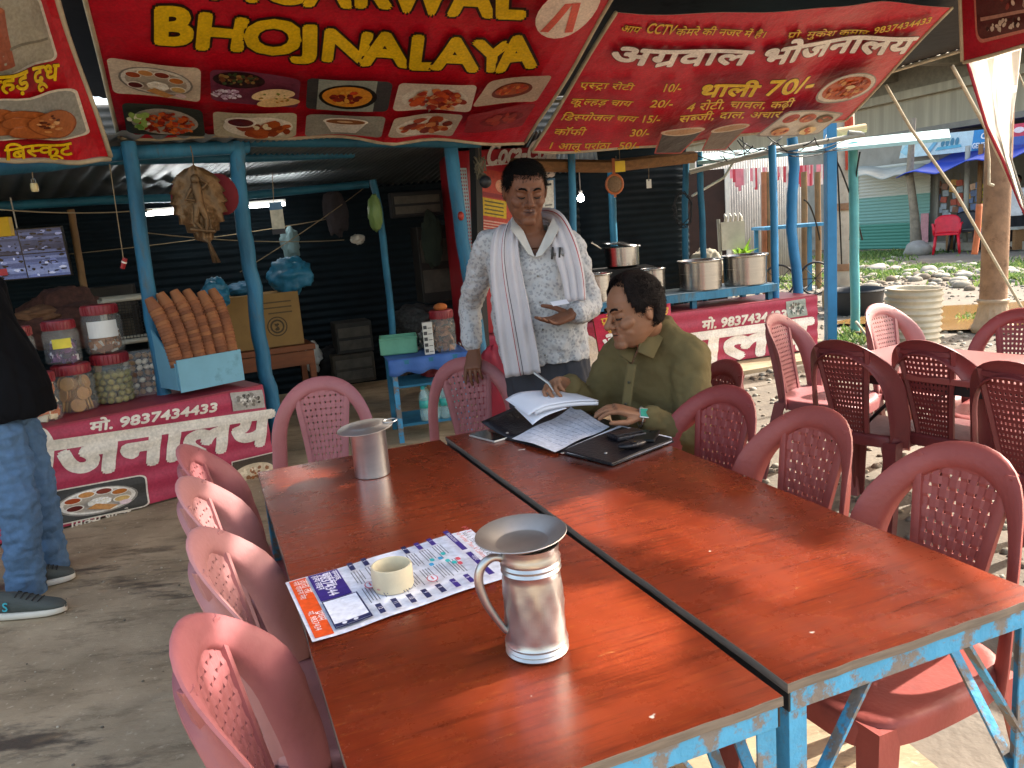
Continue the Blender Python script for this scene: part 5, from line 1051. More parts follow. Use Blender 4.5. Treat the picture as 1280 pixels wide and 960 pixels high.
# cords across the dark room
for (a, b, Ya, Yb, s_, lab) in (((0, 262), (190, 262), 4.6, 5.2, .02, 'slack cord above the monitor at the left'), ((175, 290), (430, 300), 6.2, 7.2, .04, 'thin cord passing behind the brass leaf'), ((60, 320), (420, 272), 7.0, 7.6, .03, 'thin cord rising from behind the monitor to the dark back wall'), ((300, 340), (455, 235), 6.5, 7.6, .02, 'thin cord rising steeply above the blue bag')):
    wr_ = MB(); cordto(wr_, gy(*a, Ya), gy(*b, Yb), .004, s_); tag(wr_.build('cord', CORD, smooth='all'), lab, 'cord')
# perforated white sheet at the doorway
a, b = gy(566, 210, 6.75), gy(583, 210, 6.75); mb = MB(); ht = 1.9; WD = (b-a).length
def pf(s, t): return a.lerp(b, s)+Vector((0, 0, -ht*t))
mb.grid(13, 129, pf, skip=lambda i, j: i % 2 == 1 and j % 2 == 1); tag(mb.build('lattice_panel', pm('white perforated plastic', '#c3d0d6', .5, var=.1), solid=.004), 'narrow white perforated panel behind the doorway pole', 'panel')
# side table in the doorway with its goods
tp = gy(530, 440, 5.75); tz_ = tp.z; t = thing('side_table', 'small blue table with a blue cloth in the doorway', 'table', (tp.x, tp.y, 0), R(14)); mb = MB()
def clothf(s, q):
    x = -.29+.58*s; y = -.29+.56*q; z = tz_
    if q < .12: z = tz_-(.12-q)*.9-.006*math.sin(s*21)*(.12-q)/.12*2; y = -.225-.006*math.sin(s*21)
    return (x, y, z)
mb.grid(40, 30, clothf); mb.build('tablecloth', pm('blue cloth', '#3f66a8', .7, var=.15, scale=5, bump=.2, bscale=60), t, smooth='all', solid=.004)
mb = MB(); mb.box((0, .03, tz_-.025), (.55, .5, .03)); mb.build('tabletop', POSTD, t)
for sx in (-1, 1):
    for sy in (-1, 1): mb = MB(); mb.box((sx*.25, sy*.22+.03, (tz_-.04)/2), (.035, .035, tz_-.04)); mb.build('leg', BLUE if sy < 0 else POSTD, t)
mb = MB(); mb.box((0, .03, .12), (.47, .42, .02)); mb.build('shelf', POSTD, t); mb = MB(); mb.box((0, .03, .40), (.47, .42, .016)); mb.build('shelf', POSTD, t)
BOT = pm('bottle plastic', '#bfe4e6', .08, alpha=.3, var=.02, spec=.8); CAPM = pm('teal bottle cap', '#1f9a9a', .4); mb = MB(); mb.lathe([(.028, 0), (.034, .004), (.035, .06), (.032, .075), (.035, .09), (.035, .16), (.03, .19), (.014, .225), (.013, .24)], 16); first = None
for q in range(6):
    x = -.06+.075*(q % 4)+(.03 if q > 3 else 0); y = -.16+(.09 if q > 3 else 0); loc = Vector((tp.x, tp.y, .131))+Matrix.Rotation(R(14), 3, 'Z') @ Vector((x, y, 0))
    if first is None:
        first = thing('water_bottle', 'clear water bottle with a teal cap in the rack under the doorway table', 'bottle', loc, 0, 'water bottles under the doorway table'); mb.build('bottle', BOT, first, smooth='all')
        m2 = MB(); m2.lathe([(.0155, .232), (.0155, .255), (.001, .257)], 14); m2.build('cap', CAPM, first, smooth=True); m2 = MB(); m2.lathe([(.0352, .095), (.0352, .15)], 16); m2.build('wrapper', pm('teal wrapper', '#3fa8a0', .4, var=.2, scale=20), first, smooth='all', solid=.0006)
    else: dup(first, loc)
RT = Matrix.Rotation(R(14), 3, 'Z')
def ontab(x, y): return Vector((tp.x, tp.y, tz_+.003))+RT @ Vector((x, y, 0))
t, r0, h0 = jar(553, 422, 33, 52, 5.7, 'red lidded jar of brown spice on the blue clothed table', ('box', ['#7a5038', '#8a5f44', '#5f3a28'], .03)); t.location = ontab(.14, -.08); 
o = MB().ell((0, 0, 0), (.05, .05, .03), 12, 8).build('snack_heap', pm('orange snack', '#b0622c', .7, var=.3, scale=30, bump=.6), smooth='all'); o.location = ontab(.14, -.08)+Vector((0, 0, h0+.02)); tag(o, 'small orange packet heap on the lid of the spice jar', 'snacks')
t = thing('milk_carton', 'white carton printed in grey beside the spice jar', 'carton', ontab(.02, -.15), R(8)); mb = MB(); mb.box((0, 0, .115), (.07, .05, .23)); mb.build('carton', pm('white card', '#cfccc4', .5, var=.06), t, bevel=.003); P = Print(lambda u, v, h=0.: Vector((u-.035, -.0255-h, v)), .0004)
for k in range(5): P.rect(.006, .015+.042*k, .03, .04+.042*k, '#4a4a4c'); P.rect(.036, .018+.042*k, .064, .024+.042*k, '#77746e')
P.build('printing', print_mat('printed ink'), t)
t = thing('basket', 'pale green plastic basket on the back of the blue clothed table', 'basket', ontab(-.17, .1), R(8)); GRN = pm('pale green plastic', '#6aa88a', .5)
mb = MB()
for a_, b_, c_, d_ in ((0, -.1, .26, .012), (0, .1, .26, .012), (-.13, 0, .012, .2), (.13, 0, .012, .2)): mb.box((a_, b_, .06), (c_, d_, .11))
mb.box((0, 0, .005), (.25, .19, .01)); mb.build('walls', GRN, t, bevel=.003); mb = MB(); mb.tube([(-.135, -.105, .118), (.135, -.105, .118), (.135, .105, .118), (-.135, .105, .118)], .009, 6, closed=True); mb.build('rim', GRN, t)
sp_ = MB(); rnd = random.Random(2)
for q in range(150): gx_, gy_ = rnd.gauss(0, .09), rnd.gauss(0, .045); sp_.ell((gx_, gy_, .008+.13*math.exp(-(gx_/.1)**2-(gy_/.06)**2)*rnd.random()**.5), (.022, .014, .008), 6, 4, R3=Euler((rnd.random()*3, rnd.random()*3, 0)).to_matrix())
o = sp_.build('snack_heap', pm('foil sachets', '#6a6a6c', .3, metal=.6, var=.5, scale=30), smooth='all', weld=False); o.location = ontab(.03, .16); tag(o, 'heap of glinting foil sachets behind the blue clothed table', 'sachets')
o = sack('plastic_bag', 548, 462, 5.9, 50, 34, pm('red and white bag', '#8f2a2e', .5, var=.4, scale=9), 'red and white bag on the shelf under the blue table', 'bag', 15)
o = sack('cloth', 622, 495, 6.05, 52, 130, pm('crimson oilcloth drape', '#a02a3c', .5, var=.2, bump=.4, bscale=12), 'crimson oilcloth draped at the corner behind the chair the man leans on', 'cloth', 16, asp=.35, sharp=.15)
# steel pots on the shelf
def pot(u, v, z, r, h, label, tilt=(0, 0), lid=False):
    t = thing('steel_pot', label, 'pot', on2(u, v, z)); t.rotation_euler = (R(tilt[0]), R(tilt[1]), random.uniform(0, 6)); mb = MB(); mb.lathe([(r*.92, 0), (r*.97, .006), (r*.985, h*.5), (r, h*.94), (r*1.06, h*.96), (r*1.08, h), (r*1.03, h+.002), (r*.985, h*.95), (r*.96, .02), (.001, .016)], 36); mb.build('body', STEEL, t, smooth=True)
    mb = MB(); mb.tube([(r*1.05*math.cos(k*.2618), r*1.05*math.sin(k*.2618), h) for k in range(24)], .006, 6, closed=True); mb.build('rim', STEEL, t, smooth='all')
    if lid: mb = MB(); mb.lathe([(r*1.04, h+.006), (r*.8, h+.02), (.02, h+.03), (.001, h+.03)], 28); mb.build('lid', STEEL, t, smooth=True)
for px, py, wp, hp, v, lab, lid in ((746, 384, 42, 34, .22, 'steel pot at the left end of the shelf, half behind the seated man', 1), (818, 374, 30, 32, .26, 'small dented steel pot right behind the seated man\'s head', 0), (876, 369, 56, 36, .24, 'wide steel pot in the middle of the shelf', 0), (932, 363, 56, 36, .24, 'wide steel pot at the right end of the shelf', 0)):
    L_ = a2+n2*v; d_ = ray(px, py); u = (L_.y*d_.x-L_.x*d_.y)/(d2.x*d_.y-d2.y*d_.x); Yp = L_.y+d2.y*u; k = Yp/FPX; pot(u, v, .716, wp*k/2/1.05, hp*k, lab)
p = gy(778, 334, 8.0); t = thing('cooking_pot', 'tall steel pot on the dark stove, lid tilted', 'pot', p); mb = MB(); mb.lathe([(.14, 0), (.17, .02), (.175, .2), (.19, .21), (.001, .215)], 32); mb.build('body', STEEL, t, smooth=True); mb = MB(); mb.lathe([(.2, 0), (.19, .012), (.02, .03), (.001, .03)], 28, Matrix.Translation((0, 0, .222)) @ Matrix.Rotation(R(8), 4, 'Y')); mb.build('lid', STEEL, t, smooth=True); mb = MB(); mb.tube([(-.2, 0, .2), (-.3, -.02, .27)], .008, 6); mb.build('handle', STEEL, t)
mb = MB(); mb.box((0, 0, p.z/2), (.6, .5, p.z-.01)); o = mb.build('stove', pm('sooty stove', '#1c1a18', .8, var=.4), bevel=.01); o.location = (p.x, p.y+.05, 0); tag(o, 'sooty black stove block under the tall pot', 'stove')
# coil of black cable on the pole, cables in the eave
mb = MB()
for k in range(4): c = gy(853, 262, 8.3); mb.tube([c+Vector((.085*math.cos(q*.3927)+random.uniform(-.02, .02), -.02*k, .17*math.sin(q*.3927)+random.uniform(-.03, .03))) for q in range(16)], .005, 6, closed=True)
tag(mb.build('cable_coil', pm('black cable', '#121214', .5), smooth='all'), 'coil of black cable hung on the blue pole behind the pots', 'cable')
mb = MB(); rnd = random.Random(8)
for k in range(16):
    a = gy(rnd.uniform(860, 1040), rnd.uniform(168, 196), 7.9); b = gy(rnd.uniform(880, 1080), rnd.uniform(165, 200), 8.2); cordto(mb, a, b, .006, rnd.uniform(.02, .14), 10)
for px1, py1, px2, py2 in ((1045, 180, 1052, 330), (1075, 190, 1062, 300), (1040, 190, 1078, 300), (1005, 250, 1025, 300)): cordto(mb, gy(px1, py1, 8.6), gy(px2, py2, 8.9), .009, -.1, 10)
tag(mb.build('cables', pm('black cable', '#121214', .5), smooth='all', weld=False), 'tangle of black cables under the tin eave', 'cable')
# ================================================================== things on the plywood tables
# flyer
pA, pB, pC = gz(357, 731, TZ+.001), gz(391, 806, TZ+.001), gz(588, 662, TZ+.001)
fu, fv = (pB-pA), (pC-pA); FW, FH = fu.length, fv.length; fu.normalize(); fv.normalize()
def flyS(u, v, h=0.):
    k = v/FH; z = .0012+.004*max(0, .12-k)*4+.0022*(1+math.sin(k*17+u*8))*.5+.006*max(0, u/FW-.8)*max(0, .3-abs(k-.55))*6
    return pA+fu*u+fv*v+Vector((0, 0, z+h))
P = mkprint(flyS, FW, FH, .02, .0006); V = []; F = []; nu, nv = 14, 22
V = [(FW*i/nu, FH*j/nv) for j in range(nv+1) for i in range(nu+1)]; F = [(j*(nu+1)+i, j*(nu+1)+i+1, (j+1)*(nu+1)+i+1, (j+1)*(nu+1)+i) for j in range(nv) for i in range(nu)]
P.raw(V, F, '#dfe1ea'); P.up(2); w_, h_ = FW, FH; PU = '#3b2a7a'; NV = '#262a55'; OR = '#e2541c'; GT = '#6a6c78'
P.rect(.02*w_, .015*h_, .97*w_, .095*h_, OR); P.h -= P.step
P.text('जीता लो', .05*w_, .06*h_, .024, '#f2e6e0'); P.text('मेरी योजना मेरा', .05*w_, .03*h_, .018, '#f2e6e0'); P.text('प्रथम'.replace('प्र', 'प@र'[0:2]), .62*w_, .06*h_, .024, '#f2e6e0'); P.text('मो. 9837434', .6*w_, .03*h_, .018, '#f2e6e0')
P.rect(.03*w_, .105*h_, .5*w_, .25*h_, PU); 
for i, (t, s_) in enumerate((('हेल्प लाइन'.replace('ल्प', 'ल~प'), .02), ('98374344', .03), ('सूचना केन्द', .018), ('सम्पर्क'.replace('म्प', 'म~प'), .018))): P.text(t, .06*w_, (.12+.032*i)*h_, s_, '#e9e4f2', off=.02); P.h -= P.step
P.rect(.52*w_, .105*h_, .95*w_, .27*h_, NV); P.rect(.535*w_, .11*h_, .935*w_, .262*h_, '#e3e5ee'); P.rect(.89*w_, .11*h_, .935*w_, .262*h_, NV); 
for v_ in (.15, .2): P.ell(.912*w_, v_*h_, .0048, .0048, '#e3e5ee'); P.h -= P.step
for k in range(7):
    v0 = (.3+.072*k)*h_; c_ = PU if k > 4 else NV
    for u0 in (.02, .82):
        if not (u0 < .1 and k in (2, 3)): P.rect(u0*w_, v0, (u0+.15)*w_, v0+.026*h_, c_); P.text(str(12-k) if u0 > .5 else str(6-k if k < 6 else 1), (u0+.05)*w_, v0+.004*h_, .013, '#e9e4f2'); P.h -= 2*P.step
    for u0, u1 in ((.2, .46), (.52, .8)):
        for q in range(4): P.h += .00002; P.rect(u0*w_, v0-.008*h_+.014*h_*q, (u1-random.uniform(0, .08))*w_, v0-.008*h_+.014*h_*q+.0045*h_, GT); P.h -= P.step
P.up(2)
for u0, v0, c_ in ((.36, .73, '#35b5b5'), (.42, .7, '#3a9ac8'), (.5, .72, '#35b5b5'), (.4, .66, '#35b5b5'), (.47, .64, '#3a9ac8'), (.52, .77, '#d04a5a'), (.6, .76, '#d04a5a'), (.56, .74, '#35b5b5')): P.rrect(u0*w_, v0*h_, (u0+.055)*w_, (v0+.022)*h_, .004, c_); P.h -= P.step
for u0, v0 in ((.47, .335), (.68, .6)): 
    P.ell((u0+.05)*w_, v0*h_, .018, .012, '#c96a78'); P.ell((u0+.05)*w_, v0*h_, .015, .0095, '#dfe1ea'); P.rect((u0+.02)*w_, (v0-.004)*h_, (u0+.08)*w_, (v0+.004)*h_, '#c96a78')
P.rrect(.56*w_, .345*h_, .68*w_, .37*h_, .004, '#c25468')
P.rect(.02*w_, .83*h_, .46*w_, .86*h_, PU); P.h -= P.step; P.rect(.52*w_, .83*h_, .97*w_, .86*h_, PU); P.text('Instruction', .08*w_, .837*h_, .014, '#e9e4f2'); P.h -= P.step; P.text('निर्देश'.replace('र्दे', 'दे'), .6*w_, .837*h_, .014, '#e9e4f2')
P.text('Nick Is Your Will God Adv', .14*w_, .91*h_, .02, '#3a3a44', w=.55*w_); P.text('No Further Than X Collector', .12*w_, .88*h_, .017, '#d4553a', w=.6*w_)
P.rect(.62*w_, .935*h_, .95*w_, .937*h_, '#3a3a44')
for q in range(7): P.rect((.05+.02*q)*w_, (.935+.01*(q % 3))*h_, (.06+.02*q)*w_, (.965-.008*(q % 2))*h_, '#c24a5a'); P.h -= P.step
o = P.build('flyer', print_mat('printed paper', .6, spec=.3)); tag(o, 'white printed flyer with purple and orange blocks, lying under the pale ring', 'flyer')
# pale ring
c = gz(492, 733, TZ+.006); mb = MB(); mb.lathe([(.041, 0), (.043, .003), (.0435, .03), (.043, .047), (.0415, .05), (.0385, .05), (.0375, .047), (.0372, .003), (.0385, 0), (.041, 0)], 40)
o = mb.build('tape_ring', pm('pale bamboo ring', '#cfc3a4', .6, var=.1, scale=16, bump=.12, bscale=60, dirt='#a8946c', dscale=14, damt=.3), smooth=True); o.location = c; tag(o, 'pale cream ring open at both ends, standing on the flyer', 'ring')
# steel jug with a saucer on top
ST2 = pm('worn stainless steel', '#bdbbb8', .36, metal=1., var=.14, scale=5, stretch=(1, 1, 3), bump=.03, bscale=90, dirt='#8d8278', dscale=6, damt=.4)
c = gz(672, 812, TZ); jt = thing('steel_jug', 'dented stainless steel jug with swirled sides and a riveted handle', 'jug', c); JH = .198; prof = [(.049, 0), (.0535, .003), (.0552, .006), (.0520, .010), (.0552, .014), (.0520, .019), (.0552, .024), (.0525, .029), (.0522, .036), (.0518, .06), (.0512, .09), (.0506, .115), (.0502, .138), (.0490, .150), (.0520, .154), (.0490, .159), (.0520, .164), (.0490, .169), (.0520, .174), (.0490, .18), (.05, .19), (.052, JH), (.0495, JH), (.0475, .188), (.0455, .03), (.001, .02)]
mb = MB(); N = 72; V = []
for r, z in prof:
    for k in range(N):
        a = 2*math.pi*k/N; q = 0
        if .036 <= z <= .138 and r > .0465: e = math.sin(math.pi*(z-.03)/.115)**.7; q = .003*e*math.sin(9*(a+z*9))
        V.append(((r+q)*math.cos(a), (r+q)*math.sin(a), z))
mb.add(V, [(i*N+k, i*N+(k+1) % N, (i+1)*N+(k+1) % N, (i+1)*N+k) for i in range(len(prof)-1) for k in range(N)]+[tuple(range(N))[::-1]]); mb.build('body', ST2, jt, smooth=True, ang=60)
hd = Vector((-.98, -.2, 0)); mb = MB(); hp = [hd*.046+Vector((0, 0, .178)), hd*.066+Vector((0, 0, .182)), hd*.085+Vector((0, 0, .168)), hd*.0915+Vector((0, 0, .142)), hd*.083+Vector((0, 0, .105)), hd*.069+Vector((0, 0, .075)), hd*.055+Vector((0, 0, .05)), hd*.0505+Vector((0, 0, .046))]
Q = []
for i in range(len(hp)-1):
    p0, p1, p2, p3 = hp[max(0, i-1)], hp[i], hp[i+1], hp[min(len(hp)-1, i+2)]
    for k in range(5): t_ = k/5; Q.append(.5*((2*p1)+(p2-p0)*t_+(2*p0-5*p1+4*p2-p3)*t_*t_+(3*p1-p0-3*p2+p3)*t_**3))
Q.append(hp[-1]); mb.tube(Q, [.0058+.0022*math.sin(math.pi*min(1, i/len(Q)*1.3)) for i in range(len(Q))], 12); mb.build('handle', ST2, jt, smooth=True)
mb = MB()
for z in (.176, .049): mb.ell(hd*.051+Vector((0, 0, z)), (.005, .005, .004), 8, 6)
mb.build('rivets', pm('brass braze', '#a07a35', .4, metal=.8, var=.3), jt, smooth='all')
mb = MB(); mb.lathe([(.001, .0015), (.044, .0015), (.046, .003), (.072, .0165), (.0775, .0185), (.0785, .0175), (.072, .0145), (.047, .0), (.001, -.001)], 48); o = mb.build('saucer', pm('stained steel plate', '#b0aaa4', .42, metal=.9, var=.2, scale=9, dirt='#6f645a', dscale=7, damt=.35), smooth=True); o.location = c+Vector((-.012, .0, JH+.002)); o.rotation_euler = (R(2.5), R(-2), 0); tag(o, 'shallow steel saucer covering the mouth of the steel jug', 'saucer')
# canister
c = gz(466, 593, TZ); ct_ = thing('steel_canister', 'plain straight steel canister at the far end of the left table', 'canister', c); mb = MB(); mb.lathe([(.052, 0), (.055, .002), (.0552, .006), (.055, .148), (.0565, .152), (.0545, .153), (.054, .15), (.053, .01), (.001, .008)], 48); mb.build('body', ST2, ct_, smooth=True)
mb = MB(); mb.lathe([(.001, .014), (.045, .013), (.055, .009), (.06, .006), (.084, .003), (.0865, .0015), (.0865, -.0005), (.06, .001), (.001, .004)], 48); o = mb.build('lid', pm('stained steel plate', '#b0aaa4', .42), smooth=True); o.location = c+Vector((-.006, -.004, .154)); o.rotation_euler = (R(3), R(-3), 0); o.name = 'cover_plate'; tag(o, 'wide flat steel lid with a wire ring, resting on the straight canister', 'lid')
mb = MB(); mb.tube([(.078+.022*math.cos(k*.3927), .012+.022*math.sin(k*.3927), .008) for k in range(16)], .0022, 6, closed=True); mb.build('ring_handle', ST2, o, smooth='all')
# black portfolio with papers
LEA = pm('black leather', '#17151a', .38, var=.3, scale=9, bump=.35, bscale=130, coat=.1); PAP = pm('white paper', '#d9dae2', .7, var=.04)
def slab(mb, px4, z0, z1, mi=0):
    P4 = [gz(x, y, z0) for x, y in px4]; mb.add(P4+[Vector((p.x, p.y, z1)) for p in P4], [(0, 1, 2, 3), (7, 6, 5, 4), (0, 4, 5, 1), (1, 5, 6, 2), (2, 6, 7, 3), (3, 7, 4, 0)], mi)
pf0 = gz(735, 555, TZ); pt = thing('portfolio', 'open black leather portfolio stuffed with papers', 'portfolio', (0, 0, 0))
mb = MB(); slab(mb, [(628, 549), (766, 583), (843, 553), (722, 514)], TZ+.001, TZ+.006); mb.build('back_cover', LEA, pt, bevel=.002)
mb = MB(); slab(mb, [(709, 566), (766, 580), (840, 552), (775, 537)], TZ+.0065, TZ+.022); mb.build('paper_block', pm('paper edges', '#cfd0d6', .8, var=.1, stretch=(1, 1, 60), scale=6), pt)
mb = MB(); slab(mb, [(704, 564), (765, 581), (800, 566), (742, 548)], TZ+.0225, TZ+.0275); slab(mb, [(742, 548), (800, 566), (842, 550), (778, 535)], TZ+.0225, TZ+.0275); mb.build('front_pocket', LEA, pt, bevel=.002)
mb = MB(); F0 = [(603, 543), (640, 549), (722, 514), (690, 516)]
G = [gz(x, y, TZ+.004) for x, y in F0]; zf = [.035, 0, 0, .05]; n_ = 8; V = []
for j in range(n_+1):
    for i in range(n_+1): s, t_ = i/n_, j/n_; p = (G[0]*(1-s)+G[1]*s)*(1-t_)+(G[3]*(1-s)+G[2]*s)*t_; V.append(p+Vector((0, 0, (1-s)**1.6*(.045*(1-t_)+.085*t_))))
mb.add(V, [(j*9+i, j*9+i+1, (j+1)*9+i+1, (j+1)*9+i) for j in range(n_) for i in range(n_)]); mb.build('flap', LEA, pt, smooth='all', solid=.004)
mb = MB()
for x, y in ((634, 541), (757, 566), (703, 566)): mb.ell(gz(x, y, TZ+.03)+Vector((0, 0, -.0005 if x > 640 else .0)), (.006, .006, .003), 10, 6)
mb.build('snap_buttons', ST2, pt, smooth='all')
def sheet(name, label, c4, z, lift, textrows=9, cat='paper', parent=None):
    G = [gz(x, y, z) for x, y in c4]; Wd, Hd = (G[1]-G[0]).length, (G[3]-G[0]).length
    def S(u, v, h=0.):
        s, t_ = u/Wd, v/Hd; p = (G[0]*(1-s)+G[1]*s)*(1-t_)+(G[3]*(1-s)+G[2]*s)*t_; return p+Vector((0, 0, lift(s, t_)+h))
    P = mkprint(S, Wd, Hd, .02, .0003); V = [(Wd*i/16, Hd*j/16) for j in range(17) for i in range(17)]; P.raw(V, [(j*17+i, j*17+i+1, (j+1)*17+i+1, (j+1)*17+i) for j in range(16) for i in range(16)], '#dcdde6'); P.up(2)
    for r in range(textrows):
        v_ = Hd*(.9-.8*r/textrows); x_ = Wd*.08
        while x_ < Wd*.88:
            l_ = random.uniform(.008, .03); P.rect(x_, v_, min(Wd*.92, x_+l_), v_+.0022, '#9aa0b8'); P.h -= P.step; x_ += l_+.006
    o = P.build(name, print_mat('printed paper', .6, spec=.3), parent); tag(o, label, cat); md = o.modifiers.new('thickness', 'SOLIDIFY'); md.thickness = .0006; md.offset = -1; return o
sheet('paper_sheet', 'curled white printed sheet on the open portfolio, under the watch hand', [(640, 549), (694, 566), (762, 536), (716, 514)], TZ+.009, lambda s, t_: .002+.05*max(0, t_-.62)**1.3*(1.2-s)+.006*math.sin(s*3+t_*4)**2)
# writing pad held up by the seated man
pa = [gy(629, 493, 2.80), gy(658, 514, 2.66), gy(748, 501, 2.74), gy(716, 491, 2.86)]
pdt = thing('notepad', 'white writing pad with its first leaf rolled back, propped on the portfolio', 'notepad', (0, 0, 0))
W1 = (pa[1]-pa[0]).length; V = []; n_ = 14
def padp(s, t_, dz=0.):
    p = (pa[0]*(1-s)+pa[1]*s)*(1-t_)+(pa[3]*(1-s)+pa[2]*s)*t_; k = max(0, .28-t_); return p+Vector((k*.02, 0, dz-.25*k*k*(1-.2*s)+.012*math.sin(t_*3)))
mb = MB(); mb.grid(10, 16, lambda s, t_: padp(s, t_)); mb.build('top_leaf', PAP, pdt, smooth='all', solid=.0015, soff=-1)
mb = MB(); mb.grid(10, 16, lambda s, t_: padp(s, .1+.9*t_, -.006)); mb.build('leaves', pm('paper edges', '#cfd0d6', .8, var=.1), pdt, smooth='all', solid=.012, soff=-1)
mb = MB(); mb.grid(10, 8, lambda s, t_: padp(.25+.75*s, .05+.5*t_, -.022-.02*(1-t_)*s)); mb.build('loose_leaf', PAP, pdt, smooth='all', solid=.001)
# phone, wallet, pouch
c = gz(612, 547, TZ); o = thing('phone', 'slim dark phone with a pale edge beside the portfolio', 'phone', c, R(38)); mb = MB(); mb.box((0, 0, .004), (.072, .15, .007)); mb.build('body', pm('pale phone edge', '#c9c4bc', .3, metal=.3), o, bevel=.002); mb = MB(); mb.box((0, 0, .0082), (.067, .145, .001)); mb.build('screen', pm('dark glass', '#14181a', .08), o)
c = gz(783, 546, TZ+.0285); o = thing('wallet', 'flat black leather wallet on top of the portfolio', 'wallet', c, R(20)); mb = MB(); mb.box((0, 0, .008), (.105, .085, .015), taper=.97); mb.build('body', LEA, o, bevel=.004); mb = MB(); mb.box((.0, -.004, .0165), (.1, .04, .003)); mb.build('flap', LEA, o, bevel=.001)
c = gz(808, 547, TZ+.0285); o = thing('phone', 'black phone lying face down beside the wallet on the portfolio', 'phone', c, R(-20)); mb = MB(); mb.box((0, 0, .0055), (.07, .12, .01)); mb.build('body', pm('black casing', '#0c0c0e', .4), o, bevel=.003); mb = MB(); mb.box((.015, .04, .0112), (.02, .02, .0012)); mb.build('camera_bump', pm('dark glass', '#14181a', .08), o)
c = gz(790, 560, TZ+.0285); o = thing('key_pouch', 'rounded black leather key pouch with a gold snap, at the front of the portfolio', 'pouch', c, R(22)); mb = MB(); mb.ell((0, 0, .012), (.05, .024, .0125), 20, 12); mb.build('body', LEA, o, smooth='all'); mb = MB(); mb.box((0, -.004, .0235), (.022, .036, .003)); mb.ell((0, -.018, .0245), (.003, .003, .002), 8, 6, mi=1); mb.build('strap', [LEA, pm('brass braze', '#a07a35', .4, metal=.8, var=.3)], o)
# ================================================================== people
def remesh(mb, name, mats, voxel, parent, it=3, fac=.5, cut=None, paint=None, wr=None):
    me = bpy.data.meshes.new(name); me.from_pydata([tuple(v) for v in mb.v], [], mb.f); o = bpy.data.objects.new(name, me); COL.objects.link(o)
    bm = bmesh.new(); bm.from_mesh(me); bmesh.ops.remove_doubles(bm, verts=bm.verts, dist=1e-6); bmesh.ops.recalc_face_normals(bm, faces=bm.faces); bm.to_mesh(me); bm.free()
    md = o.modifiers.new('r', 'REMESH'); md.mode = 'VOXEL'; md.voxel_size = voxel; ms = o.modifiers.new('s', 'SMOOTH'); ms.factor = fac; ms.iterations = it
    bpy.context.view_layer.update(); m2 = bpy.data.meshes.new_from_object(o.evaluated_get(bpy.context.evaluated_depsgraph_get())); bpy.data.objects.remove(o); bpy.data.meshes.remove(me)
    if wr:
        nn = [v.normal.copy() for v in m2.vertices]
        for v, n in zip(m2.vertices, nn): v.co = v.co+n*wr(v.co)
    if cut:
        bm = bmesh.new(); bm.from_mesh(m2); kill = [f for f in bm.faces if cut(f.calc_center_median(), f.normal)]; bmesh.ops.delete(bm, geom=kill, context='FACES'); bm.to_mesh(m2); bm.free()
    m2.name = name; m2.materials.clear()
    for m in (mats if isinstance(mats, (list, tuple)) else [mats]): m2.materials.append(m)
    for p in m2.polygons:
        p.use_smooth = True; p.material_index = paint(p.center) if paint else 0
    o = bpy.data.objects.new(name, m2); COL.objects.link(o)
    if parent: o.parent = parent; o.matrix_parent_inverse = Matrix.Translation(parent.location).inverted()
    return o
def adopt(o, parent): o.parent = parent; o.matrix_parent_inverse = Matrix.Translation(parent.location).inverted(); return o
HZ = [(-.118, .02, .05, .02), (-.108, .036, .070, -.005), (-.09, .05, .083, -.03), (-.07, .061, .088, -.058), (-.045, .069, .090, -.080), (-.02, .073, .090, -.092), (0, .0755, .088, -.099), (.025, .0765, .091, -.102), (.05, .0755, .089, -.101), (.075, .069, .079, -.092), (.098, .054, .058, -.070), (.112, .034, .034, -.043), (.119, .012, .010, -.016)]
def hring(z, w, f, b, n=36, off=0.):
    out = []
    for k in range(n):
        a = 2*math.pi*k/n; s, c = math.sin(a), math.cos(a); e = 2/2.25
        x = (w+off)*math.copysign(abs(s)**e, s); mid = (f+b)/2; d = (f-b)/2+off; y = mid+d*math.copysign(abs(c)**e, c)
        out.append(Vector((x, y, z)))
    return out
def head_parts(mb, M, fat=1.):
    mb.loft([[M @ p for p in hring(z, w_*fat, f, b)] for z, w_, f, b in HZ])
    C_ = lambda a, b, ra, rb: mb.cap(M @ Vector(a), M @ Vector(b), ra*M.median_scale, rb*M.median_scale, 12)
    C_((0, .088, .014), (0, .1165, -.026), .0085, .0128); C_((-.012, .100, -.031), (.012, .100, -.031), .0095, .0095); C_((0, .1, -.03), (0, .118, -.03), .01, .0095)
    for s in (-1, 1):
        C_((s*.012, .090, .022), (s*.045, .080, .026), .0095, .008); C_((s*.026, .0745, .003), (s*.036, .0725, .003), .0142, .0138)
        C_((s*.040, .070, -.028), (s*.052, .058, -.022), .021, .018); C_((s*.022, .076, -.042), (s*.042, .056, -.058), .0165, .016)
        mb.ell(M @ Vector((s*.0785*fat, -.008, -.004)), [q*M.median_scale for q in (.007, .019, .031)], 14, 10, R3=M.to_3x3().normalized() @ Euler((R(-12), 0, R(-18*s))).to_matrix())
    C_((-.019, .089, -.0545), (.019, .089, -.0545), .0058, .0058); C_((0, .0945, -.0545), (0, .0945, -.0545), .0068, .0068); C_((-.015, .088, -.0665), (.015, .088, -.0665), .0072, .0072); C_((-.012, .080, -.098), (.012, .080, -.098), .018, .018); C_((-.008, .079, -.072), (.008, .076, -.096), .0165, .018); C_((-.016, .078, -.07), (-.01, .074, -.1), .016, .016); C_((.016, .078, -.07), (.01, .074, -.1), .016, .016)
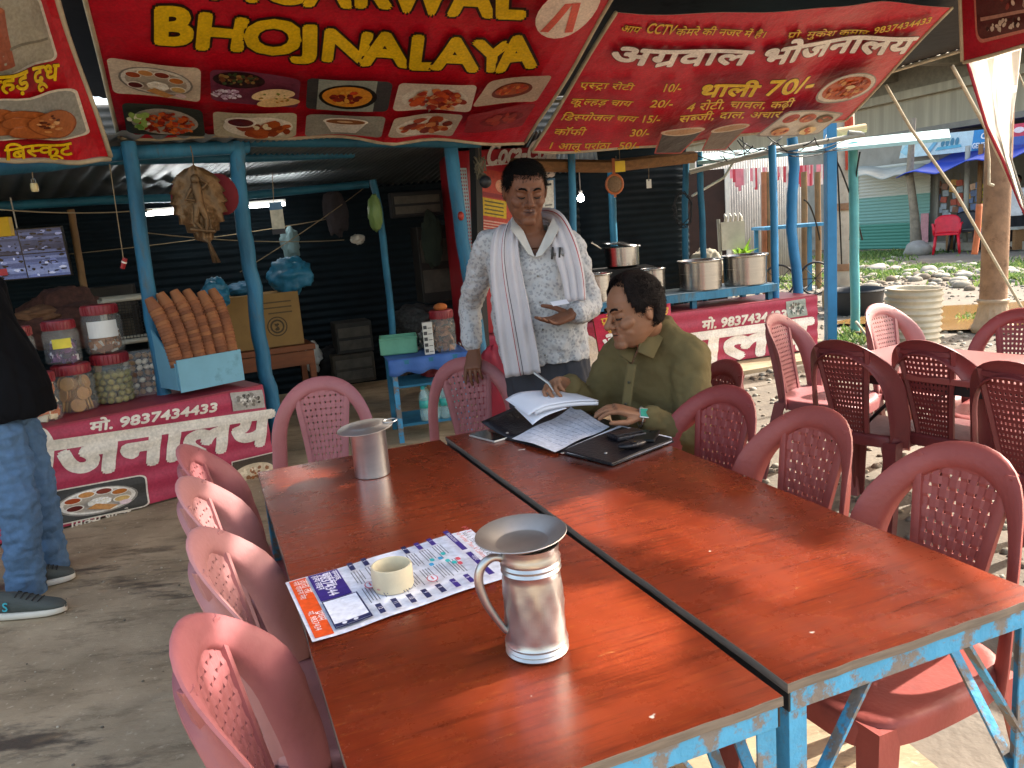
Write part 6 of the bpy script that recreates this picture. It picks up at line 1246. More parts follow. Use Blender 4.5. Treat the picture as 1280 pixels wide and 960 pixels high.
def lipf(M):
    Mi = M.inverted()
    def f(c):
        p = Mi @ Vector(c)
        if p.y > .084 and abs(p.x) < .024*(1-((p.z+.0605)/.016)**2*.6) and -.0745 < p.z < -.0485: return 1
        return 0
    return f
def face_bits(M, parent, hairmat, grey=None):
    s = M.median_scale; mb = MB()
    for q in (-1, 1):
        mb.tube([M @ Vector((q*x, y, z)) for x, y, z in ((.012, .1005, .022), (.022, .0985, .029), (.034, .0925, .030), (.046, .083, .0245), (.051, .076, .020))], [.0024*s, .0042*s, .0042*s, .0034*s, .001*s], 6)
    adopt(mb.build('eyebrows', hairmat, None, smooth='all', weld=False), parent)
    mb = MB()
    for q in (-1, 1): mb.tube([M @ Vector((q*x, y, z)) for x, y, z in ((.0175, .0865, -.0035), (.023, .0893, -.0065), (.031, .0897, -.0078), (.039, .0862, -.0068), (.0455, .0795, -.003))], [.0012*s, .0025*s, .0028*s, .0025*s, .0012*s], 6)
    adopt(mb.build('eyelashes', pm('dark lashes', '#120c0a', .6), None, smooth='all', weld=False), parent)
    mb = MB(); mb.tube([M @ Vector((x, y, z)) for x, y, z in ((-.021, .0905, -.0615), (-.01, .0965, -.0607), (0, .0985, -.0612), (.01, .0965, -.0607), (.021, .0905, -.0615))], [.0008*s, .0016*s, .002*s, .0016*s, .0008*s], 6); adopt(mb.build('mouth_line', pm('dark mouth', '#2a1210', .6), None, smooth='all'), parent)
def hair(M, parent, mat, line, thick=.012, fat=1., comb=(.3, .5, -.2), nst=5200):
    """cap of hair over the skull where z > line(angle from the front)"""
    mb = MB(); n = 60; rows = []
    zs = [-.075+.006*i for i in range(33)]
    def lev(z):
        for a, b in zip(HZ, HZ[1:]):
            if a[0] <= z <= b[0]: t = (z-a[0])/(b[0]-a[0]); return [a[i]+(b[i]-a[i])*t for i in range(4)]
        return list(HZ[-1])
    zs = [z for z in zs if z < .117]+[.119]
    V = []
    for z in zs:
        _, w_, f, b = lev(min(z, .119)); ring = hring(z, w_*fat, f, b, n, 0)
        for k, p in enumerate(ring):
            a = 2*math.pi*k/n; aa = min(a, 2*math.pi-a); lo = line(aa, a); g = max(0, min(1, (z-lo)/.02)); nz_ = noise.fractal(Vector((p.x*60, p.y*22, p.z*60)), .8, 2, 3)
            d = p.copy()-Vector((0, -.005, .0)); d.normalize(); V.append(M @ (p+d*(thick*(.25+.75*g)+.0035*nz_*g)+Vector((0, 0, thick*.5*max(0, z/.119)**3))))
    m = len(zs); F = []
    for j in range(m-1):
        for k in range(n):
            a = 2*math.pi*(k+.5)/n; aa = min(a, 2*math.pi-a)
            if zs[j]+.003 > line(aa, a)+.007+.011*noise.noise(Vector((k*.9, j*.5, 0))): F.append((j*n+k, j*n+(k+1) % n, (j+1)*n+(k+1) % n, (j+1)*n+k))
    F.append(tuple(range((m-1)*n, m*n))); mb.add(V, F)
    rnd = random.Random(11); cb = Vector(comb)
    for _ in range(nst):
        z = .118-.19*rnd.random()**1.4; a = rnd.uniform(0, 2*math.pi); aa = min(a, 2*math.pi-a)
        if z < line(aa, a)-abs(rnd.gauss(0, .006)): continue
        _, w_, f, b = lev(max(-.075, z)); s_, c_ = math.sin(a), math.cos(a); p = Vector(((w_*fat)*s_, (f+b)/2+(f-b)/2*c_, z)); d = (p-Vector((0, -.005, 0))).normalized()
        g = max(0, min(1, (z-line(aa, a))/.02)); p = p+d*thick*(.2+.75*g); fl = cb+Vector((rnd.gauss(0, .3), rnd.gauss(0, .3), rnd.gauss(0, .3)))+Vector((s_*.3, 0, -.5*(1-max(0, z)/.12))); fl = (fl-d*fl.dot(d)).normalized(); L_ = rnd.uniform(.014, .034)*(.5+.5*g); sd = fl.cross(d)*.0009
        q0, q1, q2 = p-d*.002, p+fl*L_*.5+d*(.004*g+.001), p+fl*L_+d*rnd.uniform(-.002, .005)*g
        mb.add([M @ v for v in (q0-sd, q0+sd, q1+sd*.8, q1-sd*.8, q2)], [(0, 1, 2, 3), (3, 2, 4)])
    o = mb.build('hair', mat, None, smooth='all', weld=False); return adopt(o, parent)
def hand(mb, wrist, d, palm, side, curl=(25, 30, 20), sp=6, sc_=1., thumb=(.45, 35), each=None):
    """palm + five fingers; d = finger direction, palm = direction the palm faces, side = +1 if the thumb is on d x palm"""
    d = Vector(d).normalized(); pn = Vector(palm); pn = (pn-d*pn.dot(d)).normalized(); ac = d.cross(pn)*side; w0 = Vector(wrist); s = sc_
    P = lambda a, b, c: w0+d*(a*s)+ac*(b*s)+pn*(c*s)
    mb.loft([[P(a, x*wd, z*th-.002) for x, z in ((-1, -.5), (-.6, -1), (.6, -1), (1, -.5), (1, .5), (.6, 1), (-.6, 1), (-1, .5))] for a, wd, th in ((-.02, .026, .019), (.0, .028, .017), (.03, .036, .016), (.065, .041, .014), (.09, .041, .012), (.098, .036, .009))])
    for i, (b, L, r) in enumerate(((.031, .072, .0092), (.0105, .080, .0095), (-.0105, .074, .0092), (-.030, .058, .0082))):
        a0 = R(sp*(1.5-i)); ca = each[i] if each else curl; p = P(.088, b, -.001); ang = 0.; dirv = None; ax = ac
        for j, fr in enumerate((.46, .31, .23)):
            ang += R(ca[j]); base = d*math.cos(a0)+ac*math.sin(a0); v = base*math.cos(ang)+pn*math.sin(ang); q = p+v*(L*fr*s); mb.cap(p, q, r*s*(1-.08*j), r*s*(1-.08*(j+1)), 10); p = q
    p = P(.022, .026, .006); v = (d*math.cos(thumb[0]*1.6)+ac*math.sin(thumb[0]*1.6)+pn*.35).normalized(); q = p+v*.045*s; mb.cap(p, q, .0135*s, .0112*s, 10)
    v2 = (v*math.cos(R(thumb[1]))+d*math.sin(R(thumb[1]))).normalized(); q2 = q+v2*.032*s; mb.cap(q, q2, .0108*s, .0098*s, 10); v3 = (v2*.8+d*.35+pn*.1).normalized(); mb.cap(q2, q2+v3*.026*s, .0098*s, .0078*s, 10)
def ringe(c, rx, ry, ux, uy, n=28, e=2.3):
    c, ux, uy = Vector(c), Vector(ux).normalized(), Vector(uy).normalized(); o = []
    for k in range(n):
        a = 2*math.pi*k/n; o.append(c+ux*(rx*math.copysign(abs(math.cos(a))**(2/e), math.cos(a)))+uy*(ry*math.copysign(abs(math.sin(a))**(2/e), math.sin(a))))
    return o
def chain(mb, pts, rs):
    for i in range(len(pts)-1): mb.cap(pts[i], pts[i+1], rs[i], rs[i+1], 16)
def look(c, fwd, s=1., roll=0.):
    y = Vector(fwd).normalized(); x = y.cross(Vector((0, 0, 1))).normalized(); z = x.cross(y); M = Matrix((x, y, z)).transposed().to_4x4(); M = M @ Matrix.Rotation(roll, 4, 'Y'); M = M @ Matrix.Scale(s, 4); M.translation = c; return M
def wrinkle(amp, s=9., dirv=(1, 1, .5), seed=0.):
    d = Vector(dirv)
    return lambda p: amp*noise.fractal(Vector((p[0]*s*d.x+seed, p[1]*s*d.y, p[2]*s*d.z)), .7, 2, 3) - amp*.5*max(0, 1-abs(noise.noise(Vector(((p[0]+p[2]*.6)*s*.9+seed, p[1]*s*.9, (p[2]-p[0]*.5)*s*.45+seed))))*7)
SK1 = pm('dark brown skin', '#6e4733', .55, spec=.35, var=.05, scale=14, bump=.06, bscale=220, sss=.06); LP1 = pm('dark lips', '#5c3c31', .45, var=.1); SK2 = pm('brown skin', '#896047', .55, spec=.35, var=.08, scale=14, bump=.06, bscale=220, sss=.06); LP2 = pm('brown lips', '#87553f', .45, var=.1)
HAIR1 = pm('black hair', '#0b0908', .75, spec=.12, var=.4, scale=60, stretch=(1, .3, 1), bump=.5, bscale=160); HAIR2 = pm('dark brown hair', '#150e0c', .7, spec=.15, var=.5, scale=60, stretch=(1, .3, 1), bump=.6, bscale=160)
def leafshirt():
    m = bpy.data.materials.new('pale shirt with grey leaf print'); m.use_nodes = True; t = m.node_tree; L = t.links.new; N = t.nodes.new; b = t.nodes['Principled BSDF']; tc = N('ShaderNodeTexCoord')
    wv = N('ShaderNodeTexNoise'); wv.inputs['Scale'].default_value = 40; L(tc.outputs['Object'], wv.inputs[0]); va = N('ShaderNodeVectorMath'); va.operation = 'MULTIPLY_ADD'; L(wv.outputs['Color'], va.inputs[0]); va.inputs[1].default_value = (.02, .02, .02); L(tc.outputs['Object'], va.inputs[2])
    v = N('ShaderNodeTexVoronoi'); v.inputs['Scale'].default_value = 66; L(va.outputs[0], v.inputs[0]); n2 = N('ShaderNodeTexNoise'); n2.inputs['Scale'].default_value = 150; L(tc.outputs['Object'], n2.inputs[0])
    ad = N('ShaderNodeMath'); ad.operation = 'MULTIPLY_ADD'; L(n2.outputs['Fac'], ad.inputs[0]); ad.inputs[1].default_value = .5; L(v.outputs['Distance'], ad.inputs[2])
    r = N('ShaderNodeMapRange'); r.inputs['From Min'].default_value = .60; r.inputs['From Max'].default_value = .70; L(ad.outputs[0], r.inputs['Value']); mx = N('ShaderNodeMix'); mx.data_type = 'RGBA'; mx.inputs['A'].default_value = (*rgb('#97979a'), 1); mx.inputs['B'].default_value = (*rgb('#b3b3b4'), 1); L(r.outputs[0], mx.inputs['Factor']); L(mx.outputs['Result'], b.inputs['Base Color']); b.inputs['Roughness'].default_value = .8
    n3 = N('ShaderNodeTexNoise'); n3.inputs['Scale'].default_value = 14; n3.inputs['Detail'].default_value = 3; L(tc.outputs['Object'], n3.inputs[0]); bp = N('ShaderNodeBump'); bp.inputs['Strength'].default_value = .5; bp.inputs['Distance'].default_value = .02; L(n3.outputs['Fac'], bp.inputs['Height']); L(bp.outputs[0], b.inputs['Normal']); return m
# ---------------------------------------------------------------- the standing man
g0 = gy(672, 470, 3.5); man = thing('person', 'standing man in a pale leaf print shirt, white towel round his neck', 'person', (g0.x, 3.52, 0))
hc = gy(656, 240, 3.42); HM = look(hc, (.16, -.95, -.24), 1.07, R(-3)); nb_ = gy(662, 292, 3.50)
Rs, Ls = gy(611, 305, 3.54), gy(712, 308, 3.47); Re, Rw = gy(586, 384, 3.74), gy(592, 436, 3.66); Le, Lw = gy(738, 384, 3.5), gy(716, 392, 3.30)
sx = Vector((1, -.10, 0)).normalized(); sy = Vector((.10, 1, 0)).normalized()
TOR = [(290, 660, 26, .075, 3.50), (297, 661, 42, .09, 3.50), (310, 662, 53, .105, 3.50), (335, 664, 55, .125, 3.50), (370, 669, 57, .135, 3.51), (410, 675, 59, .150, 3.52), (432, 679, 57, .150, 3.53), (450, 682, 55, .146, 3.54)]
def torso(mb, rows, k=1., dz=0.): mb.loft([ringe(gy(cx, y, Y), hw*Y/FPX*k, d*k, sx, sy) for y, cx, hw, d, Y in rows])
mb = MB(); head_parts(mb, HM, 1.03); mb.cap(hc+Vector((0, .03, -.05)), nb_+Vector((0, .0, -.02)), .062, .066, 20); torso(mb, TOR[:3], .93); torso(mb, TOR[2:7], .84)
chain(mb, [Rs, Re, Rw], [.05, .04, .028]); chain(mb, [Ls, Le, Lw], [.05, .04, .028])
ct2 = gy(580, 447, 3.63); hand(mb, Rw+Vector((.002, -.01, -.01)), (-.12, -.62, -.75), (.1, -.5, .8) if False else (.25, .75, -.55), -1, each=((16, 22, 14), (22, 26, 14), (26, 26, 14), (30, 28, 16)), sc_=1.02, thumb=(.5, 25))
hand(mb, Lw, (-.86, -.35, -.2), (.1, -.25, .95), 1, each=((10, 14, 10), (14, 16, 12), (18, 18, 14), (20, 22, 16)), sc_=1., thumb=(.6, 20))
# legs under the trousers, feet on the floor
hipc = gy(690, 480, 3.55); Rh, Lh = hipc+Vector((-.09, .02, -.02)), hipc+Vector((.1, -.01, -.02)); Rf, Lf = Vector((hipc.x-.12, 3.60, .09)), Vector((hipc.x+.14, 3.55, .09))
for a, f in ((Rh, Rf), (Lh, Lf)): k_ = a.lerp(f, .5)+Vector((0, -.03, 0)); chain(mb, [a, k_, f], [.085, .058, .042]); mb.cap(f+Vector((0, .03, -.05)), f+Vector((0, -.15, -.06)), .04, .03)
remesh(mb, 'body', [SK1, LP1], .0033, man, 5, .5, paint=lipf(HM))
face_bits(HM, man, HAIR1)
hair(HM, man, HAIR1, lambda aa, a: .068-.0*aa if aa < .75 else (.068-(aa-.75)*.16 if aa < 1.15 else (.012 if aa < 1.75 else -.035-.02*(aa-1.75))), .006, 1.03)
mb = MB(); torso(mb, TOR, 1.0); chain(mb, [nb_+Vector((-.08, .0, -.02)), Rs, Re, Rw+Vector((-.004, .004, .035))], [.06, .070, .057, .047]); chain(mb, [nb_+Vector((.08, 0, -.02)), Ls, Le, Lw+Vector((.02, .02, 0))], [.06, .070, .058, .048])
Vtri = [(646, 270), (690, 270), (684, 292), (669, 322), (655, 296)]
def pix(p):
    d = Vector(p)-Vector((0, 0, CH)); k = d.dot(_f); return (640+FPX*d.dot(CX)/k, 480-FPX*d.dot(CU)/k)
remesh(mb, 'shirt', leafshirt(), .008, man, 5, .5, cut=lambda c, n: inpoly(*pix(c), Vtri) and c[1] < 3.5, wr=lambda p: wrinkle(.010, 8, (1, 1, .8))(p)+wrinkle(.005, 20, (1, 1, 1.4), 4)(p))
def ribbon(mb, pts, half, n=14, pleat=.006, fr=2.6, side=None, mis=None, seed=0):
    rows = []
    for i, (p, h) in enumerate(zip(pts, half)):
        a = pts[max(0, i-1)]; b = pts[min(len(pts)-1, i+1)]; t = (b-a).normalized(); s_ = side[i] if side else Vector((1, 0, 0)); s_ = (s_-t*s_.dot(t)).normalized(); nn = s_.cross(t)
        rows.append([p+s_*(h*(2*k/n-1))+nn*(pleat*math.sin(k*fr+seed+i*.12)) for k in range(n+1)])
    V = [v for r in rows for v in r]; m = n+1
    for j in range(len(rows)-1):
        for k in range(n): mb.f.append([len(mb.v)+q for q in (j*m+k, j*m+k+1, (j+1)*m+k+1, (j+1)*m+k)]); mb.m.append(mis(k, j) if mis else 0); mb.c.append(None)
    mb.v += [tuple(v) for v in V]
def smoothpts(P, k=4):
    out = []
    for i in range(len(P)-1):
        p0, p1, p2, p3 = P[max(0, i-1)], P[i], P[i+1], P[min(len(P)-1, i+2)]
        for q in range(k): t = q/k; out.append(.5*((2*p1)+(p2-p0)*t+(2*p0-5*p1+4*p2-p3)*t*t+(3*p1-p0-3*p2+p3)*t**3))
    out.append(P[-1]); return out
TW = pm('white cotton towel', '#c3bcbd', .9, var=.05, bump=.25, bscale=200); TR_ = pm('red thread', '#9a3a3c', .9); TB_ = pm('dark thread', '#4a4248', .9)
lp = [gy(676, 272, 3.62), gy(655, 268, 3.61), gy(640, 274, 3.52), gy(632, 292, 3.425), gy(630, 320, 3.375), gy(634, 355, 3.36), gy(641, 395, 3.35), (gy(648, 435, 3.35)), gy(654, 469, 3.36)]; lh = [.04, .045, .05, .055, .06, .068, .074, .078, .078]
sd_ = [Vector((0, .2, 1)), Vector((0, .2, 1)), Vector((.4, .6, .6))]+[Vector((1, -.1, 0))]*6
mb = MB(); P_ = smoothpts(lp); H_ = [a[0] for a in smoothpts([Vector((h, 0, 0)) for h in lh])]; S_ = smoothpts(sd_)
ribbon(mb, P_, H_, 48, .006, .42, S_, lambda k, j: 1 if k == 20 else (2 if k == 24 else 0))
adopt(mb.build('towel', [TW, TR_, TB_], None, smooth='all', solid=.006), man)
rp = [gy(676, 272, 3.615), gy(690, 276, 3.52), gy(698, 290, 3.42), gy(708, 315, 3.37), gy(716, 345, 3.35), gy(720, 376, 3.33)]; rh = [.04, .05, .052, .05, .045, .04]; sd2 = [Vector((0, .2, 1)), Vector((.4, -.5, .6)), Vector((.9, -.2, .2))]+[Vector((1, -.1, 0))]*3
mb = MB(); P_ = smoothpts(rp); H_ = [a[0] for a in smoothpts([Vector((h, 0, 0)) for h in rh])]; S_ = smoothpts(sd2); ribbon(mb, P_, H_, 40, .006, .42, S_, lambda k, j: 1 if k == 36 else 0, 1.)
adopt(mb.build('towel_end', [TW, TR_, TB_], None, smooth='all', solid=.006), man)
def flap(px, Y, th=.004):
    G = [gy(x, y, yy) for (x, y), yy in zip(px, Y)]; m_ = MB(); m_.add(G, [tuple(range(len(G)))]); return m_
mb = MB()
for px, Y in (([(640, 272), (654, 290), (668, 322), (660, 318), (648, 300), (638, 286)], [3.47, 3.43, 3.375, 3.375, 3.39, 3.42]), ([(692, 272), (684, 290), (669, 322), (677, 320), (690, 304), (699, 286)], [3.47, 3.43, 3.37, 3.37, 3.385, 3.42])):
    G = [gy(x, y, yy-.012) for (x, y), yy in zip(px, Y)]; mb.add(G, [(0, 1, 5), (1, 4, 5), (1, 2, 3), (1, 3, 4)])
adopt(mb.build('collar', pm('pale collar', '#bdbab4', .8), None, solid=.005), man)
mb = MB()
for y in (345, 378, 412, 444): x_ = 671+(y-330)*.09; mb.ell(gy(x_, y, 3.372-.02*max(0, (y-345)/100)), (.005, .003, .005), 8, 6)
mb.bar(gy(690, 318, 3.365), gy(712, 319, 3.365), .004, .012); adopt(mb.build('buttons', pm('grey button', '#77746f', .4), None, smooth='all', weld=False), man)
mb = MB(); mb.cap(gy(691, 310, 3.362), gy(690, 323, 3.362), .005, .005); mb.bar(gy(700, 309, 3.365), gy(699, 322, 3.365), .02, .008); adopt(mb.build('pocket_pens', pm('black pen', '#17171a', .4), None, weld=False), man)
TRO = pm('charcoal trousers', '#33343a', .85, var=.15, bump=.2, bscale=200); mb = MB(); torso(mb, [(436, 681, 53, .135, 3.54), (480, 688, 56, .14, 3.55), (505, 690, 56, .14, 3.55)], 1.)
for a, f in ((Rh, Rf), (Lh, Lf)): k_ = a.lerp(f, .5)+Vector((0, -.03, 0)); chain(mb, [a, k_, f+Vector((0, 0, -.02))], [.105, .085, .07])
remesh(mb, 'trousers', TRO, .009, man, 5, .5, wr=wrinkle(.010, 9, (1, 1, .6)))
mb = MB()
for f in (Rf, Lf): mb.box((f.x, f.y-.04, .02), (.1, .28, .025)); mb.tube([(f.x-.04, f.y-.06, .05), (f.x, f.y-.09, .085), (f.x+.04, f.y-.06, .05)], .014, 8)
adopt(mb.build('sandals', pm('brown sandal', '#4a3022', .7), None, smooth=True, weld=False), man)
cd = Lw+Vector((-.055, -.05, .055)); mb = MB(); mb.box((0, 0, 0), (.07, .045, .0012), Matrix.Rotation(R(18), 4, 'X') @ Matrix.Rotation(R(12), 4, 'Z')); o = mb.build('card', PAP); o.location = cd; tag(o, 'small white card on the standing man\'s open palm', 'card')
# ---------------------------------------------------------------- the seated man
sm = thing('person', 'seated man in an olive shirt writing in his papers at the table', 'person', (.62, 2.92, 0))
hc = gy(793, 389, 2.80); HM = look(hc, (-.90, -.38, -.14), 1.03, R(4)); nb_ = gy(815, 412, 2.90)
Ls, Rs = gy(863, 449, 2.80), gy(771, 449, 3.03); Le, Lw = gy(868, 548, 2.70), gy(806, 521, 2.66); Re, Rw = gy(742, 508, 3.02), gy(707, 481, 2.86)
sx = (Ls-Rs); sx.z = 0; sx.normalize(); sy = Vector((-sx.y, sx.x, 0))
TS = [(398, 814, 23, .060, 2.90), (410, 816, 30, .07, 2.91), (424, 818, 43, .088, 2.92), (440, 819, 55, .105, 2.93), (460, 820, 60, .118, 2.935), (480, 821, 61, .12, 2.94), (515, 824, 62, .13, 2.95), (555, 832, 63, .145, 2.97), (598, 838, 62, .145, 2.98)]
def torso2(mb, rows, k=1.): mb.loft([ringe(gy(cx, y, Y), hw*Y/FPX*k*1.12, d*k, sx, sy) for y, cx, hw, d, Y in rows])
mb = MB(); head_parts(mb, HM, 1.0); mb.cap(hc+Vector((.035, .03, -.05)), nb_, .058, .062, 20); torso2(mb, TS[:3], .90); torso2(mb, TS[2:], .82); chain(mb, [Rs, Re, Rw], [.05, .04, .027]); chain(mb, [Ls, Le, Lw], [.05, .04, .027])
lwd = (gy(768, 517, 2.65)-Lw); hand(mb, Lw+lwd.normalized()*.015, lwd+Vector((0, 0, .02)), (-.15, .1, -1), -1 if False else 1, each=((18, 24, 16), (16, 24, 16), (18, 24, 16), (20, 26, 18)), sc_=1.02, sp=5, thumb=(.4, 40))
rwd = (gy(690, 477, 2.79)-Rw); hand(mb, Rw, rwd+Vector((0, 0, -.005)), (.25, -.45, -.8), -1, each=((38, 48, 28), (46, 50, 30), (56, 54, 30), (60, 56, 30)), sc_=.98, sp=3, thumb=(.35, 60))
hp2 = gy(838, 605, 2.98); hp2.z = .52; kn = [hp2+Vector((-.42, -.24, -.02)), hp2+Vector((-.5, -.05, -.02))]; hj = [hp2+sx*.1, hp2-sx*.1]
hj = [hp2+sx*.09, hp2-sx*.09]; kn = [h+Vector((-.40, -.16, 0)) for h in hj]; ft = [Vector((k.x-.02, k.y-.02, .07)) for k in kn]
for a, k, f in zip(hj, kn, ft): chain(mb, [a, k, f], [.085, .06, .045]); mb.cap(f+Vector((.03, .01, -.02)), f+Vector((-.14, -.05, -.035)), .042, .032)
remesh(mb, 'body', [SK2, LP2], .0033, sm, 5, .5, paint=lipf(HM)); face_bits(HM, sm, HAIR2)
hair(HM, sm, HAIR2, lambda aa, a: .100+.006*math.cos(aa*4) if aa < .75 else (.098-(aa-.75)*.26 if aa < 1.12 else (.0-.02*(aa-1.1) if aa < 1.5 else (.005 if aa < 1.8 else -.05-.015*(aa-1.8)))), .015, comb=(.35, -.5, .1))
OLV = pm('olive cotton shirt', '#66593a', .85, spec=.2, var=.04, scale=5, bump=.12, bscale=260); mb = MB(); torso2(mb, TS, 1.); chain(mb, [nb_+sx*.07+Vector((0, 0, -.03)), Ls, Le, Lw+(Le-Lw).normalized()*.03], [.058, .080, .064, .047]); chain(mb, [nb_-sx*.07+Vector((0, 0, -.03)), Rs, Re, Rw+(Re-Rw).normalized()*.03], [.058, .078, .060, .046])
Vt2 = [(776, 415), (800, 404), (806, 424), (789, 457), (776, 440)]
remesh(mb, 'shirt', OLV, .008, sm, 4, .5, cut=lambda c, n: inpoly(*pix(c), Vt2) and n.y < .2, wr=lambda p: wrinkle(.011, 6, (1, 1, .8), 2)(p)+wrinkle(.0045, 17, (.7, 1, 1.6), 5)(p))
fw = -sy if (-sy).y < 0 else sy; mb = MB()
def fl3(L): 
    G = [gy(x, y, Y) for x, y, Y in L]; mb.add(G, [(0, 1, i+2) if False else (0, i+1, i+2) for i in range(len(G)-2)])
fl3([(824, 386, 2.93), (836, 409, 2.85), (816, 449, 2.735), (797, 440, 2.735), (799, 428, 2.76), (811, 408, 2.83)]); fl3([(796, 434, 2.79), (789, 453, 2.765), (774, 443, 2.80), (773, 430, 2.86), (784, 422, 2.90)])
mb.tube([gy(827, 390, 2.95), gy(818, 384, 2.98), gy(800, 394, 2.98), gy(784, 418, 2.93)], [.02, .024, .022, .016], 8, asp=.4)
adopt(mb.build('collar', OLV, None, smooth=True, solid=.006), sm)
mb = MB(); pl = [gy(790, 455, 2.775), gy(784, 500, 2.765), (gy(780, 540, 2.765))]; ribbon(mb, smoothpts(pl), [.018]*9, 4, .0005, 1., [Vector((.8, -.5, 0))]*9)
adopt(mb.build('placket', OLV, None, smooth='all', solid=.004), sm); mb = MB()
for y, x, Y in ((478, 786, 2.758), (505, 782, 2.752), (530, 780, 2.752)): mb.ell(gy(x, y, Y), (.005, .004, .005), 8, 6)
adopt(mb.build('buttons', pm('dark olive button', '#2f2f22', .4), None, smooth='all', weld=False), sm)
TRB = pm('dark trousers', '#26262b', .85, var=.15); mb = MB(); torso2(mb, [(575, 836, 62, .15, 2.98), (606, 838, 64, .16, 2.98)], 1.)
for a, k, f in zip(hj, kn, ft): chain(mb, [a, k, f+Vector((0, 0, -.01))], [.105, .08, .062])
remesh(mb, 'trousers', TRB, .01, sm, 4, .5, wr=wrinkle(.008, 9)); mb = MB()
for f in ft: mb.cap(f+Vector((.04, .015, -.03)), f+Vector((-.15, -.055, -.03)), .05, .04); mb.box((f.x-.055, f.y-.02, .014), (.27, .1, .024), None)
remesh(mb, 'shoes', pm('black shoe', '#131315', .35), .008, sm, 3)
wt = Lw+lwd.normalized()*.012; wd_ = lwd.normalized(); up_ = Vector((-.1, -.75, .62)); up_ = (up_-wd_*up_.dot(wd_)).normalized(); sd3 = wd_.cross(up_); MW = Matrix((wd_, sd3, up_)).transposed().to_4x4(); MW.translation = wt
wa = thing('wristwatch', 'square steel wristwatch with a green dial', 'watch', (0, 0, 0)); del wa['label']; del wa['category']; wa.parent = sm; wa.matrix_parent_inverse = Matrix.Translation(sm.location).inverted()
mb = MB(); mb.tube([MW @ Vector((0, .031*math.cos(k*.2618), -.004+.027*math.sin(k*.2618))) for k in range(24)], .008, 6, closed=True, asp=.35); mb.build('strap', ST2, wa, smooth='all')
mb = MB(); mb.box((0, 0, .027), (.034, .038, .009), MW); mb.build('case', ST2, wa, bevel=.003); mb = MB(); mb.box((0, 0, .0322), (.026, .030, .0012), MW); mb.build('dial', pm('green dial', '#3f8f78', .15, var=.2, scale=80), wa)
pn0 = gy(692, 489, 2.745); mb = MB(); mb.tube([pn0, gy(686, 479, 2.765), gy(668, 466, 2.80)], [.0015, .005, .0055], 8); o = mb.build('pen', pm('silver pen', '#9a9ea3', .3, metal=.7), smooth=True); tag(o, 'slim silver pen in the seated man\'s right hand', 'pen')
# ---------------------------------------------------------------- the man cut by the left edge
lm = thing('person', 'man in black jacket, blue jeans and grey trainers at the left edge', 'person', (-2.38, 3.42, 0))
JE = pm('blue jeans', '#4a6788', .85, var=.15, scale=40, bump=.25, bscale=180, dirt='#5f7b98', dscale=2., damt=.35, dsoft=.4); JK = pm('black jacket', '#0b0c10', .85, spec=.15, var=.2)
a1_, a2_ = gy(34, 742, 3.36), gy(66, 712, 3.62); h1_, h2_ = gy(-4, 545, 3.36), gy(20, 540, 3.58); k1_, k2_ = gy(24, 640, 3.33), gy(48, 630, 3.58)
tcx = gy(-22, 470, 3.46); hd_ = Vector((tcx.x+.0, 3.46, 1.66)); HM = look(hd_, (.9, -.1, -.2)); mb = MB(); head_parts(mb, HM); mb.cap(hd_+Vector((-.02, 0, -.05)), Vector((tcx.x-.03, 3.46, 1.42)), .058, .062)
mb.loft([ringe((tcx.x+dx, 3.46, z), rx, ry, (1, 0, 0), (0, 1, 0)) for z, rx, ry, dx in ((.86, .13, .17, .02), (1.0, .13, .16, .02), (1.2, .13, .18, 0), (1.38, .10, .19, -.02), (1.44, .07, .1, -.03))])
chain(mb, [h1_, k1_, a1_], [.08, .058, .042]); chain(mb, [h2_, k2_, a2_], [.08, .058, .042])
w1_ = Vector((tcx.x-.12, 3.16, .92)); w2_ = Vector((tcx.x-.08, 3.76, .92)); chain(mb, [(tcx.x-.02, 3.28, 1.38), (tcx.x-.02, 3.2, 1.14), w1_], [.05, .04, .028]); chain(mb, [(tcx.x-.02, 3.64, 1.38), (tcx.x-.04, 3.74, 1.14), w2_], [.05, .04, .028])
hand(mb, w1_, (-.2, .1, -1), (0, .9, -.1), 1); hand(mb, w2_, (-.2, 0, -1), (0, -1, 0), -1)
for a in (a1_, a2_): mb.cap(a+Vector((-.04, 0, -.03)), a+Vector((.12, -.01, -.04)), .04, .03)
remesh(mb, 'body', [SK1, LP1], .006, lm, 2, .4, paint=lipf(HM)); hair(HM, lm, HAIR1, lambda aa, a: .06 if aa < .8 else (.01 if aa < 1.7 else -.04))
mb = MB(); mb.loft([ringe((tcx.x+dx, 3.46, z), rx, ry, (1, 0, 0), (0, 1, 0)) for z, rx, ry, dx in ((.80, .185, .2, .075), (.84, .19, .205, .075), (.92, .19, .2, .075), (1.05, .155, .19, .06), (1.2, .13, .2, .02), (1.38, .12, .2, -.02), (1.44, .08, .11, -.03))])
chain(mb, [(tcx.x-.02, 3.28, 1.37), (tcx.x-.06, 3.2, 1.14), w1_+Vector((0, 0, .03))], [.08, .07, .05]); chain(mb, [(tcx.x-.02, 3.64, 1.37), (tcx.x-.06, 3.74, 1.14), w2_+Vector((-.02, 0, .05))], [.08, .07, .05])
remesh(mb, 'jacket', JK, .01, lm, 5, .5, wr=wrinkle(.012, 7))
mb = MB(); mb.cap(h1_, k1_, .115, .088); mb.cap(k1_, a1_+Vector((0, 0, .0)), .085, .078); mb.cap(h2_, k2_, .115, .088); mb.cap(k2_, a2_, .085, .078); mb.ell((tcx.x+.04, 3.46, .87), (.15, .19, .14)); remesh(mb, 'jeans', JE, .009, lm, 5, .5, wr=lambda p: wrinkle(.014, 8, (1, 1, 1.6))(p)+wrinkle(.006, 22, (.6, .6, 1.6))(p))
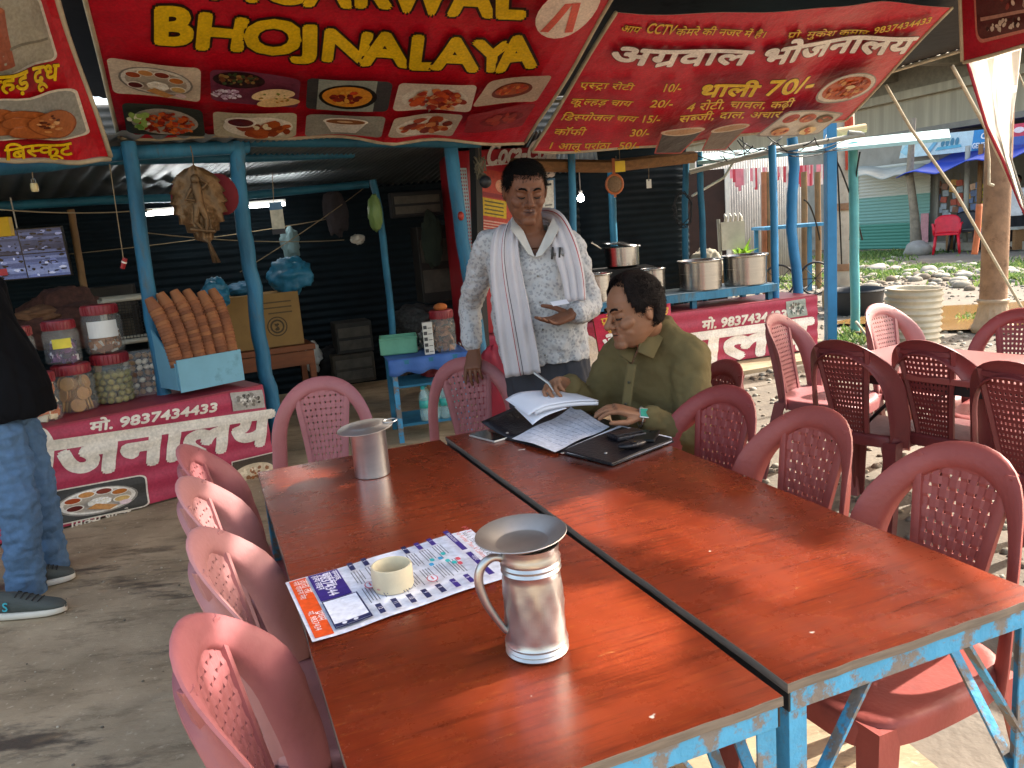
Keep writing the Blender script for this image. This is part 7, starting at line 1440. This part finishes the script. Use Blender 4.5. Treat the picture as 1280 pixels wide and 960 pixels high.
def shoe(tip, heel):
    tip, heel = Vector(tip), Vector(heel); d = (tip-heel); d.z = 0; L = d.length; d.normalize(); M = Matrix.Translation((heel.x, heel.y, 0)) @ Matrix.Rotation(math.atan2(d.y, d.x), 4, 'Z')
    so = thing('shoe', 'x', 'x'); del so['label']; del so['category']; so.parent = lm; so.matrix_parent_inverse = Matrix.Translation(lm.location).inverted()
    def ol(x): q = x/L; return .034+.016*math.sin(min(1, q*1.15)*math.pi*.75) if q < .8 else .047*math.sqrt(max(.02, 1-((q-.8)/.205)**2))
    def rg(x, z0, z1, e=2.6, k=1.): w_ = ol(x)*k; return [M @ Vector((x, w_*math.copysign(abs(math.cos(a))**(2/e), math.cos(a)), (z0+z1)/2+(z1-z0)/2*math.copysign(abs(math.sin(a))**(2/e), math.sin(a)))) for a in [2*math.pi*k_/20 for k_ in range(20)]]
    xs = [L*q for q in (.0, .03, .1, .2, .35, .5, .65, .8, .9, .97, 1.0)]; mb = MB(); mb.loft([rg(x, .001+.012*max(0, x/L-.8)*4*.5, .034+.012*max(0, .3-x/L), 4) for x in xs]); mb.build('sole', pm('white sole', '#cfc8bb', .7, var=.08), so, smooth=True)
    top = [.095, .105, .112, .115, .108, .094, .076, .064, .056, .045, .034]; mb = MB(); mb.loft([rg(x, .022, t_, 2.4, .94) for x, t_ in zip(xs, top)]); mb.build('upper', pm('grey knit upper', '#4a4f4c', .85, var=.12, bump=.4, bscale=300), so, smooth=True)
    S = lambda u, v, h=0.: M @ Vector((u, -ol(u)*.985-.003-h, v)); P = Print(S, .0004); P.text('S', L*.26, .048, .055, '#3fa8b8', off=.02, shear=.2); P.build('emblem', print_mat('printed ink'), so)
    mb = MB()
    for q in range(5): x = L*(.42+.07*q); mb.tube([M @ Vector((x, -.028, .098-.007*q)), M @ Vector((x+.004, 0, .112-.009*q)), M @ Vector((x, .028, .098-.007*q))], .003, 5)
    mb.build('laces', pm('dark laces', '#26282a', .8), so)
shoe(gz(84, 764, 0), gz(-12, 774, 0)); shoe(gz(95, 722, 0), gz(26, 738, 0))
# ================================================================== yard and far side
# rusty lamp post on a fluted foot
lb = Vector((5.07, 8.16, -.02)); t = thing('lamp_post', 'rusty cast iron lamp post on a fluted foot, standing in the yard', 'lamp post', lb)
RUST = pm('rusty painted iron', '#8a6a50', .75, var=.3, scale=6, bump=.5, bscale=40, dirt='#4f3526', dscale=7, damt=.55)
mb = MB(); mb.lathe([(.135, .3), (.14, .32), (.128, .36), (.125, .7), (.122, 2.3), (.115, 3.6), (.001, 3.62)], 24); mb.build('shaft', RUST, t, smooth=True)
mb = MB(); N = 48; V = []; prof = [(.19, 0), (.20, .03), (.20, .06), (.185, .08), (.18, .1), (.15, .2), (.138, .27), (.135, .30), (.15, .315), (.15, .335), (.13, .35)]
for r, z in prof:
    for k in range(N): a = 2*math.pi*k/N; q = .010*abs(math.sin(a*8)) if .09 < z < .29 else 0; V.append(((r-q)*math.cos(a), (r-q)*math.sin(a), z))
mb.add(V, [(i*N+k, i*N+(k+1) % N, (i+1)*N+(k+1) % N, (i+1)*N+k) for i in range(len(prof)-1) for k in range(N)]); mb.build('fluted_foot', pm('worn iron foot', '#a58f76', .75, var=.25, scale=8, bump=.4, dirt='#5f4a36', dscale=8), t, smooth=True)
# ribbed concrete drum, tubs
c = gz(1153, 428, 0); c.y += .22; prof = []; 
for k in range(45): z = .56*k/44; prof.append((.262+.012*math.sin(k*math.pi/2.4)+.0*z, z))
mb = MB(); mb.lathe([(.001, 0)]+prof+[(.24, .562), (.225, .55), (.225, .1), (.001, .1)], 40); o = mb.build('drum', pm('pale ribbed drum', '#bfb59f', .85, var=.2, scale=5, bump=.25, dirt='#8a7d66', dscale=4, damt=.45), smooth=True, ang=60); o.location = (c.x, c.y, -.03); o.rotation_euler = (R(1), R(2), 0); tag(o, 'pale ribbed open drum behind the sunlit chairs', 'drum')
c = gz(1082, 392, 0); mb = MB(); mb.lathe([(.001, 0), (.28, 0), (.33, .1), (.35, .3), (.37, .31), (.36, .33), (.33, .3), (.3, .06), (.001, .05)], 28); o = mb.build('tub', pm('black rubber tub', '#23272c', .6, var=.2), smooth=True); o.location = (c.x, c.y+.3, -.03); tag(o, 'black rubber tub behind the thin turquoise pole', 'tub')
c = gz(1062, 385, 0); mb = MB(); mb.lathe([(.001, 0), (.2, 0), (.21, .12), (.2, .25), (.17, .26), (.001, .2)], 24); o = mb.build('drum', pm('brown clay drum', '#8f7a5a', .85, var=.25, scale=6), smooth=True); o.location = (c.x, c.y+.4, -.03); tag(o, 'low brown drum behind the black rubber tub', 'drum')
# concrete pole with bands
c = gz(1054, 378, 0); t = thing('concrete_pole', 'weathered concrete power pole with iron bands and cables', 'pole', (c.x, c.y, -.03)); mb = MB(); mb.tube([(0, 0, 0), (.0, 0, 3.2)], [.17, .14], 12); mb.build('shaft', pm('old concrete', '#a8a092', .9, var=.25, scale=4, bump=.4, bscale=30, dirt='#6f675a', dscale=3), t, smooth=True)
mb = MB()
for z in (.5, 1.35): mb.lathe([(.18, z), (.185, z+.01), (.185, z+.09), (.18, z+.1)], 12)
mb.build('bands', RUST, t); mb = MB(); mb.tube([(.02, -.17, 1.9), (.0, -.18, 2.6)], .06, 8); mb.build('red_cloth', pm('red rag', '#a8402c', .9, var=.3, scale=20), t)
# ropes from the awning edge
def rope(px, label, r=.014, mat=None):
    mb = MB(); P = [gy(*q) for q in px]; Q = []
    for a, b in zip(P, P[1:]):
        for k in range(8): Q.append(a.lerp(b, k/8))
    Q.append(P[-1]); mb.tube(Q, r, 6); tag(mb.build('rope', mat or pm('pale rope', '#b9ad96', .9, var=.2, scale=20), smooth='all'), label, 'rope')
rope([(1107, 106, 7.2), (1138, 160, 7.3), (1194, 240, 7.5), (1240, 320, 7.7), (1278, 386, 7.9)], 'long slanting rope from the awning edge to the ground, crossing the lamp post')
rope([(1190, 82, 6.3), (1232, 160, 6.4), (1258, 215, 6.45), (1300, 290, 6.5)], 'tight rope just left of the glaring white sheet')
rope([(1231, 155, 6.4), (1236, 200, 6.5), (1236, 230, 6.5), (1242, 232, 6.5)], 'short knotted rope end hanging in front of the lamp post', .012)
rope([(1070, 402, 8.4), (1096, 436, 8.0)], 'short grey guy rope at the foot of the turquoise pole')
rope([(1224, 255, 9.5), (1222, 290, 9.5), (1218, 318, 9.5)], 'frayed orange cloth strip tied on the slanting rope', .035, pm('orange rag', '#b06a4a', .9, var=.3))
rope([(1250, 40, 6.0), (1268, 80, 6.1), (1290, 130, 6.2)], 'thin cord crossing the glaring white sheet', .006)
rope([(865, 245, 8.6), (905, 222, 8.8), (924, 190, 8.9)], 'white knotted rope beside the grey blue pole', .014, pm('white rope', '#d8d4ca', .8))
# ---------------------------------------------------------------- things seen past the kitchen wall
a, b = gy(866, 330, 13.), gy(908, 315, 13.); mb = MB(); zt = gy(890, 212, 13).z
mb.add([(a.x-.6, 13, 0), (b.x, 13.0, 0), (b.x, 13.0, zt), (a.x-.6, 13, zt), (a.x-.6, 13.1, 0), (b.x, 13.1, 0), (b.x, 13.1, zt), (a.x-.6, 13.1, zt)], [(0, 1, 2, 3), (7, 6, 5, 4), (0, 4, 5, 1), (1, 5, 6, 2), (2, 6, 7, 3), (3, 7, 4, 0)])
t = mb.build('board_wall', pm('dark brown board', '#33221c', .9, var=.3)); tag(t, 'big dark brown board wall behind the steel pots', 'wall'); mb = MB(); mb.box((b.x+.035, 13.02, zt/2), (.07, .12, zt)); mb.build('edge_post', pm('white paint', '#cfcac0', .6), t)
corr('wall', 'pale grey corrugated wall beyond the bent blue pole', (b.x+.15, 15.5), (6.6, 17.4), 0, 2.6, pm('pale grey sheet', '#a09c96', .7, var=.2, scale=3, dirt='#7d766c', dscale=3), vertical=True)
mb = MB(); e0, e1 = gy(905, 212, 14.2), gy(1035, 205, 15.5); rnd = random.Random(6)
for k in range(70): p = e0.lerp(e1, rnd.random()); l_ = rnd.uniform(.1, .4); mb.box((p.x, p.y, p.z-l_/2), (.05, .01, l_), mi=rnd.randrange(3))
tag(mb.build('tinsel', [pm('red foil', '#b03040', .4), pm('pink foil', '#c97a84', .4), pm('white foil', '#cfc6bf', .5)], weld=False), 'red and white foil strips hanging along the far eave', 'decoration')
for i, px in enumerate((955, 960, 1005, 1022)): post('post', ('bamboo post left of the straight blue pole', 'second bamboo post touching the straight blue pole', 'bamboo post behind the bent blue pole', 'thin bamboo post left of the square blue post')[i], [(px, 215), (px+1, 330)], 13.8, .05, pm('bamboo', '#7a5d3c', .7, var=.25, scale=6) if i else pm('reddish bamboo', '#9a5f3c', .7, var=.25), bot=-.03)
t = thing('sign_board', 'small sunlit white board on two sticks, candle shapes along its top', 'sign', gy(917, 320, 9.6)); k = 9.6/FPX
mb = MB(); mb.box((0, 0, (320-295)*k), (46*k*.62, .03, 34*k)); mb.build('panel', pm('white paint', '#cfcac0', .6), t)
for s_, x_ in ((0, -15), (1, 13)): mb = MB(); mb.tube([(x_*k, .02, -30*k), (x_*k-.02, .02, 46*k)], .022, 6); mb.build('stick', pm('grey pole', '#9a9a92', .7, var=.2), t)
mb = MB()
for q in range(4): x_ = (-9+6*q)*k; mb.tube([(x_, 0, 42*k), (x_+.01, 0, 47*k), (x_-.01, 0, 52*k)], [.018, .022, .008], 6)
mb.build('candle_shapes', pm('white paint', '#cfcac0', .6), t, smooth='all')
sack('sack', 882, 335, 9.2, 44, 50, pm('pale cement sack', '#b8ad98', .9, var=.2, scale=4, bump=.3), 'pale stained sack standing behind the middle pot', 'sack', 21, sharp=.2)
sack('sack', 918, 343, 9.3, 48, 30, pm('brown jute sack', '#6f5e48', .95, var=.3, bump=.4, bscale=90), 'brown jute sack slumped behind the right hand pot', 'sack', 22)
def plant(px, py, Y, n, h, label):
    p = gy(px, py, Y); t = thing('plant', label, 'plant', p); rnd = random.Random(px); mb = MB()
    for k in range(n):
        a = rnd.uniform(0, 6.28); e = rnd.uniform(.4, 1.3); L = h*rnd.uniform(.5, 1); d = Vector((math.cos(a)*math.cos(e), math.sin(a)*math.cos(e), math.sin(e))); s_ = d.cross(Vector((0, 0, 1))).normalized()*L*.14; q = Vector((0, 0, rnd.random()*h*.5))
        mb.add([q, q+d*L*.5+s_, q+d*L-Vector((0, 0, L*.15)), q+d*L*.5-s_], [(0, 1, 2), (0, 2, 3)])
    mb.build('leaves', pm('young leaves', '#7fa83a', .6, var=.25, scale=9, transl=.3), t, weld=False); mb = MB(); mb.tube([(0, 0, -.3), (.02, 0, h*.5)], .012, 6); mb.build('stem', pm('green stem', '#6f7a3a', .7), t)
plant(930, 335, 9.5, 26, .3, 'small bright green plant growing beside the right hand pot')
sack('cloth', 905, 300, 14., 2, 2, pm('pale grey sheet', '#a09c96', .7), 'x', 'x') if False else None
# blue handcart bench far behind
p = gy(985, 283, 13.2); t = thing('handcart', 'pale blue handcart with a spoked wheel behind the bent blue pole', 'cart', (p.x, p.y, 0)); mb = MB(); mb.box((0, 0, p.z), (1.0, .7, .05)); mb.build('bed', POSTB, t)
for sx_ in (-1, 1):
    mb = MB(); wx = sx_*.3; r_ = .26; mb.tube([(wx+r_*math.cos(k*.2618), -.38, r_+r_*math.sin(k*.2618)) for k in range(24)], .018, 6, closed=True)
    for k in range(8): mb.tube([(wx, -.38, r_), (wx+r_*math.cos(k*.785), -.38, r_+r_*math.sin(k*.785))], .006, 4)
    mb.build('wheel', pm('black paint', '#16161a', .6), t, smooth='all')
for sx_ in (-1, 1): mb = MB(); mb.box((sx_*.45, .25, p.z/2), (.06, .06, p.z)); mb.build('leg', POSTB, t)
# ---------------------------------------------------------------- shutter shop across the verge
L0, SDir = Vector((10.0, 25.2, 0)), Vector((.42, -.9075, 0)); SN = Vector((-.9075, -.42, 0)); SA = math.atan2(SDir.y, SDir.x)
def sh_(px, off=0.):
    o = L0+SN*off; d = ray(px, 300); s_ = (o.x*d.y-o.y*d.x)/(SDir.y*d.x-SDir.x*d.y); return s_
def shp(px, py, off=0.): s_ = sh_(px, off); q = L0+SN*off+SDir*s_; return gy(px, py, q.y)
def shbox(mb, s0, s1, o0, o1, z0, z1, mi=0):
    V = []
    for z in (z0, z1):
        for s_, o_ in ((s0, o0), (s1, o0), (s1, o1), (s0, o1)): q = L0+SDir*s_+SN*o_; V.append((q.x, q.y, z))
    mb.add(V, [(3, 2, 1, 0), (4, 5, 6, 7), (0, 1, 5, 4), (1, 2, 6, 5), (2, 3, 7, 6), (3, 0, 4, 7)], mi)
s0, s1, s2, s3 = sh_(1040), sh_(1164), sh_(1240), sh_(1330)
tS = thing('shop', 'old roadside shop, teal roller shutter, open dark bay under a blue tarpaulin', 'shop', L0)
def ab(o): return adopt(o, tS)
mb = MB(); shbox(mb, s0-6, s1, -.3, -.1, 0, 3.1); shbox(mb, s1, s3+8, -4, -3.8, 0, 3.1); shbox(mb, s1-.02, s1+.1, -3.8, -.1, 0, 3.1); ab(mb.build('wall', pm('grey plaster', '#8b877e', .9, var=.2, scale=2, dirt='#5f5b52', dscale=1.5), None))
mb = MB(); shbox(mb, s1, s3+8, -3.8, .6, -.02, .18); ab(mb.build('floor', pm('old concrete', '#a8a092', .9), None))
def shut(s_, t_):
    q = L0+SDir*(sh_(1074)+(s1-.05-sh_(1074))*s_)+SN*(.0+.02*abs(math.sin(t_*math.pi*26))); return (q.x, q.y, 2.35*t_)
mS = bpy.data.materials.new('roller shutter paint'); mS.use_nodes = True; nt_ = mS.node_tree; tcx_ = nt_.nodes.new('ShaderNodeTexCoord'); sp_ = nt_.nodes.new('ShaderNodeSeparateXYZ'); nt_.links.new(tcx_.outputs['Object'], sp_.inputs[0]); rmp = nt_.nodes.new('ShaderNodeValToRGB'); rmp.color_ramp.interpolation = 'CONSTANT'
mrn = nt_.nodes.new('ShaderNodeMapRange'); mrn.inputs['From Max'].default_value = 2.4; nt_.links.new(sp_.outputs['Z'], mrn.inputs['Value']); nt_.links.new(mrn.outputs[0], rmp.inputs[0]); els = rmp.color_ramp.elements; els[0].position = 0; els[0].color = (*rgb('#3f8070'), 1); els[1].position = .3; els[1].color = (*rgb('#6f9a92'), 1); e_ = els.new(.62); e_.color = (*rgb('#b3b3a8'), 1)
nt_.links.new(rmp.outputs[0], nt_.nodes['Principled BSDF'].inputs['Base Color']); nt_.nodes['Principled BSDF'].inputs['Roughness'].default_value = .6
mb = MB(); mb.grid(10, 26*8, shut); ab(mb.build('roller_shutter', mS, None, smooth='all', weld=False))
mb = MB(); shbox(mb, sh_(1152), s1-.06, .03, .05, 0, .95); ab(mb.build('pink_patch', pm('pink poster paint', '#c08a90', .8, var=.2), None))
# roof sheets and tarpaulin
def rfs(pxa, pya, pxb, pyb, pxc, pyc, pxd, pyd, oa, ob): return [shp(pxa, pya, oa), shp(pxb, pyb, oa), shp(pxc, pyc, ob), shp(pxd, pyd, ob)]
def patch(name, c4, mat, parent, sagf=None, solid=.02, n=16):
    mb = MB()
    def f(s_, t_):
        p = (c4[0]*(1-s_)+c4[1]*s_)*(1-t_)+(c4[3]*(1-s_)+c4[2]*s_)*t_; return p+Vector((0, 0, sagf(s_, t_) if sagf else 0))
    mb.grid(n, n, f); o = mb.build(name, mat, None, smooth='all', solid=solid); return adopt(o, parent) if parent else o
patch('grey_roof_sheet', rfs(1072, 222, 1132, 222, 1185, 190, 1060, 200, 1.3, -1.6), pm('grey tarpaulin', '#8d9088', .8, var=.2, scale=2, bump=.4, bscale=3), tS, lambda s_, t_: .06*math.sin(s_*9)*(1-t_))
patch('blue_tarpaulin', rfs(1120, 223, 1345, 180, 1345, 150, 1180, 190, 1.5, -1.2), pm('blue tarpaulin', '#2340a8', .5, var=.2, scale=1.5, bump=.5, bscale=3), tS, lambda s_, t_: .09*math.sin(s_*17)*(1-t_)-.08*math.sin(math.pi*t_))
mb = MB(); shbox(mb, s0-6, s3+8, -4.2, -.4, 3.1, 3.25); ab(mb.build('roof', pm('roof slab', '#77736a', .9), None))
# sign above: pale blue with pots, blue end with letters
Ssg = lambda px, py: shp(px, py, -.9)
A, B, C, D = shp(1124, 198, .2), shp(1243, 186, .2), shp(1246, 160, .2), shp(1130, 172, .2); Ws, Hs = (B-A).length, (D-A).length; S = quadS(A, B, C, D, Ws, Hs); P = mkprint(S, Ws, Hs, 0, .004); P.h = 0; P.rect(0, 0, Ws, Hs, '#b9d3dc'); P.up(2); P.rect(Ws*.78, 0, Ws, Hs, '#2a86c4')
for k in range(4): P.ell(Ws*(.47+.05*k), Hs*.55, Ws*.02, Hs*.2, '#3f7f9a'); P.h -= P.step
P.up(); P.poly([(Ws*.4, Hs*.2), (Ws*.68, Hs*.25), (Ws*.66, Hs*.4), (Ws*.42, Hs*.35)], '#58a9c4'); P.poly([(Ws*.0, Hs*.3), (Ws*.1, Hs*.9), (Ws*.2, Hs*.9), (Ws*.08, Hs*.1)], '#8fc0d4'); P.poly([(Ws*.3, Hs*.2), (Ws*.42, Hs*.95), (Ws*.46, Hs*.95), (Ws*.34, Hs*.1)], '#6fb0d0'); P.text('CH', Ws*.86, Hs*.55, Hs*.4, '#e8eef2', off=.03); P.text('GENERAL', Ws*.79, Hs*.12, Hs*.36, '#e8eef2', off=.03, w=Ws*.2)
o = P.build('shop_sign', print_mat('printed ink'), None); tag(o, 'pale blue shop sign with a row of pots, over the roller shutter', 'sign'); mb = MB(); mb.add([A-SN*.01, B-SN*.01, C-SN*.01, D-SN*.01, A-SN*.1, B-SN*.1, C-SN*.1, D-SN*.1], [(0, 1, 2, 3), (7, 6, 5, 4), (0, 4, 5, 1), (1, 5, 6, 2), (2, 6, 7, 3), (3, 7, 4, 0)]); mb.build('backing', pm('grey plaster', '#8b877e', .9), o)
A, B, C, D = shp(1262, 182, .2), shp(1320, 176, .2), shp(1320, 148, .2), shp(1262, 156, .2); Ws, Hs = (B-A).length, (D-A).length; S = quadS(A, B, C, D, Ws, Hs); P = mkprint(S, Ws, Hs, 0, .004); P.h = 0; P.rect(0, 0, Ws, Hs, '#c83a56'); P.up(); P.rect(0, 0, Ws, Hs*.4, '#3f5fa8'); P.ell(Ws*.22, Hs*.7, Ws*.12, Hs*.14, '#e8d8dc'); o = P.build('shop_sign', print_mat('printed ink')); tag(o, 'pink and blue shop sign at the right edge above the blue tarpaulin', 'sign'); o.modifiers.new('thickness', 'SOLIDIFY').thickness = .05
# goods hanging in the open bay
rnd = random.Random(12)
for k, px in enumerate((1173, 1183, 1192, 1200, 1208, 1216, 1224)):
    top = shp(px, 226+rnd.uniform(-3, 3), -.2); t = thing('snack_strip', 'strip of snack packets hanging in the open shop bay', 'snacks', top, SA, 'strips of snack packets in the far shop'); mb = MB(); cols = rnd.sample(range(6), 3)
    for q in range(7 if k % 2 else 8): mb.box((rnd.uniform(-.02, .02), 0, -.1-.17*q), (.17, .03, .15), Matrix.Rotation(rnd.uniform(-.2, .2), 4, 'Y'), mi=rnd.choice(cols))
    mb.build('packets', [pm('packet '+c, c, .4, var=.3, scale=9) for c in ('#b8863a', '#a8402c', '#5a6f9a', '#c9a28a', '#7a4a34', '#8f9aa5')], t, weld=False); mb = MB(); mb.tube([(0, 0, .15), (0, 0, -1.2)], .008, 4); mb.build('cord', CORD, t)
t = thing('garland', 'yellow and green festoon hanging on the shop bay post', 'garland', shp(1231, 230, .1)); mb = MB()
for k in range(26): mb.ell((rnd.gauss(0, .07), rnd.gauss(0, .05), -1.1*k/26), (.07, .07, .06), 8, 6, mi=0 if k % 3 else 1)
mb.build('flowers', [pm('yellow flowers', '#b8a82a', .8), pm('green leaves', '#4a6a2a', .8)], t, smooth='all', weld=False)
for px, lab in ((1206, 'thin pale post at the front of the open shop bay'), (1222, 'thin dark post inside the open shop bay')): q = shp(px, 315, .5); mb = MB(); mb.tube([(q.x, q.y, 0), (q.x, q.y, 2.55)], .06, 8); tag(mb.build('post', pm('grey pole', '#9a9a92', .7, var=.2) if px < 1210 else WOOD, smooth='all'), lab, 'post')
q = shp(1141, 322, .9); mb = MB(); mb.tube([(q.x+.1, q.y, 0), (q.x+.02, q.y, 1.0), (q.x-.12, q.y, 2.0), (q.x-.05, q.y, 3.4)], [.16, .11, .09, .07], 10); o = mb.build('tree_trunk', pm('grey bark', '#8a7f70', .9, var=.3, scale=8, bump=.6, bscale=20), smooth=True); tag(o, 'thin grey tree trunk in front of the roller shutter', 'trunk')
def fchair(px, py, h, mat, label, rz):
    p = gz(px, py, 0); t = thing('plastic_armchair', label, 'chair', (p.x, p.y, 0), rz); k = h/.85
    mb = MB(); mb.box((0, 0, .42*k), (.5*k, .46*k, .04*k)); mb.build('seat', mat, t, bevel=.01); mb = MB(); mb.grid(10, 8, lambda s_, q_: ((s_-.5)*.5*k, (-.22-.1*q_+.12*(2*s_-1)**2)*k, (.42+.4*q_*(1-.25*(2*s_-1)**4))*k)); mb.build('backrest', mat, t, smooth='all', solid=.02)
    for sx_ in (-1, 1):
        mb = MB(); mb.tube([(sx_*.25*k, -.2*k, .62*k), (sx_*.28*k, .0, .64*k), (sx_*.26*k, .2*k, .62*k), (sx_*.24*k, .22*k, .42*k)], .025*k, 6); mb.build('armrest', mat, t, smooth='all')
        for sy_ in (-1, 1): mb = MB(); mb.tube([(sx_*.21*k, sy_*.19*k, .41*k), (sx_*.25*k, sy_*.24*k, 0)], [.03*k, .022*k], 6); mb.build('leg', mat, t, smooth='all')
fchair(1183, 317, .95, pm('scarlet plastic', '#c8142c', .35), 'scarlet plastic armchair in front of the open shop bay', 2.6); fchair(1205, 314, 1.0, pm('black plastic', '#201c1e', .45), 'black plastic armchair beside the bench of the open shop bay', 2.4)
p = gz(1220, 313, 0); t = thing('bench', 'low grey bench in front of the open shop bay', 'bench', (p.x+.2, p.y, 0), SA); mb = MB(); mb.box((0, 0, .5), (1.9, .45, .06)); mb.build('seat', pm('grey pole', '#9a9a92', .7), t)
for sx_ in (-1, 1): mb = MB(); mb.box((sx_*.85, 0, .235), (.07, .4, .47)); mb.build('leg', WOOD, t)
# the man by the shop
p = gz(1268, 311, 0); fm = thing('person', 'distant man in a white shirt and black trousers outside the far shop', 'person', (p.x, p.y, 0)); x, y = p.x, p.y
HM = look((x, y, 1.60), (-.6, -.8, 0)); mb = MB(); head_parts(mb, HM); mb.cap((x, y, 1.5), (x, y, 1.4), .06, .065); mb.loft([ringe((x, y, z), rx, ry, (.8, -.6, 0), (.6, .8, 0)) for z, rx, ry in ((.85, .15, .1), (1.1, .15, .1), (1.35, .18, .1), (1.42, .1, .07))]); ax_ = Vector((.8, -.6, 0))
for s_ in (-1, 1):
    sd = Vector((x, y, 1.37))+ax_*(.18*s_); el = sd+ax_*(.06*s_)+Vector((0, 0, -.28)); wr_ = el+Vector((-.06, -.1, -.24)); chain(mb, [sd, el, wr_], [.05, .04, .03]); hand(mb, wr_, (-.1, -.1, -1), -ax_*s_, s_)
    lg = Vector((x, y, .88))+ax_*(.09*s_); chain(mb, [lg, lg+Vector((0, 0, -.42)), lg+Vector((0, 0, -.8))], [.08, .06, .045]); mb.cap(lg+Vector((0, 0, -.84)), lg+Vector((-.1, -.13, -.85)), .045, .035)
remesh(mb, 'body', [SK1, LP1], .009, fm, 2); hair(HM, fm, HAIR1, lambda aa, a: .06 if aa < .8 else (.01 if aa < 1.7 else -.04))
mb = MB(); mb.loft([ringe((x, y, z), rx, ry, (.8, -.6, 0), (.6, .8, 0)) for z, rx, ry in ((.78, .19, .13), (1.1, .18, .12), (1.35, .2, .12), (1.43, .11, .08))])
for s_ in (-1, 1): sd = Vector((x, y, 1.37))+ax_*(.18*s_); el = sd+ax_*(.06*s_)+Vector((0, 0, -.28)); chain(mb, [sd, el, el+Vector((-.04, -.06, -.14))], [.075, .062, .055])
remesh(mb, 'shirt', pm('white shirt', '#c9c9cc', .8), .014, fm, 4); mb = MB()
for s_ in (-1, 1): lg = Vector((x, y, .86))+ax_*(.09*s_); chain(mb, [lg, lg+Vector((0, 0, -.42)), lg+Vector((0, 0, -.74))], [.11, .085, .075])
remesh(mb, 'trousers', pm('black trousers', '#1a1a1e', .85), .014, fm, 4)
# ---------------------------------------------------------------- concrete flyover behind everything
G0, G1 = Vector((8.0, 50, 0)), Vector((24.0, 10, 0)); gd = (G1-G0).normalized(); gn = Vector((gd.y, -gd.x, 0))
if gn.dot(G0) > 0: gn = -gn
LG = (G1-G0).length; t = thing('flyover', 'weathered concrete flyover girder running behind the shops', 'flyover', G0); CON = pm('streaked concrete', '#a89f8c', .9, var=.2, scale=.6, stretch=(6, 6, .25), dirt='#7f7768', dscale=.5, damt=.5, bump=.2)
def gbox(mb, o0, o1, z0, z1, a0=0., a1=None):
    V = []
    for z in (z0, z1):
        for s_, o_ in ((a0, o0), (a1 or LG, o0), (a1 or LG, o1), (a0, o1)): q = G0+gd*s_+gn*o_; V.append((q.x, q.y, z))
    mb.add(V, [(3, 2, 1, 0), (4, 5, 6, 7), (0, 1, 5, 4), (1, 2, 6, 5), (2, 3, 7, 6), (3, 0, 4, 7)])
mb = MB(); gbox(mb, -1, 0, 3.6, 5.3); gbox(mb, 0, .25, 5.0, 5.3); adopt(mb.build('girder', CON, None), t); mb = MB(); gbox(mb, -6, 3.2, 6.3, 6.8); adopt(mb.build('deck', pm('dark soffit', '#6f6a60', .9, var=.2), None), t); mb = MB()
for k in range(14): gbox(mb, -.5, 2.8, 5.75, 6.3, 1+k*3.1, 1.5+k*3.1)
gbox(mb, -.6, -.1, 5.3, 6.3); adopt(mb.build('cross_beams', pm('mid concrete', '#857d6e', .9, var=.2), None), t); mb = MB()
for k in (4, 18, 38): gbox(mb, -2.2, -.6, -.1, 3.6, k, k+1.6)
adopt(mb.build('piers', CON, None), t)
gs = MB(); gbox(gs, -.3, .05, 3.35, 3.62, 24, 32); adopt(gs.build('ledge', pm('olive concrete', '#6f6a4f', .9), None), t)
# distant tree belt beyond the flyover
mb = MB(); rnd = random.Random(31)
for k in range(9000):
    x = rnd.uniform(-10, 60); y = rnd.uniform(58, 70); z = abs(rnd.gauss(0, 2.6))*(1+.5*noise2(x, 0, .15)); a = rnd.uniform(0, 6.28); s_ = rnd.uniform(.25, .6); b_ = rnd.uniform(-.8, .8)
    u_ = Vector((math.cos(a), math.sin(a), b_)).normalized()*s_; v_ = Vector((-math.sin(a), math.cos(a), .6)).normalized()*s_*.7; q = Vector((x, y, z)); mb.add([q-u_, q-v_, q+u_, q+v_], [(0, 1, 2, 3)], rnd.randrange(2))
tag(mb.build('far_trees', [pm('far foliage', '#56703a', .8, var=.3), pm('far dark foliage', '#3b5230', .8, var=.3)], weld=False), 'far belt of trees beyond the flyover', 'trees', kind='stuff')
